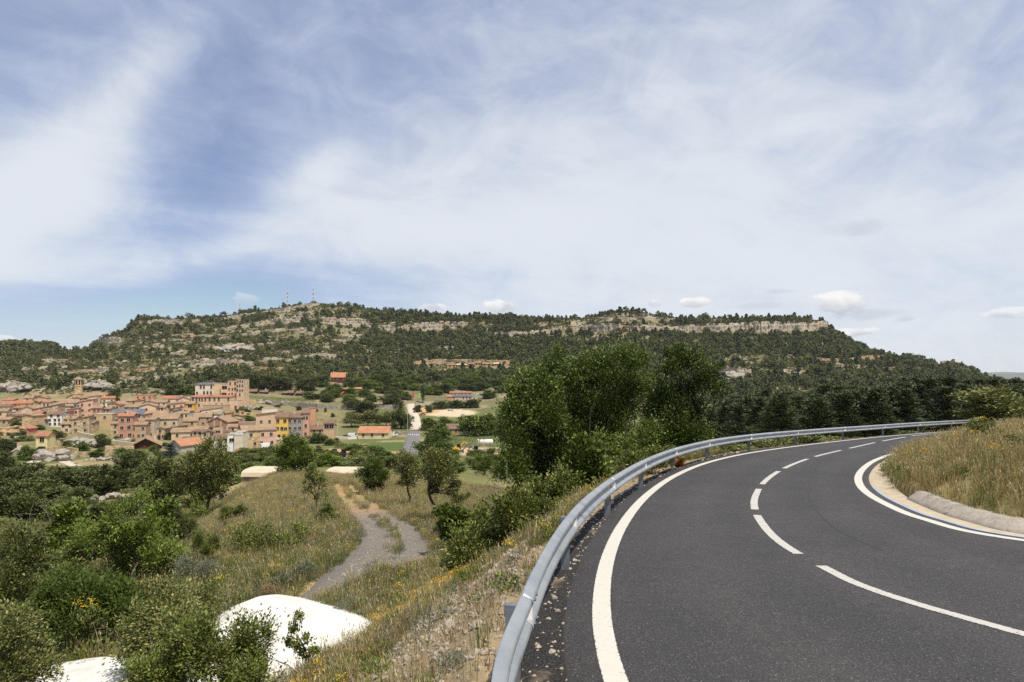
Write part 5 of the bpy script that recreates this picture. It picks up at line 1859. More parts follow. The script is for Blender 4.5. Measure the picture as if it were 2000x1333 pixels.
# embankment under the barrier
x, y = r_.uniform(-9, 16, 60000), r_.uniform(3.0, 30, 60000)
s = ~inside(POLY[::4], x, y)
x, y = x[s], y[s]
di, do = dist_to(ROADR[::4], x, y), dist_to(ROADL[::4], x, y)
n1 = fbm(x / 0.9, y / 0.9, 3)
u_ = 1000 + F * x / y
gravel = sstep(0.9, 1.2, do) * (1 - sstep(2.3, 3.1, do + .5 * n1)) * sstep(5.5, 7.5, y) * (1 - sstep(13, 18, y))
w = np.where(do < 0.75, 0.05, 0.62 + .4 * n1) * (1 - 0.92 * gravel)
rw_ = HOR - F * ground(x, y, False) / y
bare_g = (u_ > 850) & (rw_ > 1075) & (((rw_ < 1215) & (do < 3.3 + .5 * n1)) | (do < 1.75 + .5 * n1))
w = np.where(bare_g, 0.10, w)
s = (do < di) & (do > 0.5) & (do < 7.5) & (r_.random(len(x)) < w) & ~inside(RIM, x, y) & (u_ > -60)
x, y = x[s], y[s]


def emb_t(x, y):
    n1, n2 = fbm(x / 0.8, y / 0.8, 3), fbm(x / 2.2 + 3, y / 2.2, 3)
    do = dist_to(ROADL[::4], x, y)
    u_ = 1000 + F * x / y
    row_ = HOR - F * ground(x, y) / y
    near = 1 - sstep(9, 13, y)
    strip = np.exp(-((do - 3.9) / .45) ** 2) * sstep(8.5, 10, y) * (1 - sstep(15, 18, y))
    strip2 = np.exp(-((do - 4.3) / .4) ** 2) * sstep(7, 8, y) * (1 - sstep(9.5, 11, y))
    return [(0, 3, 0.45 + .5 * n1), (3, 2, 0.10 + .3 * np.maximum(n2, 0)), (5, 2, 0.7 * near + .12 + .4 * n2), (7, 2, 0.6 - .4 * near), (9, 2, 0.18 + .5 * np.maximum(-n2, 0)), (11, 2, 0.12),
            (13, 2, 0.03 + .5 * strip2 * (n2 > .05)), (15, 1, 0.004 + 2.2 * strip * (n2 > .12))]


cover('embankment_herbs', x, y, emb_t, 0.38, 0.85, 'reddish dry grass, grey herbs and yellow flowers on the embankment below the barrier', 'herbs', 2)
# fields beside the track
N = 90000
u_, y = r_.uniform(-80, 1130, N), np.sqrt(r_.uniform(11 ** 2, 80 ** 2, N))
x = (u_ - 1000) / F * y
do = dist_to(ROADL[::6], x, y)
td = dist_to(TRK2[::2], x, y)
dm = dist_to(np.concatenate([RIM, RIM[:1]]), x, y)
n1 = fbm(x / 2.5, y / 2.5, 3)
trk_w = np.interp(y, [14, 20, 30, 60], [1.9, 1.5, 1.2, 0.9])
mid = (td < 0.30) & (r_.random(N) < 0.12 + .6 * (fbm(x / 1.3, y / 1.3, 2) > 0.1))
s = (do > 6.5) & ((td > trk_w + .1 * n1) | mid) & ~(inside(RIM, x, y)) & ~inside(POLY[::4], x, y)
rust_z = sstep(600, 640, u_) * (1 - sstep(740, 800, u_)) * sstep(34, 40, y) * (1 - sstep(60, 72, y))
s &= r_.random(N) < (0.72 + .45 * n1) * (1 - .25 * rust_z) * (1 - 0.45 * sstep(45, 80, y))
x, y = x[s], y[s]


def field_t(x, y):
    n1, n2 = fbm(x / 2.0, y / 2.0, 3), fbm(x / 6.0 + 3, y / 6.0, 3)
    u_ = 1000 + F * x / y
    knoll = sstep(400, 520, u_) * sstep(30, 38, y)
    yel = np.exp(-(((u_ - 500) / 90) ** 2 + ((y - 48) / 10) ** 2))
    low = 1 - sstep(18, 30, y)
    return [(0, 3, 0.28 + .9 * knoll + .6 * n1), (3, 2, 0.5 + .5 * low + .5 * n2 - .4 * knoll), (5, 2, 0.15 + .3 * np.maximum(-n1, 0)), (7, 2, 0.9 - .3 * knoll), (9, 2, 0.35 + .7 * np.maximum(n2, 0) * (1 - knoll)),
            (11, 2, 0.22 * low + .05), (13, 2, 0.02 + .05 * (n1 > .3) + .45 * yel * (n1 > 0.1))]


cover('meadow', x, y, field_t, 0.5, 1.1, 'rough olive and straw coloured meadow on both sides of the farm track', 'meadow', 3)
# stones: shoulder, gravel slope, track
mottled('pebble', [(0.3, (0.16, 0.14, 0.115)), (0.5, (0.34, 0.29, 0.22)), (0.75, (0.56, 0.50, 0.42))], 9.0)
PEB = [rock_mesh(60 + s, 'pebble') for s in range(3)]
for pm in PEB:
    m_ = pm.materials[0]
x, y = r_.uniform(-6, 16, 90000), r_.uniform(3, 30, 90000)
s = ~inside(POLY[::4], x, y)
x, y = x[s], y[s]
do, di = dist_to(ROADL[::4], x, y), dist_to(ROADR[::4], x, y)
s = (do < di) & (do < 3.4) & (r_.random(len(x)) < np.where(do < .5, .6, np.where(do < 1.1, .9, 1.0) * np.clip(1 - (y - 12) / 18, .1, 1)))
x, y = x[s], y[s]
x2 = np.repeat(TRK2[:80], 60, 0) + r_.normal(0, .75, (80 * 60, 2))
x, y = np.concatenate([x, x2[:, 0]]), np.concatenate([y, x2[:, 1]])
n = len(x)
scatter('gravel', PEB, np.stack([x, y, ground(x, y, False) + .012], 1), r_.uniform(0, 6.28, (n, 3)), np.exp(r_.normal(-4.05, .5, n)), r_.integers(0, 3, n), label='loose pale gravel on the shoulder, embankment and track', cat='gravel')
for (px, d, s_, lab) in ((1008, 10.4, .11, 'white angular stone on the gravel slope behind the barrier'), (1027, 7.0, .05, 'small white stone beside the near barrier post')):
    p = pt(px, d)
    o = link('stone', PEB[0].copy(), None, (p.x, p.y, p.z + s_ * .4))
    o.scale = (s_ * 1.3, s_, s_ * .8)
    tag(o, lab, 'stone')
for (px, d, lab) in ((155, 12.2, 'yellow flowering herb among the brambles at the lower left'), (178, 12.0, 'second yellow flowering herb among the brambles, nearer the dog rose')):
    p = pt(px, d)
    o = link('flowering_herb', herb(300 + px, .15, .5, 90, .05, 'leaf_olive', 26, 'petal_orange', .03), None, (p.x, p.y, p.z + 1.0))
    tag(o, lab, 'herb')
# shrubs on the bank
for (px, d, w, h, kind, lab) in ((1925, 22, .9, .85, 'tree', 'green shrub with yellow blossom at the top of the grassy bank'), (1990, 17, .55, .5, 'shrub', 'small dark shrub at the right border of the grassy bank'), (1905, 21, .6, .5, 'shrub', 'little shrub beside the blossoming shrub on the bank')):
    p = pt(px, d)
    o = plant('shrub', p, w, h, lab, 'shrub')
    if 'blossom' in lab:
        link('blossom', herb(77, w * .35, h * .35, 5, .02, 'leaf_olive', 46, 'petal_yellow', .035), o, (0, 0, 1.15)).scale = (1 / o.scale.x, 1 / o.scale.x, 1 / o.scale.z)

# ------------------------------------------------------------------ village: materials
def stonewall(name, cols, scale=1.3):
    m, b = newmat(name)
    co = objco(b)
    v = b.node('ShaderNodeTexVoronoi', {'Vector': co, 'Scale': scale}, out=None)
    n = b.noise(co, 0.5, 6, 0.65)
    sepc = b.node('ShaderNodeSeparateColor', {0: v.outputs['Color']})
    k = b.m('ADD', b.m('MULTIPLY', sepc, 0.55), b.m('MULTIPLY', n, 0.45))
    c = b.ramp(k, [(0.15, cols[0]), (0.5, cols[1]), (0.85, cols[2])])
    finish(b, c, 0.95, 0.1, 0, bump(b, v.outputs['Distance'], 0.8, 0.12))
    return m


def render_wall(col):
    key = 'plaster_%.2f_%.2f_%.2f' % col
    if key not in MATS:
        d = tuple(x * 0.74 for x in col)
        l = tuple(min(0.85, x * 1.07) for x in col)
        mottled(key, [(0.3, d), (0.5, col), (0.72, l)], 0.35, 8, 0.92, bumpd=0.02, bscale=6.0, second=(2.5, 0.45, 0.75, 1.12))
    return MATS[key]


stonewall('stone', [(0.25, 0.18, 0.11), (0.45, 0.34, 0.215), (0.57, 0.455, 0.315)])
stonewall('ochre_stone', [(0.30, 0.21, 0.115), (0.52, 0.375, 0.215), (0.62, 0.475, 0.30)])
stonewall('grey_stone', [(0.13, 0.115, 0.095), (0.27, 0.24, 0.20), (0.38, 0.34, 0.285)])
m, b = newmat('brick')
co = objco(b)
br = b.node('ShaderNodeTexBrick', {'Vector': co, 'Scale': 2.2, 'Color1': (0.40, 0.135, 0.065, 1), 'Color2': (0.31, 0.10, 0.05, 1), 'Mortar': (0.36, 0.22, 0.15, 1), 'Mortar Size': 0.012})
n = b.noise(co, 0.6, 6, 0.6)
finish(b, b.mix(1.0, br, b.ramp(n, [(0.3, (0.75, 0.75, 0.75)), (0.7, (1.15, 1.12, 1.1))]), 'MULTIPLY'), 0.92, 0.1)


def tilemat(name, a, c_, e):
    m, b = newmat(name)
    co = objco(b)
    n1 = b.noise(co, 1.6, 6, 0.75)
    n2 = b.noise(co, 0.25, 4, 0.6)
    c = b.ramp(b.m('ADD', b.m('MULTIPLY', n1, 0.65), b.m('MULTIPLY', n2, 0.35)), [(0.32, a), (0.5, c_), (0.68, e)])
    finish(b, c, 0.9, 0.15, 0, bump(b, n1, 0.7, 0.08))


tilemat('tile_tan', (0.13, 0.084, 0.052), (0.29, 0.195, 0.12), (0.42, 0.305, 0.205))
tilemat('tile_red', (0.19, 0.085, 0.05), (0.34, 0.15, 0.088), (0.42, 0.24, 0.15))
tilemat('tile_orange', (0.26, 0.115, 0.06), (0.40, 0.185, 0.10), (0.46, 0.27, 0.165))
tilemat('tile_brown', (0.09, 0.056, 0.04), (0.18, 0.115, 0.078), (0.28, 0.195, 0.14))
tilemat('slate', (0.06, 0.065, 0.08), (0.115, 0.125, 0.15), (0.19, 0.20, 0.23))
tilemat('gravel_roof', (0.25, 0.21, 0.16), (0.40, 0.34, 0.26), (0.5, 0.44, 0.36))
tilemat('fibre_roof', (0.27, 0.25, 0.21), (0.38, 0.34, 0.28), (0.46, 0.40, 0.31))
m, b = newmat('window_glass')
finish(b, (0.012, 0.012, 0.013), 0.35, 0.12)
plain('frame_light', (0.55, 0.48, 0.38), 0.7)
plain('frame_brown', (0.11, 0.055, 0.03), 0.7)
plain('door_wood', (0.16, 0.06, 0.03), 0.7)
plain('void', (0.02, 0.017, 0.014), 0.9)
mottled('wood_dark', [(0.3, (0.06, 0.022, 0.012)), (0.7, (0.13, 0.05, 0.028))], 4.0)
mottled('wood_tan', [(0.3, (0.20, 0.12, 0.06)), (0.7, (0.36, 0.23, 0.13))], 4.0)
CREAM, PEACH, WHITE, YELL, MUST, PINK, GREY, PALE, TERRA = (0.70, 0.57, 0.39), (0.68, 0.48, 0.32), (0.80, 0.77, 0.70), (0.74, 0.60, 0.30), (0.70, 0.41, 0.07), (0.64, 0.40, 0.29), (0.42, 0.39, 0.345), (0.72, 0.63, 0.49), (0.54, 0.295, 0.185)
BEIGE = (0.62, 0.46, 0.315)


def wallm(w):
    return MATS[w] if isinstance(w, str) else render_wall(w)


WIN = {}


def win_mesh(w, h, frame):
    k = (round(w, 1), round(h, 1), frame)
    if k not in WIN:
        w, h = k[0] * 1.25, k[1] * 1.22
        mb = MB()
        t = 0.09
        mb.box(-w / 2, w / 2, -0.03, 0.02, 0, h, 1)
        mb.box(-w / 2 - t, -w / 2, -0.07, 0.02, 0, h, 0)
        mb.box(w / 2, w / 2 + t, -0.07, 0.02, 0, h, 0)
        mb.box(-w / 2 - t, w / 2 + t, -0.07, 0.02, h, h + t, 0)
        mb.box(-w / 2 - t - .06, w / 2 + t + .06, -0.16, 0.02, -0.1, 0, 0)
        mb.box(-0.035, 0.035, -0.05, -0.03, 0, h, 0)
        WIN[k] = mb.mesh('window', [MATS[frame], MATS['window_glass']])
    return WIN[k]


def block(root, x, y, z, w, dep, h, rise=0.0, roof='x', wall=CREAM, tile='tile_tan', wins=(), side_wins=(), rz=0.0, over=0.45, frame='frame_light', door=None, seed=0, chim=0, wsize=(0.9, 1.25)):
    """one volume of a building: wall, roof, windows, in the root's frame; (x, y) middle of the front at ground height z"""
    r = random.Random(seed)
    M = Matrix.Translation((x, y, z)) @ Matrix.Rotation(rz, 4, 'Z')

    def part(nm, me, parent=root, mat=None):
        o = link(nm, me, parent)
        o.matrix_local = (M if mat is None else M @ mat)
        return o
    a = w / 2
    mb = MB()
    f = -6.0
    if roof == 'x':
        mb.add([(-a, 0, f), (a, 0, f), (a, dep, f), (-a, dep, f), (-a, 0, h), (a, 0, h), (a, dep, h), (-a, dep, h), (-a, dep / 2, h + rise), (a, dep / 2, h + rise)],
               [(0, 1, 5, 4), (2, 3, 7, 6), (1, 2, 6, 9, 5), (3, 0, 4, 8, 7)])
    elif roof == 'y':
        mb.add([(-a, 0, f), (a, 0, f), (a, dep, f), (-a, dep, f), (-a, 0, h), (a, 0, h), (a, dep, h), (-a, dep, h), (0, 0, h + rise), (0, dep, h + rise)],
               [(0, 1, 5, 8, 4), (2, 3, 7, 9, 6), (1, 2, 6, 5), (3, 0, 4, 7)])
    elif roof == 'shed':
        mb.add([(-a, 0, f), (a, 0, f), (a, dep, f), (-a, dep, f), (-a, 0, h), (a, 0, h), (a, dep, h + rise), (-a, dep, h + rise)],
               [(0, 1, 5, 4), (2, 3, 7, 6), (1, 2, 6, 5), (3, 0, 4, 7)])
    elif roof == 'shedx':
        mb.add([(-a, 0, f), (a, 0, f), (a, dep, f), (-a, dep, f), (-a, 0, h), (a, 0, h + rise), (a, dep, h + rise), (-a, dep, h)],
               [(0, 1, 5, 4), (2, 3, 7, 6), (1, 2, 6, 5), (3, 0, 4, 7)])
    else:
        mb.box(-a, a, 0, dep, f, h)
    part('wall', mb.mesh('wall', wallm(wall)))
    rb_ = MB()
    t, o_ = 0.22, over

    def slab(p):      # p: four corners of the underside
        rb_.hexa(p, [(q[0], q[1], q[2] + t) for q in p])
    e = 0.012
    if roof == 'x':
        s = rise / (dep / 2) if dep else 0
        slab([(-a - o_, -o_, h - s * o_ + e), (a + o_, -o_, h - s * o_ + e), (a + o_, dep / 2, h + rise + e), (-a - o_, dep / 2, h + rise + e)])
        slab([(-a - o_, dep / 2, h + rise + e), (a + o_, dep / 2, h + rise + e), (a + o_, dep + o_, h - s * o_ + e), (-a - o_, dep + o_, h - s * o_ + e)])
    elif roof == 'y':
        s = rise / a
        slab([(-a - o_, -o_, h - s * o_ + e), (0, -o_, h + rise + e), (0, dep + o_, h + rise + e), (-a - o_, dep + o_, h - s * o_ + e)])
        slab([(0, -o_, h + rise + e), (a + o_, -o_, h - s * o_ + e), (a + o_, dep + o_, h - s * o_ + e), (0, dep + o_, h + rise + e)])
    elif roof == 'shed':
        s = rise / dep
        slab([(-a - o_, -o_, h - s * o_ + e), (a + o_, -o_, h - s * o_ + e), (a + o_, dep + o_, h + rise + s * o_ + e), (-a - o_, dep + o_, h + rise + s * o_ + e)])
    elif roof == 'shedx':
        s = rise / w
        slab([(-a - o_, -o_, h - s * o_ + e), (a + o_, -o_, h + rise + s * o_ + e), (a + o_, dep + o_, h + rise + s * o_ + e), (-a - o_, dep + o_, h - s * o_ + e)])
    elif tile:
        rb_.box(-a - .12, a + .12, -.12, dep + .12, h + e, h + .3)
    if rb_.v:
        ro = part('roof', rb_.mesh('roof', MATS[tile]))
        for k in range(chim):
            cx, cy = r.uniform(-a * .7, a * .7), r.uniform(dep * .3, dep * .7)
            cb = MB().box(cx - .35, cx + .35, cy - .35, cy + .35, h, h + rise + 1.1).box(cx - .45, cx + .45, cy - .45, cy + .45, h + rise + 1.1, h + rise + 1.25)
            link('chimney', cb.mesh('chimney', render_wall(BEIGE)), ro)
    # windows: rows from the top, number per row
    nr = len(wins)
    for k, nwin in enumerate(wins):
        zz = h - (h - 0.2) * (k + 0.72) / max(nr, 1) if nr > 1 else max(h * .42, h - 2.3)
        for j in range(nwin):
            if r.random() < 0.08 and nwin > 3:
                continue
            xx = -a + w * (j + .5 + r.uniform(-.1, .1)) / nwin
            hh = wsize[1] * r.choice((1, 1, .85))
            part('window', win_mesh(wsize[0], hh, frame), mat=Matrix.Translation((xx, 0, zz)))
    for sd, rows_ in side_wins:
        for k, nwin in enumerate(rows_):
            zz = h - (h - 0.2) * (k + 0.72) / max(len(rows_), 1)
            for j in range(nwin):
                yy = dep * (j + .5 + r.uniform(-.08, .08)) / nwin
                part('window', win_mesh(wsize[0], wsize[1], frame), mat=Matrix.Translation((sd * a, yy, zz)) @ Matrix.Rotation(sd * math.pi / 2, 4, 'Z'))
    if door:
        dx, dw, dh = door
        db = MB().box(dx - dw / 2, dx + dw / 2, -0.05, 0.02, -0.1, dh).box(dx - dw / 2 - .1, dx + dw / 2 + .1, -0.04, 0.02, -0.1, dh + .1)
        part('door', db.mesh('door', MATS['door_wood']))


HN = [0]
HPOS = []


def house(label, u0, u1, base, eave, ridge, roof='x', wall=CREAM, tile='tile_tan', wins=(2,), rot=0.0, dep=9.0, cat='house', name='house', side=(), dmin=240, group=None, d=None, **kw):
    HN[0] += 1
    px = (u0 + u1) / 2
    p = hit(px, base, dmin) if d is None else pt(px, d)
    s = p.y / F
    z0 = (HOR - base) * s
    rot = rot + (9 if cat == 'house' else 4)
    o = empty(name, (p.x, p.y, z0), math.radians(rot))
    w = (u1 - u0) * s * 0.95 / max(.75, math.cos(math.radians(rot)))
    block(o, 0, 0, 0, w, dep, max(1.8, (base - eave) * s * (1.2 if cat == 'house' else 1.0)), max(0.5, (eave - ridge) * s * (0.72 if cat == 'house' else 0.9)), roof, wall, tile, wins, side, seed=HN[0] * 13, chim=kw.pop('chim', 1 if HN[0] % 3 == 0 and roof in 'xy' else 0), **kw)
    HPOS.append((p.x, p.y))
    return tag(o, label, cat, group)


G = None
R_, L_ = 1, -1
house('long yellow house with red and tan roof at the left border', 5, 57, 808, 792, 786, 'x', YELL, 'tile_red', (4, 5), 6, 9)
house('pale yellow house standing alone above the village at the left', 45, 66, 785, 775, 768, 'y', (0.66, 0.56, 0.33), 'tile_tan', (1, 2), -10, 8, side=((1, (2, 2)),))
house('small red walled house above the yellow house', 6, 24, 792, 784, 780, 'x', TERRA, 'tile_red', (1,))
house('low house with a red roof beside the pale yellow house', 32, 53, 790, 785, 780, 'x', BEIGE, 'tile_red', (2,), 12)
house('beige gabled house below the pale yellow house', 55, 77, 798, 788, 781, 'y', BEIGE, 'tile_tan', (1, 1), -14, 10, side=((1, (2,)),))
house('big brown stone house with one long sloping red roof', 66, 110, 824, 804, 791, 'shedx', 'stone', 'tile_tan', (1, 3, 2), 8, 12)
house('wide tan roofed house in front of the church', 97, 146, 801, 791, 780, 'x', BEIGE, 'tile_tan', (4,), 5, 12)
house('pinkish white terrace with balconies under the wide tan roof', 104, 146, 812, 797, 793, 'shed', (0.58, 0.46, 0.38), 'tile_tan', (3, 5), 2, 7)
house('tall salmon pink house below the church tower', 156, 180, 818, 791, 784, 'shedx', PINK, 'tile_tan', (2, 2, 2), 8, 10, side=((-1, (2, 2, 2)),))
house('grey house with stacked balconies leaning on the salmon pink house', 145, 156, 816, 794, 788, 'shedx', GREY, 'tile_tan', (2, 2, 2), 4, 9)
house('terracotta house right of the salmon pink house', 180, 197, 818, 801, 795, 'x', TERRA, 'tile_tan', (2, 2), 6, 8)
house('windowless beige gable end with white base', 42, 66, 818, 802, 795, 'y', BEIGE, 'tile_tan', (), -6, 10)
house('grey blue shed at the left border of the village', -6, 14, 820, 808, 805, 'y', GREY, 'fibre_roof', ())
house('long white flat shed near the left border', 14, 40, 820, 811, 810, 'flat', WHITE, 'gravel_roof', (2,))
house('narrow red brick house with arched window', 66, 80, 829, 811, 807, 'x', 'brick', 'tile_red', (1, 2), 6, 7)
house('bright white house with dark windows in the middle of the left village', 94, 119, 834, 814, 808, 'x', WHITE, 'tile_brown', (2, 3, 3), 6, 9, side=((1, (1, 1)),))
house('low grey house joined to the bright white house', 81, 94, 834, 822, 819, 'x', GREY, 'tile_tan', (2,))
house('terracotta house behind the bright white house', 119, 134, 828, 812, 806, 'shedx', TERRA, 'tile_tan', (2, 2), 6, 8)
house('open barn with brown sloping roof at the left', 17, 43, 834, 825, 818, 'shedx', 'stone', 'tile_brown', (1,), 10, 8, name='barn', cat='barn')
house('square stone house without windows beside the open barn', 43, 65, 838, 817, 813, 'y', 'ochre_stone', 'tile_tan', (), -8, 9)
house('small pink red shed with rounded gable on the slope', 28, 55, 848, 838, 832, 'y', (0.55, 0.20, 0.17), 'tile_red', (), 5, 8, name='shed', cat='shed')
house('ruined stone house with sloping tan roof above the rock', 141, 172, 848, 825, 816, 'shedx', 'stone', 'tile_tan', (2, 2), 8, 9)
house('narrow white tower house with three windows', 180, 190, 840, 818, 817, 'flat', WHITE, 'gravel_roof', (1, 1, 1), 5, 7)
house('tan flat roofed house beside the narrow white one', 190, 217, 840, 815, 813, 'flat', (0.50, 0.37, 0.21), 'gravel_roof', (1,), 12, 10)
house('house with a dark slate blue roof in the middle of the village', 224, 276, 824, 812, 800, 'x', GREY, 'slate', (3,), 10, 13)
house('beige gabled house right of the church', 209, 241, 804, 793, 785, 'y', BEIGE, 'tile_tan', (1,), -8, 10)
house('small grey house below the beige gabled one', 200, 214, 816, 802, 797, 'x', GREY, 'tile_tan', (2, 1))
house('peach coloured house with two square windows', 274, 303, 818, 798, 791, 'y', PEACH, 'tile_tan', (1, 1), 8, 10)
house('low tan roofed house right of the peach one', 303, 328, 808, 800, 793, 'x', BEIGE, 'tile_tan', (3,), 4, 9)
house('tall brick red house with a stone base', 232, 258, 859, 821, 815, 'x', (0.45, 0.24, 0.165), 'tile_red', (2, 2, 2), 8, 9, wsize=(1.1, 1.4))
house('grey gabled house behind the tall brick red house', 222, 262, 828, 813, 805, 'y', GREY, 'tile_tan', (1,), 10, 11)
house('pinkish stone house with a low tiled roof beside the brick red house', 256, 284, 859, 835, 829, 'x', (0.46, 0.31, 0.20), 'tile_tan', (2, 3), 6, 8)
house('tall beige house with balconies', 284, 301, 855, 826, 822, 'x', (0.50, 0.42, 0.32), 'tile_tan', (1, 1, 1), 4, 9)
house('large cream house with a peach gable facing the valley', 301, 345, 851, 824, 812, 'x', (0.54, 0.43, 0.29), 'tile_tan', (3, 3), 6, 12, side=((1, (2, 2)),))
house('broad house under a rippled tan roof above the large cream house', 280, 323, 824, 815, 803, 'x', BEIGE, 'tile_tan', (3,), 4, 13)
house('dark brown wooden chalet with a broad pale roof at the foot of the village', 264, 305, 877, 869, 856, 'y', 'wood_dark', 'tile_tan', (), 22, 14, over=1.4, name='chalet', cat='chalet')
house('house with a bright orange double roof beside the chalet', 327, 356, 883, 873, 858, 'y', GREY, 'tile_orange', (), -25, 12)
house('yellow house on a stone base on the rock at the left', 71, 91, 880, 857, 848, 'x', YELL, 'tile_red', (1,), 5, 8, wsize=(1.2, 1.8))
house('grey barn with a red brown door at the left border', 14, 50, 908, 893, 877, 'y', (0.42, 0.38, 0.32), 'fibre_roof', (), 28, 15, name='barn', cat='barn', door=(-0.2, 3.0, 3.6), over=.25)
house('low brown hut between the trees on the rock', 110, 136, 868, 859, 857, 'flat', 'ochre_stone', 'tile_brown', (1,), 4, 5, name='hut', cat='hut')
house('flat terracotta house at the top edge of the village', 264, 298, 788, 775, 774, 'flat', TERRA, 'tile_red', (3,), 4, 9)
house('low house left of the flat terracotta house', 236, 264, 792, 785, 780, 'x', BEIGE, 'tile_tan', (3,))
house('cream house with a row of windows at the upper village edge', 318, 345, 790, 781, 775, 'x', CREAM, 'tile_red', (5,), 4, 8)
house('tan roofed house in the upper middle of the village', 242, 273, 805, 797, 791, 'x', BEIGE, 'tile_tan', (3,), -4, 9)
house('narrow white and grey house beside the church', 196, 209, 802, 790, 787, 'shedx', WHITE, 'gravel_roof', (1, 1))
house('small stone house between tan house and brick red house', 206, 224, 836, 823, 819, 'x', 'stone', 'tile_tan', (2,), 4, 7)
house('long cream building with red roof and many small windows left of the hotel', 322, 376, 792, 781, 774, 'x', CREAM, 'tile_red', (8,), 8, 9, wsize=(.8, 1.0))
house('mustard yellow house with arched windows', 347, 378, 806, 792, 787, 'x', MUST, 'tile_tan', (2,), 6, 9, wsize=(2.0, 1.7))
house('lower mustard wing with a row of dark windows', 327, 347, 806, 794, 789, 'x', MUST, 'tile_brown', (4,), 6, 8)
house('plain grey house below the mustard house', 337, 368, 824, 807, 801, 'y', GREY, 'tile_tan', (1,), -6, 9)
house('little house with a red roof below the hotel', 369, 388, 815, 807, 802, 'x', YELL, 'tile_red', (1,))
house('pale gabled house below the hotel', 394, 430, 815, 804, 797, 'shedx', PALE, 'tile_tan', (2,), 6, 9)
house('brick topped house with a long tiled roof', 380, 411, 833, 818, 808, 'x', (0.42, 0.3, 0.2), 'tile_tan', (2, 1), 8, 10)
house('tan stone house with a broad tiled roof in the village front', 342, 383, 845, 827, 818, 'x', 'ochre_stone', 'tile_tan', (2, 2), 14, 10, side=((-1, (1,)),))
house('long low house with a red tan roof above the orange roof', 337, 385, 860, 847, 838, 'x', BEIGE, 'tile_tan', (2,), 8, 11)
house('long house with brown roofs behind the pale wall', 457, 507, 846, 836, 824, 'x', BEIGE, 'tile_brown', (3,), 8, 13)
house('white house with a red brown hipped roof in the village front', 420, 457, 887, 862, 851, 'x', WHITE, 'tile_brown', (1, 2, 3), 10, 10)
house('stone barn with a broad tan roof and peach wall strip', 476, 505, 876, 847, 836, 'x', 'ochre_stone', 'tile_tan', (1, 2), 20, 12, side=((1, (2, 2)),))
house('long pink wall of the house behind the stone barn', 505, 538, 874, 846, 842, 'shed', PINK, 'tile_tan', (2, 2), 18, 9)
house('tall peach house with a sloping red roof', 499, 538, 856, 818, 812, 'shedx', PEACH, 'tile_red', (2, 1), -8, 12)
house('pale box shaped house above the peach house', 512, 541, 824, 803, 802, 'flat', PALE, 'gravel_roof', (), 4, 8)
house('bright yellow three storey house', 538, 562, 860, 823, 812, 'x', (0.72, 0.46, 0.10), 'tile_brown', (2, 3, 2), 3, 11, wsize=(1.1, 1.3))
house('grey three storey house joined to the yellow one', 562, 590, 858, 823, 812, 'x', (0.29, 0.275, 0.27), 'tile_brown', (3, 3, 2), 3, 11, wsize=(1.0, 1.2))
house('slender pink tower house with an open loggia', 590, 603, 857, 816, 807, 'shed', (0.60, 0.34, 0.23), 'tile_brown', (2, 1, 1), 3, 8, wsize=(.9, 1.4))
house('blank brick red slab house behind the pink tower', 604, 616, 840, 805, 804, 'flat', TERRA, 'tile_red', (), 3, 6)
house('low stone house with a brown roof right of the pink tower', 606, 632, 850, 841, 830, 'x', (0.45, 0.31, 0.21), 'tile_brown', (2,), 3, 10)
house('small beige house with two dark windows at the village end', 632, 653, 856, 832, 824, 'x', (0.53, 0.36, 0.23), 'tile_brown', (2, 0), 3, 9, wsize=(1.7, 1.6))
house('pale yellow hall with an orange roof standing alone beside the valley road', 697, 759, 858, 846, 834, 'x', (0.68, 0.58, 0.33), 'tile_orange', (3,), -6, 11, name='hall', cat='hall')
house('dark wooden house with an orange gabled roof among the camping trees', 646, 674, 748, 737, 727, 'x', 'wood_dark', 'tile_orange', (3,), 6, 9, name='chalet', cat='chalet')
house('brown roofed pavilion among the trees right of the valley road', 873, 896, 850, 838, 829, 'x', (0.4, 0.27, 0.17), 'tile_brown', (2,), 4, 9, name='pavilion', cat='pavilion')

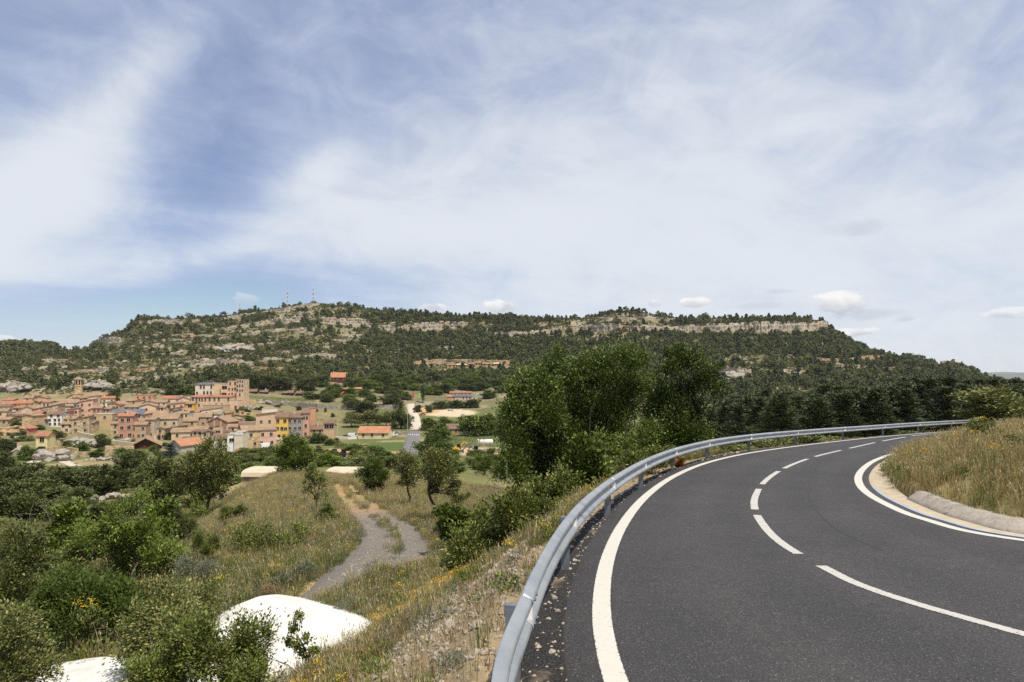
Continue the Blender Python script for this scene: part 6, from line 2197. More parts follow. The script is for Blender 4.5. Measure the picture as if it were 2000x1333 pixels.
for (u0, u1, base, eave, ridge, roof, wall, tile, wn, rot, lab) in (
        (0, 18, 832, 822, 817, 'x', 'stone', 'tile_tan', (1,), 5, 'stone house cut by the left border below the grey blue shed'),
        (120, 141, 846, 832, 827, 'x', BEIGE, 'tile_tan', (2, 1), 6, 'beige house below the terracotta house, left of the ruined stone house'),
        (172, 181, 846, 830, 826, 'x', 'stone', 'tile_tan', (1, 1), 4, 'narrow stone house joined to the narrow white one'),
        (217, 233, 851, 832, 828, 'x', 'ochre_stone', 'tile_tan', (1, 1), 5, 'stone house left of the tall brick red house'),
        (76, 98, 806, 797, 791, 'x', BEIGE, 'tile_tan', (2,), 4, 'house with a tan roof above the long sloping red roof'),
        (100, 118, 822, 811, 806, 'x', PALE, 'tile_tan', (2,), 5, 'pale house right above the bright white house'),
        (134, 150, 830, 820, 815, 'x', BEIGE, 'tile_red', (2,), 5, 'low house with a red roof left of the grey balcony house'),
        (160, 182, 830, 820, 815, 'x', (0.5, 0.33, 0.22), 'tile_tan', (2,), 6, 'low house in front of the salmon pink house'),
        (186, 204, 826, 817, 811, 'x', BEIGE, 'tile_tan', (2,), 6, 'house with a tan roof in front of the terracotta house'),
        (262, 282, 836, 825, 819, 'x', BEIGE, 'tile_tan', (2,), 6, 'house with a tan roof above the pinkish stone house'),
        (300, 322, 836, 824, 816, 'x', PALE, 'tile_tan', (2,), 4, 'pale house behind the large cream house'),
        (246, 268, 816, 807, 801, 'x', PEACH, 'tile_tan', (2,), -4, 'peach house left of the square windowed peach house'),
        (296, 324, 797, 788, 782, 'x', PALE, 'tile_tan', (3,), 5, 'pale house below the cream house at the upper village edge'),
        (270, 296, 800, 792, 786, 'x', BEIGE, 'tile_tan', (2,), -3, 'house below the flat terracotta house'),
        (384, 404, 858, 842, 836, 'x', (0.62, 0.5, 0.28), 'tile_tan', (1, 2), 6, 'pale yellow house with balconies left of the brick gable'),
        (446, 462, 856, 838, 832, 'x', CREAM, 'tile_tan', (1, 2), 8, 'cream house right of the brick gable'),
        (410, 432, 826, 812, 806, 'x', WHITE, 'tile_tan', (2,), 4, 'white house above the brick gable'),
        (430, 452, 822, 812, 807, 'shedx', TERRA, 'tile_tan', (1,), 6, 'small terracotta house above the brick gable, right one'),
        (356, 384, 871, 862, 855, 'x', BEIGE, 'tile_brown', (2,), 6, 'low house with a brown roof right of the orange double roof'),
        (388, 420, 876, 864, 857, 'x', BEIGE, 'tile_tan', (2,), 8, 'house with a tan roof left of the white house with the hipped roof'),
        (476, 500, 852, 842, 834, 'x', TERRA, 'tile_red', (1,), 10, 'terracotta house behind the stone barn')):
    house(lab, u0, u1, base, eave, ridge, roof, wall, tile, wn, rot, 8.5)

# church: nave and bell tower
p = hit(172, 790, 300)
s = p.y / F
ch = empty('church', (p.x, p.y, p.z), math.radians(6))
tag(ch, 'stone village church with a tall octagonal bell tower', 'church')
block(ch, 2.0, 2, 0, 58 * s, 13, 13 * s, 9 * s, 'x', 'ochre_stone', 'tile_tan', (2,), ())
block(ch, -10.5 * s * 2.6, -1.0, 0, 22 * s, 10, 14 * s, 5 * s, 'y', 'ochre_stone', 'tile_tan', (1,), ())
tw = MB()
x0, y0, hw = (154 - 172) * s, -2.5, 6.9 * s
tw.box(x0 - hw, x0 + hw, y0, y0 + 2 * hw, -6, 20 * s)
tw.box(x0 - hw - .25, x0 + hw + .25, y0 - .25, y0 + 2 * hw + .25, 20 * s, 20 * s + .5)
cx, cy = x0, y0 + hw


def octo(r_b, r_t, z0, z1):
    vs = [(cx + r * math.cos(math.pi / 8 + k * math.pi / 4), cy + r * math.sin(math.pi / 8 + k * math.pi / 4), z) for r, z in ((r_b, z0), (r_t, z1)) for k in range(8)]
    return vs, [(k, (k + 1) % 8, 8 + (k + 1) % 8, 8 + k) for k in range(8)] + [tuple(range(7, -1, -1)), tuple(range(8, 16))]


tw.add(*octo(hw * 1.05, hw * 1.03, 20 * s + .5, 35 * s))
tw.add(*octo(hw * 1.14, hw * 1.14, 35 * s, 35 * s + .4))
tw.add(*octo(hw * .98, hw * .98, 35 * s + .4, 48 * s))
tw.add(*octo(hw * 1.16, hw * 1.16, 48 * s, 48 * s + .45))
link('bell_tower', tw.mesh('bell_tower', MATS['ochre_stone']), ch)
ap = hw * .98 * math.cos(math.pi / 8)
for k in range(8):
    a = k * math.pi / 4
    bo = MB().box(-.55, .55, -.03, .05, 0, 2.6).tube((0, .05, 2.6), (0, -.03, 2.6), .55, None, 12)
    o = link('belfry_opening', bo.mesh('belfry_opening', MATS['void']), ch)
    o.location = (cx + ap * math.cos(a), cy + ap * math.sin(a), 38 * s)
    o.rotation_euler = (0, 0, a + math.pi / 2)
rf_ = MB()
rf_.add(*octo(hw * 1.2, .12, 48 * s + .45, 54 * s))
ro = link('roof', rf_.mesh('roof', MATS['tile_tan']), ch)
link('finial', MB().tube((cx, cy, 54 * s), (cx, cy, 54 * s + 1.4), .08).mesh('finial', MATS['bolt_steel']), ro)

# hotel: stepped blocks
p = hit(418, 798, 300)
s = p.y / F
ht = empty('hotel', (p.x, p.y, (HOR - 798) * s), math.radians(2))
tag(ht, 'large cream and peach hotel of stepped flat blocks at the top of the village', 'hotel')


def hb(u0, u1, base, top, y, dep, **kw):
    block(ht, ((u0 + u1) / 2 - 418) * s, y, (798 - base) * s, (u1 - u0) * s, dep, (base - top) * s, kw.pop('rise', .5), kw.pop('roof', 'flat'), seed=u0, **kw)


hb(375, 404, 798, 776, 0, 9, wall=PEACH, tile='tile_red', wins=(5, 5), wsize=(.9, 1.9), roof='shed', rise=1.2)
hb(404, 448, 798, 776, 1.2, 10, wall=(0.60, 0.43, 0.28), tile='tile_red', wins=(5, 4), wsize=(1.0, 1.8), roof='shed', rise=1.0)
hb(402, 450, 803, 791, -4, 4.9, wall=(0.50, 0.33, 0.235), tile='gravel_roof', wins=())
hb(449, 465, 802, 783, -1, 8, wall=PEACH, tile='gravel_roof', wins=(), door=(1.3, 1.5, 3.2))
hb(367, 402, 776, 752, 12, 10, wall=PALE, tile='slate', wins=(5, 5), wsize=(1.0, 2.0), roof='shed', rise=1.0)
hb(402, 420, 776, 750, 13, 9, wall=(0.62, 0.48, 0.29), tile='gravel_roof', wins=())
hb(419, 432, 778, 752, 11, 10, wall=PEACH, tile='gravel_roof', wins=(1, 1), wsize=(2.8, 1.9))
hb(432, 450, 778, 745, 11.5, 10, wall=(0.62, 0.42, 0.27), tile='gravel_roof', wins=(2, 3, 3), wsize=(.9, 1.7))
hb(450, 464, 778, 742, 10.5, 11, wall=(0.63, 0.45, 0.29), tile='gravel_roof', wins=(3, 3, 3, 1), wsize=(.8, 1.7), side_wins=((1, (2, 2, 2)),))

# white tower house with a sign
p = hit(466, 888, 200)
s = p.y / F
wt = empty('house', (p.x, p.y, (HOR - 888) * s), math.radians(8))
tag(wt, 'narrow cream tower house with a white sign board along its top', 'house')
block(wt, 0, 0, 0, 16 * s, 8, 42 * s, .4, 'flat', (0.66, 0.58, 0.43), 'gravel_roof', (), seed=4)
block(wt, -15 * s, 1, 0, 15 * s, 8, 38 * s, .4, 'flat', WHITE, 'gravel_roof', (1, 0), seed=5, wsize=(1.3, 1.2))
sg = link('sign_board', MB().box(-7.5 * s, 8.2 * s, -.14, -.04, 37.5 * s, 42.5 * s).mesh('sign_board', plain('sign_white', (0.75, 0.74, 0.7))), wt)
lt = MB()
rr = random.Random(3)
xx = -6 * s
while xx < 6.5 * s:
    ww = rr.uniform(.12, .3)
    lt.box(xx, xx + ww, -.16, -.145, 39.2 * s, (40.2 + rr.choice((0, 0, .9))) * s)
    xx += ww + rr.uniform(.1, .22)
link('lettering', lt.mesh('lettering', plain('ink', (0.12, 0.11, 0.12))), sg)
link('awning', MB().hexa([(-4 * s, -2.6, 1.2), (12 * s, -2.6, 1.2), (12 * s, 0, 2.2), (-4 * s, 0, 2.2)], [(-4 * s, -2.6, 1.3), (12 * s, -2.6, 1.3), (12 * s, 0, 2.35), (-4 * s, 0, 2.35)]).mesh('awning', MATS['tile_red']), wt)

# big brick gable with concrete columns
p = hit(425, 850, 240)
s = p.y / F
bg_ = empty('house', (p.x, p.y, (HOR - 850) * s), math.radians(-6))
tag(bg_, 'tall gable of bare red brick between pale concrete columns', 'house')
block(bg_, 0, 0, 0, 42 * s, 11, 25 * s, 10 * s, 'y', 'brick', 'tile_tan', (), ((1, (1, 2)),), seed=9)
for fx in (-1, -.33, .33, 1):
    xc = fx * 20.6 * s
    hh = 25 * s + 10 * s * (1 - abs(fx)) - .1
    link('column', MB().box(xc - .28, xc + .28, -.09, .03, -5, hh).mesh('column', render_wall(BEIGE)), bg_)

# restaurant of the campsite
p = hit(897, 783, 400)
s = p.y / F
rs = empty('restaurant', (p.x, p.y, (HOR - 783) * s), math.radians(2))
tag(rs, 'two level campsite restaurant with red roof and blue grey canopy', 'restaurant')
block(rs, 2 * s, 6, 0, 42 * s, 9, 15 * s, 2.4 * s, 'x', (0.62, 0.47, 0.36), 'tile_red', (6, 0), seed=2)
block(rs, 2 * s, 0, 0, 44 * s, 6, 8 * s, 2.6 * s, 'shed', (0.58, 0.42, 0.3), 'slate', (7,), seed=3)
block(rs, -19 * s, -2, 0, 10 * s, 4, 8 * s, 2 * s, 'shed', (0.45, 0.3, 0.2), 'tile_orange', (), seed=3)
block(rs, 38 * s, 1, 0, 26 * s, 5, 5 * s, .4, 'flat', WHITE, 'gravel_roof', (3,), seed=6)

# long sheds with pale rounded roofs behind the knoll
mottled('pale_roof', [(0.3, (0.48, 0.38, 0.26)), (0.7, (0.63, 0.53, 0.39))], 0.8, rough=0.8)
for (u0, u1, base, top, dmn, lab) in ((473, 568, 943, 917, 76, 'long farm shed with a pale rounded roof at the foot of the knoll'), (636, 700, 940, 918, 80, 'pale rounded roof of a second shed behind the knoll')):
    p = pt((u0 + u1) / 2, dmn)
    p.z = (HOR - base) * dmn / F
    s = p.y / F
    w, H = (u1 - u0) * s, (base - top) * s
    o = empty('farm_shed', (p.x, p.y, p.z), math.radians(-3))
    block(o, 0, 0, 0, w, 4.6, H * .42, .3, 'flat', 'stone', None, ())
    rb_ = MB()
    N_ = 9
    for side_ in (0,):
        pts = [(-.2 + (4.6 + .4) * (.5 - .5 * math.cos(math.pi * k / N_)), H * .42 + .03 + H * .50 * math.sin(math.pi * k / N_) ** .45) for k in range(N_ + 1)]
        vs = [(x, yy, zz) for x in (-w / 2 - .15, w / 2 + .15) for yy, zz in pts]
        n = N_ + 1
        rb_.add(vs, [(k, k + 1, n + k + 1, n + k) for k in range(N_)] + [tuple(range(n)), tuple(range(2 * n - 1, n - 1, -1)), (0, n, 2 * n - 1, n - 1)])
    link('roof', rb_.mesh('roof', MATS['pale_roof']), o)
    tag(o, lab, 'shed')

# cabins of the camping ground and hillside bungalows
for (u0, u1, base, eave, ridge, lab) in ((487, 501, 769, 765, 761, 'leftmost wooden cabin above the long hedge'), (508, 522, 770, 766, 762, 'second wooden cabin from the hotel above the hedge'), (551, 561, 772, 768, 765, 'wooden cabin with a dark front in the middle of the hedge'),
                                         (562, 572, 773, 767, 763, 'wooden cabin with a pointed roof above the hedge'), (579, 591, 774, 768, 764, 'cabin under trees at the right end of the hedge')):
    house(lab, u0, u1, base, eave, ridge, 'x', 'wood_dark', 'tile_brown', (1,), 4, 5, name='cabin', cat='cabin', over=.7, wsize=(1.6, 1.2))
house('tall narrow dark red cabin with a pointed roof among the trees', 667, 678, 777, 771, 765, 'y', 'wood_dark', 'tile_red', (), 20, 6, name='cabin', cat='cabin')
house('orange roofed kiosk right of the red cabin', 693, 706, 764, 761, 758, 'x', 'wood_tan', 'tile_orange', (1,), 0, 5, name='kiosk', cat='kiosk')
house('orange roofed hut beside the dark wooden house', 673, 683, 765, 761, 758, 'x', 'wood_dark', 'tile_orange', (1,), 0, 5, name='hut', cat='hut')
house('open white roofed pavilion above the cabins', 556, 580, 756, 751, 750, 'flat', (0.35, 0.26, 0.16), 'pale_roof', (4,), 3, 6, name='pavilion', cat='pavilion', wsize=(1.3, 1.0))
for (u0, u1, base, top, lab, wc) in ((823, 840, 723, 718, 'low bungalow at the left end of the hillside terrace', 'wood_tan'), (873, 891, 721, 713, 'ochre bungalow on the hillside terrace', (0.56, 0.33, 0.13)), (892, 912, 719, 713, 'bungalow with a white awning next to the ochre one', 'wood_tan'),
                                     (914, 926, 718, 711, 'bungalow with a steep front in the middle of the terrace', (0.52, 0.34, 0.17)), (928, 939, 716, 709, 'pointed bungalow right of the steep one', (0.5, 0.34, 0.2)), (942, 960, 717, 711, 'brown bungalow, second from the right on the terrace', (0.42, 0.27, 0.16)), (964, 980, 716, 711, 'rightmost bungalow with a pale awning on the terrace', 'wood_tan')):
    house(lab, u0, u1, base, top, top - 2, 'shed', wc, 'pale_roof' if 'awning' in lab else 'tile_tan', (2,), 2, 6, name='bungalow', cat='bungalow', wsize=(1.5, 1.4))


# small houses filling the gaps of the village
fr = random.Random(8)
fill = 0
for _ in range(900):
    px, row = fr.uniform(2, 470), fr.uniform(790, 866)
    if row > np.interp(px, [0, 100, 200, 330, 470], [836, 842, 846, 862, 868]) or (px > 360 and row < 832):
        continue
    p = hit(px, row, 240)
    if min(((p.x - a) ** 2 + (p.y - c) ** 2 for a, c in HPOS)) < 7.5 ** 2:
        continue
    w = fr.uniform(14, 24)
    h = fr.uniform(11, 19)
    house('narrow tiled village house squeezed between the larger houses', px - w / 2, px + w / 2, row, row - h, row - h - fr.uniform(3, 6), fr.choice(('x', 'x', 'y', 'shedx')), fr.choice((BEIGE, CREAM, PEACH, PINK, 'stone', 'ochre_stone', PALE, TERRA, 'stone')), fr.choice(('tile_tan', 'tile_tan', 'tile_brown', 'tile_red')), fr.choice(((2, 2), (1, 2), (2, 1), (2,))), fr.uniform(-14, 16), fr.uniform(6.5, 9), group='narrow houses of the village')
    fill += 1
    if fill >= 46:
        break

# ------------------------------------------------------------------ walls, rocks and roads of the valley
def wall_run(name, label, pts, h, mat, thick=.6, dmin=200, lift=0.0):
    P = [hit(a, b_, dmin) for a, b_ in pts]
    o = empty(name, P[0])
    for k in range(len(P) - 1):
        a, b_ = P[k], P[k + 1]
        L = Vector((b_.x - a.x, b_.y - a.y, 0))
        nn = Vector((-L.y, L.x, 0)).normalized() * thick
        e = [a, a + nn, b_ + nn, b_] if False else [a, b_, b_ + nn, a + nn]
        mb = MB().hexa([tuple(q - P[0] - Vector((0, 0, 2.5))) for q in e], [tuple(q - P[0] + Vector((0, 0, h + random.Random(k).uniform(-.2, .2)))) for q in e])
        link('wall_stretch', mb.mesh(name, MATS[mat] if isinstance(mat, str) else render_wall(mat)), o)
    return tag(o, label, 'wall')


wall_run('terrace_wall', 'long grey dry stone terrace wall below the camping hedge', [(512, 789), (545, 793), (580, 796), (620, 799), (660, 800)], 3.4, 'grey_stone')
wall_run('terrace_wall', 'grey retaining wall behind the trees left of the valley road', [(664, 801), (700, 800), (735, 800), (780, 799)], 3.0, 'grey_stone')
wall_run('terrace_wall', 'cream parapet wall along the street below the brick red house', [(150, 850), (186, 858), (216, 868), (266, 874)], 1.6, CREAM)
wall_run('terrace_wall', 'low pale wall in front of the beige end house', [(655, 858), (680, 859), (697, 858)], 1.2, PALE)
wall_run('terrace_wall', 'dark wall beside the orange roofed hall', [(762, 852), (780, 851), (793, 850)], 2.2, 'grey_stone')
wall_run('terrace_wall', 'ochre terrace wall beneath the hillside bungalows', [(818, 726), (860, 725), (920, 721), (1000, 719)], 2.2, 'ochre_stone', dmin=430)
wall_run('terrace_wall', 'lower stone terrace wall of the bungalows', [(846, 736), (880, 735), (930, 732)], 2.0, 'grey_stone', dmin=430)
wall_run('terrace_wall', 'stone terrace wall beside the hotel', [(466, 790), (480, 788), (500, 789)], 3.0, 'ochre_stone')


def outcrop(px, row, wpx, hpx, label, seed, dmin=60, mat='boulder', n=16):
    p = hit(px, row, dmin)
    s = p.y / F
    r = random.Random(seed)
    mb = MB()
    for k in range(n):
        me = ROCKV[k % 5]
        sc = hpx * s * r.uniform(.35, .62)
        c0 = Vector((r.uniform(-.5, .5) * wpx * s, r.uniform(-.3, .5) * hpx * s, r.uniform(.0, .55) * hpx * s * (1 - .3 * r.random())))
        Mx = Matrix.Translation(c0) @ Euler((r.uniform(-.4, .4), r.uniform(-.4, .4), r.uniform(0, 6.28))).to_matrix().to_4x4() @ Matrix.Diagonal((sc * r.uniform(1, 1.7), sc, sc * r.uniform(.7, 1), 1))
        mb.add([Mx @ v.co for v in me.vertices], [tuple(f.vertices) for f in me.polygons])
    return tag(link('rock_outcrop', mb.mesh('rock_outcrop', MATS[mat]), None, p), label, 'rock')


outcrop(105, 900, 50, 26, 'craggy grey rock below the yellow house', 1, 220, n=26)
outcrop(165, 872, 60, 24, 'craggy rock under the parapet street', 2, 230, n=26)
outcrop(245, 975, 70, 17, 'low pale stone bank between the holm oaks', 3, 70, n=22)
outcrop(190, 980, 40, 16, 'grey boulder bank left of the pale stone bank', 4, 70, n=14)
outcrop(420, 975, 80, 12, 'row of grey boulders behind the tall loose tree', 5, 60, n=20)
outcrop(195, 762, 46, 20, 'big grey crag behind the church', 6, 380, n=18)
outcrop(15, 765, 60, 22, 'jumble of pale crags above the village at the left border', 7, 380, n=26)
outcrop(1432, 742, 60, 22, 'blocky pale crag on the lower slope beyond the slimmer tree', 8, 400, n=18)
outcrop(535, 792, 60, 12, 'heap of pale rocks below the hedge', 9, 300, n=18)
outcrop(460, 690, 60, 20, 'weathered crag in the middle of the slope above the hotel', 10, 400, n=20)


wall_run('terrace_wall', 'ochre garden wall on the rock right of the yellow house', [(92, 884), (120, 880), (150, 884)], 1.6, 'ochre_stone')
wall_run('terrace_wall', 'stone garden wall below the street parapet', [(120, 893), (170, 894), (215, 892), (250, 889)], 1.7, 'stone')
wall_run('terrace_wall', 'stone terrace wall left of the chalet', [(205, 882), (235, 882), (262, 880)], 2.0, 'ochre_stone')
wall_run('terrace_wall', 'field wall on the slope below the box shaped house', [(620, 822), (650, 824), (668, 826)], 1.2, 'ochre_stone')
wall_run('terrace_wall', 'upper field wall right of the brick red slab', [(620, 812), (645, 813), (664, 815)], 1.2, 'ochre_stone')
wall_run('terrace_wall', 'field wall below the hotel terraces', [(462, 812), (485, 810), (512, 812)], 1.4, 'ochre_stone')
outcrop(230, 868, 60, 14, 'pale rocks below the stone house left of the brick red house', 11, 230, n=20)
outcrop(60, 860, 50, 12, 'pale rocks below the pink red shed', 12, 230, n=18)
outcrop(20, 850, 40, 22, 'ochre crag at the left border below the open barn', 13, 230, n=20, mat='ochre_rock')
outcrop(200, 900, 70, 10, 'low rocks in the gardens below the street', 14, 220, n=20)
outcrop(490, 800, 30, 9, 'pale rocks beside the hotel terraces', 15, 300, n=14)


def lane(name, pts, width, mat, dmin=120, lift=.12):
    P = spline([land_pt(a, b_, dmin)[:2] for a, b_ in pts], 60, 1)
    V = []
    for o_ in (-.5, -.25, 0, .25, .5):
        C = offset(P, o_ * width)
        zz = ground(C[:, 0], C[:, 1]) + lift
        V.append(np.column_stack([C, zz]))
    for o_ in (.56,):
        C = offset(P, o_ * width)
        V.append(np.column_stack([C, ground(C[:, 0], C[:, 1]) - .5]))
    V = [np.column_stack([offset(P, -.56 * width), V[0][:, 2] - .6])] + V
    n = 60
    i = (np.arange(len(V) - 1)[:, None] * n + np.arange(n - 1)[None, :]).reshape(-1)
    return P, tag(link(name, mesh_np(name, np.concatenate(V), np.stack([i, i + n, i + n + 1, i + 1], 1), [MATS[mat]], smooth=True)), kind='structure')


mottled('far_asphalt', [(0.3, (0.13, 0.125, 0.12)), (0.7, (0.20, 0.19, 0.18))], 0.6, world=True)
mottled('far_concrete', [(0.3, (0.42, 0.36, 0.28)), (0.7, (0.56, 0.49, 0.38))], 0.5, world=True)
VR, vro = lane('valley_road', [(796, 906), (799, 890), (803, 872), (806, 856), (809, 842)], 6.4, 'far_asphalt', 140)
VR2, _ = lane('valley_lane', [(809.5, 840), (814, 828), (812, 817), (806, 806), (801, 796), (801, 789)], 6.2, 'far_concrete', 250)
zi = 52
tg = VR[zi + 1] - VR[zi]
tg /= np.linalg.norm(tg)
nrm = np.array((tg[1], -tg[0]))
for k in range(6):
    c0 = VR[zi] + nrm * ((k - 2.5) * 1.05)
    q = [c0 - nrm * .27 - tg * 2.4, c0 + nrm * .27 - tg * 2.4, c0 + nrm * .27 + tg * 2.4, c0 - nrm * .27 + tg * 2.4]
    vs = [(a[0], a[1], float(ground(np.array([a[0]]), np.array([a[1]]))[0]) + .16) for a in q]
    link('crossing_stripe', MB().add(vs, [(0, 1, 2, 3)]).mesh('crossing_stripe', MATS['road_paint']), vro)
lane('lane', [(60, 905), (95, 884), (110, 893), (125, 902), (150, 915)], 3.0, 'far_concrete', 200)

# ------------------------------------------------------------------ vehicles and small things of the valley
def paint(name, col):
    return MATS.get(name) or plain(name, col, .35, .5)


plain('tyre', (0.02, 0.02, 0.02), .8)


def car(px, row, rot, col, label, cat='car', van=False, d=None, dmin=200):
    p = hit(px, row, dmin) if d is None else pt(px, d)
    o = empty('parked_van' if van else 'parked_car', p + Vector((0, 0, .12)), math.radians(rot))
    L, Wd, H = (5.0, 1.95, 2.1) if van else (4.2, 1.75, 1.45)
    mb = MB()
    a, c_ = L / 2, Wd / 2
    if van:
        prof = [(-a, .35), (-a, 1.95), (-a + .15, H), (a - 1.5, H), (a - .75, 1.15), (a - .05, .95), (a, .4)]
    else:
        prof = [(-a, .4), (-a + .05, .9), (-a + .55, .98), (-a + 1.05, H), (a - 1.7, H), (a - 1.0, .95), (a - .1, .8), (a, .42)]
    n = len(prof)
    vs = [(x, -c_, z) for x, z in prof] + [(x, c_, z) for x, z in prof]
    mb.add(vs, [tuple(range(n)), tuple(range(2 * n - 1, n - 1, -1))] + [(k, n + k, n + (k + 1) % n, (k + 1) % n) for k in range(n)])
    link('body', mb.mesh('body', col), o)
    gl = MB()
    for sd in (-1, 1):
        yy = sd * (c_ + .012)
        x0, x1 = (a - 1.6, a - .9) if van else (-a + .95, a - 1.35)
        q = [(x0, yy, 1.1 if van else .98), (x1, yy, 1.1 if van else .98), (x1 - .3, yy, H - .25), (x0 + .1, yy, H - .18)]
        gl.add(q if sd < 0 else q[::-1], [(0, 1, 2, 3)])
    fx0, fz0, fx1, fz1 = (a - 1.44, H - .06, a - .80, 1.2) if van else (a - 1.66, H - .06, a - 1.06, 1.0)
    gl.add([(fx0 + .05, -c_ * .85, fz0), (fx1 + .05, -c_ * .85, fz1), (fx1 + .05, c_ * .85, fz1), (fx0 + .05, c_ * .85, fz0)], [(0, 1, 2, 3)])
    link('side_glass', gl.mesh('side_glass', MATS['window_glass']), o)
    wm = MB().tube((0, -.11, 0), (0, .11, 0), .33, None, 12).mesh('wheel', MATS['tyre'])
    for wx in (-a + .8, a - .85):
        for sd in (-1, 1):
            link('wheel', wm, o, (wx, sd * (c_ - .08), .33))
    return tag(o, label, cat)


car(826, 811, 8, paint('car_red', (0.42, 0.02, 0.025)), 'red car parked on the ochre ground beside the valley lane')
car(767, 853, 4, paint('car_white', (0.75, 0.75, 0.73)), 'white van parked beside the orange roofed hall', 'van', True)
car(84, 880, 6, paint('car_dark', (0.05, 0.055, 0.06)), 'dark car in front of the yellow house on the rock')
car(521, 876, 40, paint('car_white', (0.75, 0.75, 0.73)), 'white van below the stone barn', 'van', True)
car(541, 861, 30, paint('car_white', (0.75, 0.75, 0.73)), 'white car beside the bright yellow house')
car(676, 856, 0, paint('car_dark', (0.05, 0.055, 0.06)), 'dark car beside the beige end house')
car(690, 855, 5, paint('car_white', (0.75, 0.75, 0.73)), 'white van behind the dark car by the end house', 'van', True)
car(880, 803, 10, paint('car_silver', (0.45, 0.46, 0.46)), 'silver car on the sandy parking ground')
car(905, 814, 3, paint('car_silver', (0.45, 0.46, 0.46)), 'silver car half hidden by trees at the sandy parking ground')

plain('machine_yellow', (0.62, 0.36, 0.02), .5)
plain('machine_grey', (0.10, 0.10, 0.10), .6)


def digger(px, row, rot, label, mat, dmin=150):
    p = hit(px, row, dmin)
    o = empty('excavator', p, math.radians(rot))
    for sd in (-1, 1):
        link('track_unit', MB().hexa([(-1.5, sd * .9 - .25, .05), (1.5, sd * .9 - .25, .05), (1.5, sd * .9 + .25, .05), (-1.5, sd * .9 + .25, .05)], [(-1.7, sd * .9 - .25, .75), (1.7, sd * .9 - .25, .75), (1.7, sd * .9 + .25, .75), (-1.7, sd * .9 + .25, .75)]).mesh('track_unit', MATS['machine_grey']), o)
    link('body', MB().box(-1.6, .6, -1.1, 1.1, .9, 1.8).mesh('body', MATS[mat]), o)
    link('cab', MB().hexa([(-.1, -1.1, 1.8), (1.2, -1.1, 1.1), (1.2, -.1, 1.1), (-.1, -.1, 1.8)], [(-.1, -1.05, 2.9), (.9, -1.05, 2.9), (.9, -.1, 2.9), (-.1, -.1, 2.9)]).mesh('cab', MATS['window_glass']), o)
    link('boom', MB().tube((.6, .4, 1.5), (2.6, .4, 3.6), .22, .18).tube((2.6, .4, 3.6), (4.2, .4, 2.0), .18, .13).mesh('boom', MATS[mat]), o)
    link('bucket', MB().hexa([(3.9, .0, 1.1), (4.7, .0, 1.3), (4.7, .8, 1.3), (3.9, .8, 1.1)], [(4.0, .0, 2.0), (4.4, .0, 2.1), (4.4, .8, 2.1), (4.0, .8, 2.0)]).mesh('bucket', MATS['machine_grey']), o)
    return tag(o, label, 'excavator')


digger(933, 892, 190, 'dark excavator on the pale building ground beside the field', 'machine_grey')
digger(893, 884, 10, 'yellow excavator at the edge of the pale building ground', 'machine_yellow')


def tractor(px, row, rot, label):
    p = hit(px, row, 150)
    o = empty('tractor', p, math.radians(rot))
    wm = MB().tube((0, -.25, 0), (0, .25, 0), .85, None, 16).mesh('wheel', MATS['tyre'])
    ws = MB().tube((0, -.18, 0), (0, .18, 0), .5, None, 14).mesh('wheel', MATS['tyre'])
    for sd in (-1, 1):
        link('wheel', wm, o, (-.9, sd * .85, .85))
        link('wheel', ws, o, (1.3, sd * .75, .5))
    link('bonnet', MB().box(.1, 1.9, -.4, .4, .6, 1.5).mesh('bonnet', MATS['tile_red']), o)
    link('cab', MB().hexa([(-1.3, -.6, .9), (.1, -.6, .9), (.1, .6, .9), (-1.3, .6, .9)], [(-1.1, -.55, 2.5), (-.1, -.55, 2.5), (-.1, .55, 2.5), (-1.1, .55, 2.5)]).mesh('cab', MATS['window_glass']), o)
    return tag(o, label, 'tractor')


tractor(650, 893, 160, 'old tractor standing on the ochre yard below the village end')
tractor(675, 894, 30, 'second farm machine on the ochre yard, nearer the field')
# white tank
p = hit(947, 874, 180)
tk = empty('tank', p + Vector((0, 0, 1.2)))
link('vessel', MB().tube((-2.8, 0, 1.0), (2.8, 0, 1.0), .95, None, 16).tube((2.8, 0, 1.0), (3.3, 0, 1.0), .95, .5, 16).tube((-3.3, 0, 1.0), (-2.8, 0, 1.0), .5, .95, 16).mesh('vessel', paint('car_white', (1, 1, 1))), tk)
for x in (-2, 2):
    link('support', MB().box(x - .15, x + .15, -.6, .6, -1.6, .3).mesh('support', MATS['post_steel']), tk)
tag(tk, 'long white tank on supports at the edge of the building ground', 'tank')
# camp flags
for (px, row, col_, lab) in ((805, 783, (0.55, 0.08, 0.06), 'red banner on a pole at the camp entrance'), (818, 783, (0.32, 0.58, 0.10), 'light green banner on a pole at the camp entrance')):
    p = hit(px, row, 300)
    o = empty('banner', p)
    link('pole', MB().tube((0, 0, -.3), (0, 0, 6.4), .07).mesh('pole', MATS['post_steel']), o)
    V = [(.1 + 1.6 * i / 4, .12 * math.sin(i * 1.3), z) for z in (2.0, 4.2, 6.3) for i in range(5)]
    Q = [(r * 5 + i, r * 5 + i + 1, (r + 1) * 5 + i + 1, (r + 1) * 5 + i) for r in range(2) for i in range(4)]
    link('cloth', MB().add(V, Q).mesh('cloth', plain('cloth_%d' % px, col_, .8)), o)
    tag(o, lab, 'banner')
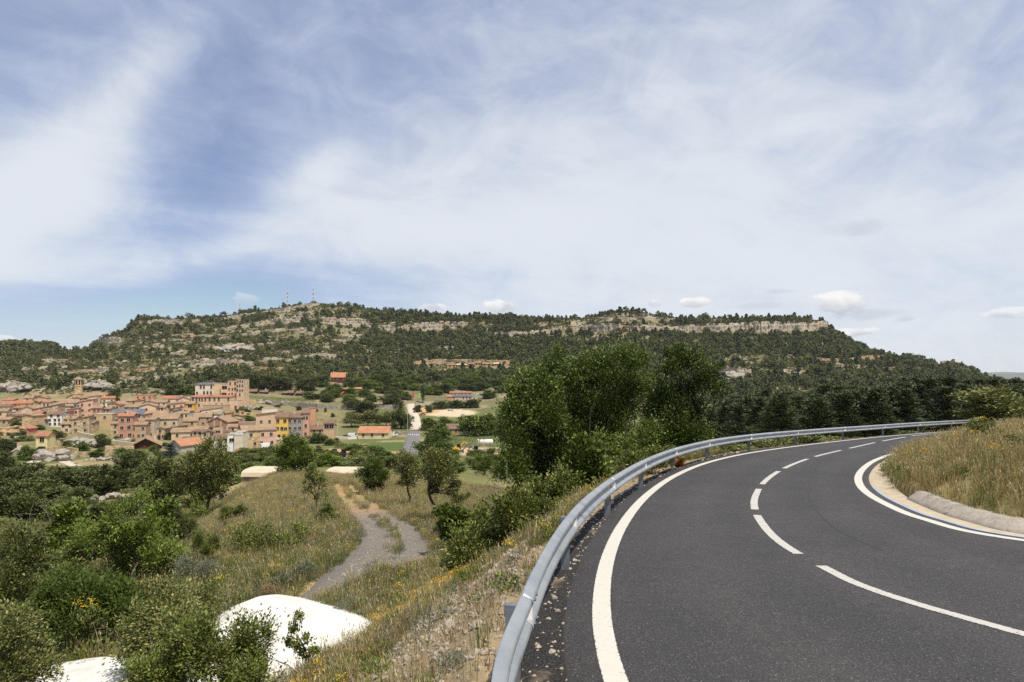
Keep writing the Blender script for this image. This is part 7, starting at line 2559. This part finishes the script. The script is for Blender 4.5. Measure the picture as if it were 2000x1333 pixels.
# poles
for (px, row, top, lab) in ((659, 850, 812, 'pale concrete power pole beside the village end'), (796, 846, 790, 'street lamp left of the valley lane, near the crossing'), (820, 860, 838, 'street lamp right of the valley road'), (797, 812, 789, 'street lamp at the bend of the valley lane'), (945, 888, 866, 'thin pole on the building ground')):
    p = hit(px, row, 150)
    H = (row - top) * p.y / F
    o = empty('street_lamp' if 'lamp' in lab else 'power_pole', p)
    link('pole', MB().tube((0, 0, -.5), (0, 0, H), .14, .08).mesh('pole', MATS['far_concrete']), o)
    if 'lamp' in lab:
        link('lamp_head', MB().box(-.9, .1, -.12, .12, H - .05, H + .1).mesh('lamp_head', MATS['post_steel']), o)
    else:
        link('cross_arm', MB().box(-.9, .9, -.06, .06, H - .5, H - .36).mesh('cross_arm', MATS['post_steel']), o)
    tag(o, lab, 'lamp' if 'lamp' in lab else 'pole')

# ------------------------------------------------------------------ masts on the ridge
plain('mast_white', (0.6, 0.6, 0.6), .6)
plain('mast_red', (0.42, 0.06, 0.05), .6)
plain('mast_grey', (0.22, 0.23, 0.25), .6)


def mast(px, row, top, half, label, mats, ant, taper=.35, seed=0):
    d = 985.0
    x = (px - 1000) / F * d
    z0 = (HOR - row) * d / F
    H = (row - top) * d / F
    o = empty('antenna_mast', (x, d, z0), .3)
    secs = 8
    for k in range(secs):
        mb = MB()
        za, zb = H * k / secs - (6 if k == 0 else 0), H * (k + 1) / secs
        ra, rb2 = half * (1 - (1 - taper) * k / secs), half * (1 - (1 - taper) * (k + 1) / secs)
        ca = [(sx * ra, sy * ra, za) for sx, sy in ((-1, -1), (1, -1), (1, 1), (-1, 1))]
        cb = [(sx * rb2, sy * rb2, zb) for sx, sy in ((-1, -1), (1, -1), (1, 1), (-1, 1))]
        for i in range(4):
            mb.tube(ca[i], cb[i], .2, None, 4)
            mb.tube(ca[i], cb[(i + 1) % 4], .13, None, 4)
            mb.tube(cb[i], cb[(i + 1) % 4], .13, None, 4)
        link('lattice_section', mb.mesh('lattice_section', MATS[mats[k % len(mats)]]), o)
    r = random.Random(seed)
    for k in range(ant):
        z = H * r.uniform(.45, .98)
        a = r.uniform(0, 6.28)
        c0 = Vector((math.cos(a), math.sin(a), 0)) * (half * .8 + .5)
        if k % 3 == 0:
            link('dish', MB().tube(c0 + Vector((0, 0, z)), c0 * 1.25 + Vector((0, 0, z)), 1.0, 1.05, 12).mesh('dish', MATS['mast_white']), o)
        else:
            link('panel_antenna', MB().box(c0.x - .3, c0.x + .3, c0.y - .2, c0.y + .2, z - 1.4, z + 1.4).mesh('panel_antenna', MATS['mast_white']), o)
    link('spike', MB().tube((0, 0, H), (0, 0, H * 1.1), .3, .12, 5).mesh('spike', MATS['mast_grey']), o)
    return tag(o, label, 'mast')


mast(468, 614, 597, 1.7, 'broad lattice mast hung with antennas, leftmost on the ridge', ['mast_white', 'mast_grey'], 9, .3, 1)
mast(561.5, 600, 567, .75, 'slim red and white lattice mast on the ridge', ['mast_red', 'mast_white'], 5, .9, 2)
mast(612, 594, 561, .8, 'tallest grey mast crowded with antennas at the highest point of the ridge', ['mast_grey', 'mast_white'], 11, .7, 3)
mast(373, 627, 617, .5, 'short mast on the cliff at the left end of the ridge', ['mast_grey'], 2, .8, 4)
mast(546, 605, 596, .25, 'thin pole left of the red and white mast', ['mast_grey'], 0, .8, 5)
mast(1795, 704, 692, .4, 'thin lattice pole on the far right shoulder of the mountain', ['mast_grey'], 0, .8, 6)

# ------------------------------------------------------------------ trees of the village and the valley
T = [('oak', 144, 838, 20, 28, 'dark tree between the bright white house and the ruined stone house'), ('oak', 109, 864, 28, 26, 'round dark tree right of the yellow house on the rock'), ('oak', 202, 876, 27, 30, 'dark round tree on the rock below the tan flat roofed house'),
     ('tree', 162, 881, 22, 20, 'bright green tree at the foot of the craggy rock'), ('tree', 131, 876, 15, 17, 'small dark green tree beside the low brown hut'), ('cypress', 311, 868, 6, 22, 'slim cypress beside the large cream house'),
     ('oak', 329, 860, 14, 18, 'dark tree left of the long low house'), ('oak', 223, 788, 22, 33, 'tall dark tree beside the church'), ('shrub', 45, 862, 30, 12, 'hedge like bush below the pink red shed'), ('tree', 52, 899, 28, 30, 'leafy green tree left of the yellow house on the rock'),
     ('oak', 8, 884, 30, 28, 'dark tree at the left border above the grey barn'), ('tree', 33, 834, 20, 14, 'green tree inside the open barn yard'), ('tree', 76, 840, 20, 11, 'small green tree below the narrow brick house'), ('brightree', 240, 895, 36, 20, 'bright green trees in the gardens below the chalet'),
     ('spruce', 333, 897, 24, 32, 'blue grey spruce beside the orange roofed house'), ('tree', 497, 890, 20, 16, 'round dark bush in the garden below the stone barn'), ('tree', 487, 900, 24, 16, 'second garden bush below the stone barn'), ('oak', 502, 760, 60, 36, 'huge round oak above the cabins next to the hotel'),
     ('oak', 550, 760, 42, 34, 'big oak right of the huge one above the cabins'), ('oak', 598, 764, 40, 28, 'big oak above the middle of the camping hedge'), ('oak', 626, 754, 34, 24, 'oak left of the dark wooden house with orange roof'), ('tree', 470, 772, 24, 16, 'green tree touching the right end of the hotel'), ('tree', 444, 782, 10, 6, 'small tree on the hotel terrace'),
     ('tree', 368, 776, 40, 26, 'dark trees behind the left wing of the hotel'), ('oak', 345, 772, 40, 24, 'oak on the slope left of the hotel'), ('shrub', 471, 802, 14, 9, 'dark bush below the hotel door'), ('tree', 487, 822, 18, 11, 'green bush in the terraces above the peach house'), ('tree', 506, 824, 14, 10, 'small bush left of the pale box house'),
     ('brightree', 620, 866, 34, 24, 'bright green trees in front of the low stone house'), ('tree', 646, 870, 26, 14, 'green bush below the beige end house'), ('tree', 575, 872, 34, 20, 'green trees below the grey three storey house'),
     ('greytree', 688, 834, 34, 34, 'grey green plane tree, leftmost of the row behind the hall'), ('greytree', 720, 834, 36, 34, 'grey green plane tree, second of the row behind the hall'), ('greytree', 752, 834, 34, 36, 'pale dappled plane tree in the row behind the hall'), ('oak', 783, 838, 38, 42, 'dark dense tree left of the valley lane'),
     ('oak', 715, 806, 44, 26, 'dark oak above the retaining wall, left one'), ('oak', 765, 796, 46, 28, 'big dark oak above the retaining wall near the lane'), ('oak', 690, 800, 30, 22, 'dark oak beside the dark red cabin'), ('cypress', 826, 788, 9, 40, 'tall dark cypress at the camp entrance'), ('oak', 816, 806, 16, 16, 'dark tree at the bend of the valley lane'),
     ('tree', 838, 842, 30, 28, 'green tree right of the lane below the parking ground'), ('tree', 868, 838, 34, 26, 'green tree below the sandy parking ground'), ('tree', 858, 862, 40, 36, 'dark green tree left of the pavilion'), ('tree', 925, 852, 50, 44, 'broad green tree right of the pavilion'), ('tree', 960, 850, 50, 46, 'large green tree at the edge of the dense roadside tree'), ('tree', 905, 842, 34, 26, 'green tree behind the pavilion'),
     ('brightree', 848, 902, 62, 62, 'yellow green tree in the valley beside the asphalt road'), ('oak', 838, 806, 14, 16, 'small tree on the ochre ground by the lane'), ('oak', 860, 800, 30, 18, 'dark tree row at the upper edge of the parking ground, left part'), ('oak', 890, 798, 34, 18, 'dark tree row at the upper edge of the parking ground, middle part'), ('oak', 920, 797, 34, 18, 'dark tree row at the upper edge of the parking ground, right part'),
     ('oak', 1010, 830, 60, 40, 'tree half hidden behind the dense roadside tree'), ('tree', 760, 910, 40, 22, 'green shrubs in the field left of the valley road'), ('oak', 742, 908, 30, 20, 'dark bush in the field below the hall'), ('tree', 690, 880, 36, 14, 'green hedge bush below the hall, left'), ('tree', 730, 884, 40, 14, 'green hedge bush below the hall, middle'), ('oak', 640, 920, 50, 20, 'dark bushes behind the second pale shed'), ('oak', 490, 926, 40, 14, 'dark bushes behind the long pale shed'), ('tree', 530, 920, 30, 12, 'green bush right behind the long pale shed'),
     ('greytree', 930, 940, 40, 30, 'olive bush in the field below the building ground'), ('oak', 1000, 900, 50, 30, 'dark bush at the end of the building ground')]
for kind, px, row, w, h, lab in T:
    plant_px(kind, px, row, w, h, lab, 'bush' if 'bush' in lab else 'tree', dmin=125 if row > 895 else 230, name='bush' if 'bush' in lab else None)


def hedge(label, pts, h, dmin, leafm='leaf_green', w=2.2, seed=0):
    r = np.random.default_rng(seed)
    P = spline([land_pt(a, b_, dmin)[:2] for a, b_ in pts], 40, 0)
    n = int(np.sum(np.linalg.norm(np.diff(P, axis=0), axis=1)) * 60)
    t = r.random(n) * 38.9
    k = t.astype(int)
    c = P[k] + (P[k + 1] - P[k]) * (t - k)[:, None]
    q = np.stack([c[:, 0] + r.normal(0, w * .22, n), c[:, 1] + r.normal(0, w * .25, n)], 1)
    z = ground(q[:, 0], q[:, 1]) + r.random(n) ** .6 * h * (1 + .18 * fbm(t / 1.4, t * 0 + seed, 2))
    V, Q = leaves(r, np.column_stack([q, z]), .42, .7, .4)
    base = V.mean(0)
    base[2] = float(ground(np.array([base[0]]), np.array([base[1]]))[0])
    return tag(link('hedge', mesh_np('hedge', V - base, Q, [MATS[leafm]]), None, base), label, 'hedge')


hedge('long clipped green hedge below the cabins', [(484, 782), (520, 784), (560, 786), (600, 788), (618, 789)], 3.2, 300, seed=1)
hedge('green hedge between the cabins and the oaks', [(545, 771), (580, 772), (600, 774)], 3.4, 350, seed=2)
hedge('tall dark hedge beside the building ground', [(880, 876), (920, 875), (985, 872)], 4.4, 200, 'leaf_oak', 3.0, 3)
hedge('dark hedge across the field below the hall', [(655, 876), (700, 880), (740, 881)], 2.0, 200, 'leaf_oak', 2.6, 4)
hedge('green hedge in front of the campsite restaurant', [(850, 788), (890, 789), (935, 788)], 2.6, 330, seed=5)
# trees among the pitches of the camping ground
r_ = np.random.default_rng(77)
done = 0
for _ in range(600):
    px = r_.uniform(600, 1010)
    row = r_.uniform(738, 786)
    if px < 680 and row < 750 or (865 < px < 945 and 768 < row < 786) or (640 < px < 680 and row < 756) or (795 < px < 835 and row > 776):
        continue
    kind = r_.choice(['tree', 'tree', 'brightree', 'oak', 'tree'])
    sz = r_.uniform(15, 28)
    plant_px(kind, px, row, sz, sz * r_.uniform(.55, .8), 'leafy green tree shading the camping ground', 'tree', group='trees of the camping ground', dmin=380)
    done += 1
    if done >= 130:
        break
# scattered bushes on the terraces and between the houses
done = 0
for _ in range(900):
    px, row = r_.uniform(-20, 660), r_.uniform(776, 905)
    if 480 < px and row < 790:
        continue
    p = hit(px, row, 235)
    if min(((p.x - a) ** 2 + (p.y - c - 4) ** 2 for a, c in HPOS)) < 8.5 ** 2:
        continue
    plant(r_.choice(['shrub', 'tree', 'oak', 'shrub']), p, r_.uniform(1.6, 4.0), r_.uniform(1.2, 3.2), 'small garden bush among the houses and terraces of the village', 'bush', 'garden bushes of the village', name='garden_bush')
    done += 1
    if done >= 120:
        break
done = 0
for _ in range(900):
    px, d = r_.uniform(430, 1120), r_.uniform(88, 260)
    p = pt(px, d)
    row = HOR - F * p.z / d
    if (785 < px < 822) or (860 < px < 1000 and 872 < row < 892) or (465 < px < 700 and d < 118) or (690 < px < 770 and 860 < row < 880) or (625 < px < 690 and 878 < row < 898):
        continue
    plant(r_.choice(['shrub', 'greytree', 'oak', 'brightree', 'tree', 'tree']), p, r_.uniform(2.0, 5.5), r_.uniform(1.3, 3.4), 'scrubby bush in the fields between knoll and village', 'bush', 'bushes of the valley fields', name='field_bush')
    done += 1
    if done >= 110:
        break
done = 0
for _ in range(900):
    px, d = r_.uniform(-60, 430), r_.uniform(60, 160)
    p = pt(px, d)
    plant(r_.choice(['oak', 'shrub', 'greytree', 'oak']), p, r_.uniform(2.0, 4.5), r_.uniform(1.2, 2.7), 'olive scrub bush among the holm oaks below the village', 'bush', 'scrub among the holm oaks', name='scrub_bush')
    done += 1
    if done >= 36:
        break
done = 0
for _ in range(500):
    px, d = r_.uniform(1100, 1480), r_.uniform(60, 420)
    p = pt(px, d)
    plant(r_.choice(['oak', 'shrub', 'greytree', 'tree']), p, r_.uniform(2.5, 6.0), r_.uniform(2, 5), 'bush on the valley side behind the roadside trees', 'bush', 'bushes behind the roadside trees', name='field_bush')
    done += 1
    if done >= 110:
        break

# ------------------------------------------------------------------ the air
m, b = newmat('haze')
pv = b.n.new('ShaderNodeVolumePrincipled')
pv.inputs['Color'].default_value = (0.86, 0.92, 1.0, 1)
pv.inputs['Density'].default_value = 0.000036
pv.inputs['Anisotropy'].default_value = 0.2
ou = b.n.new('ShaderNodeOutputMaterial')
b.l.new(pv.outputs[0], ou.inputs['Volume'])
hz = link('haze', MB().box(-24000, 24000, -600, 14800, -330, 175).mesh('haze', MATS['haze']))
tag(hz, kind='stuff')
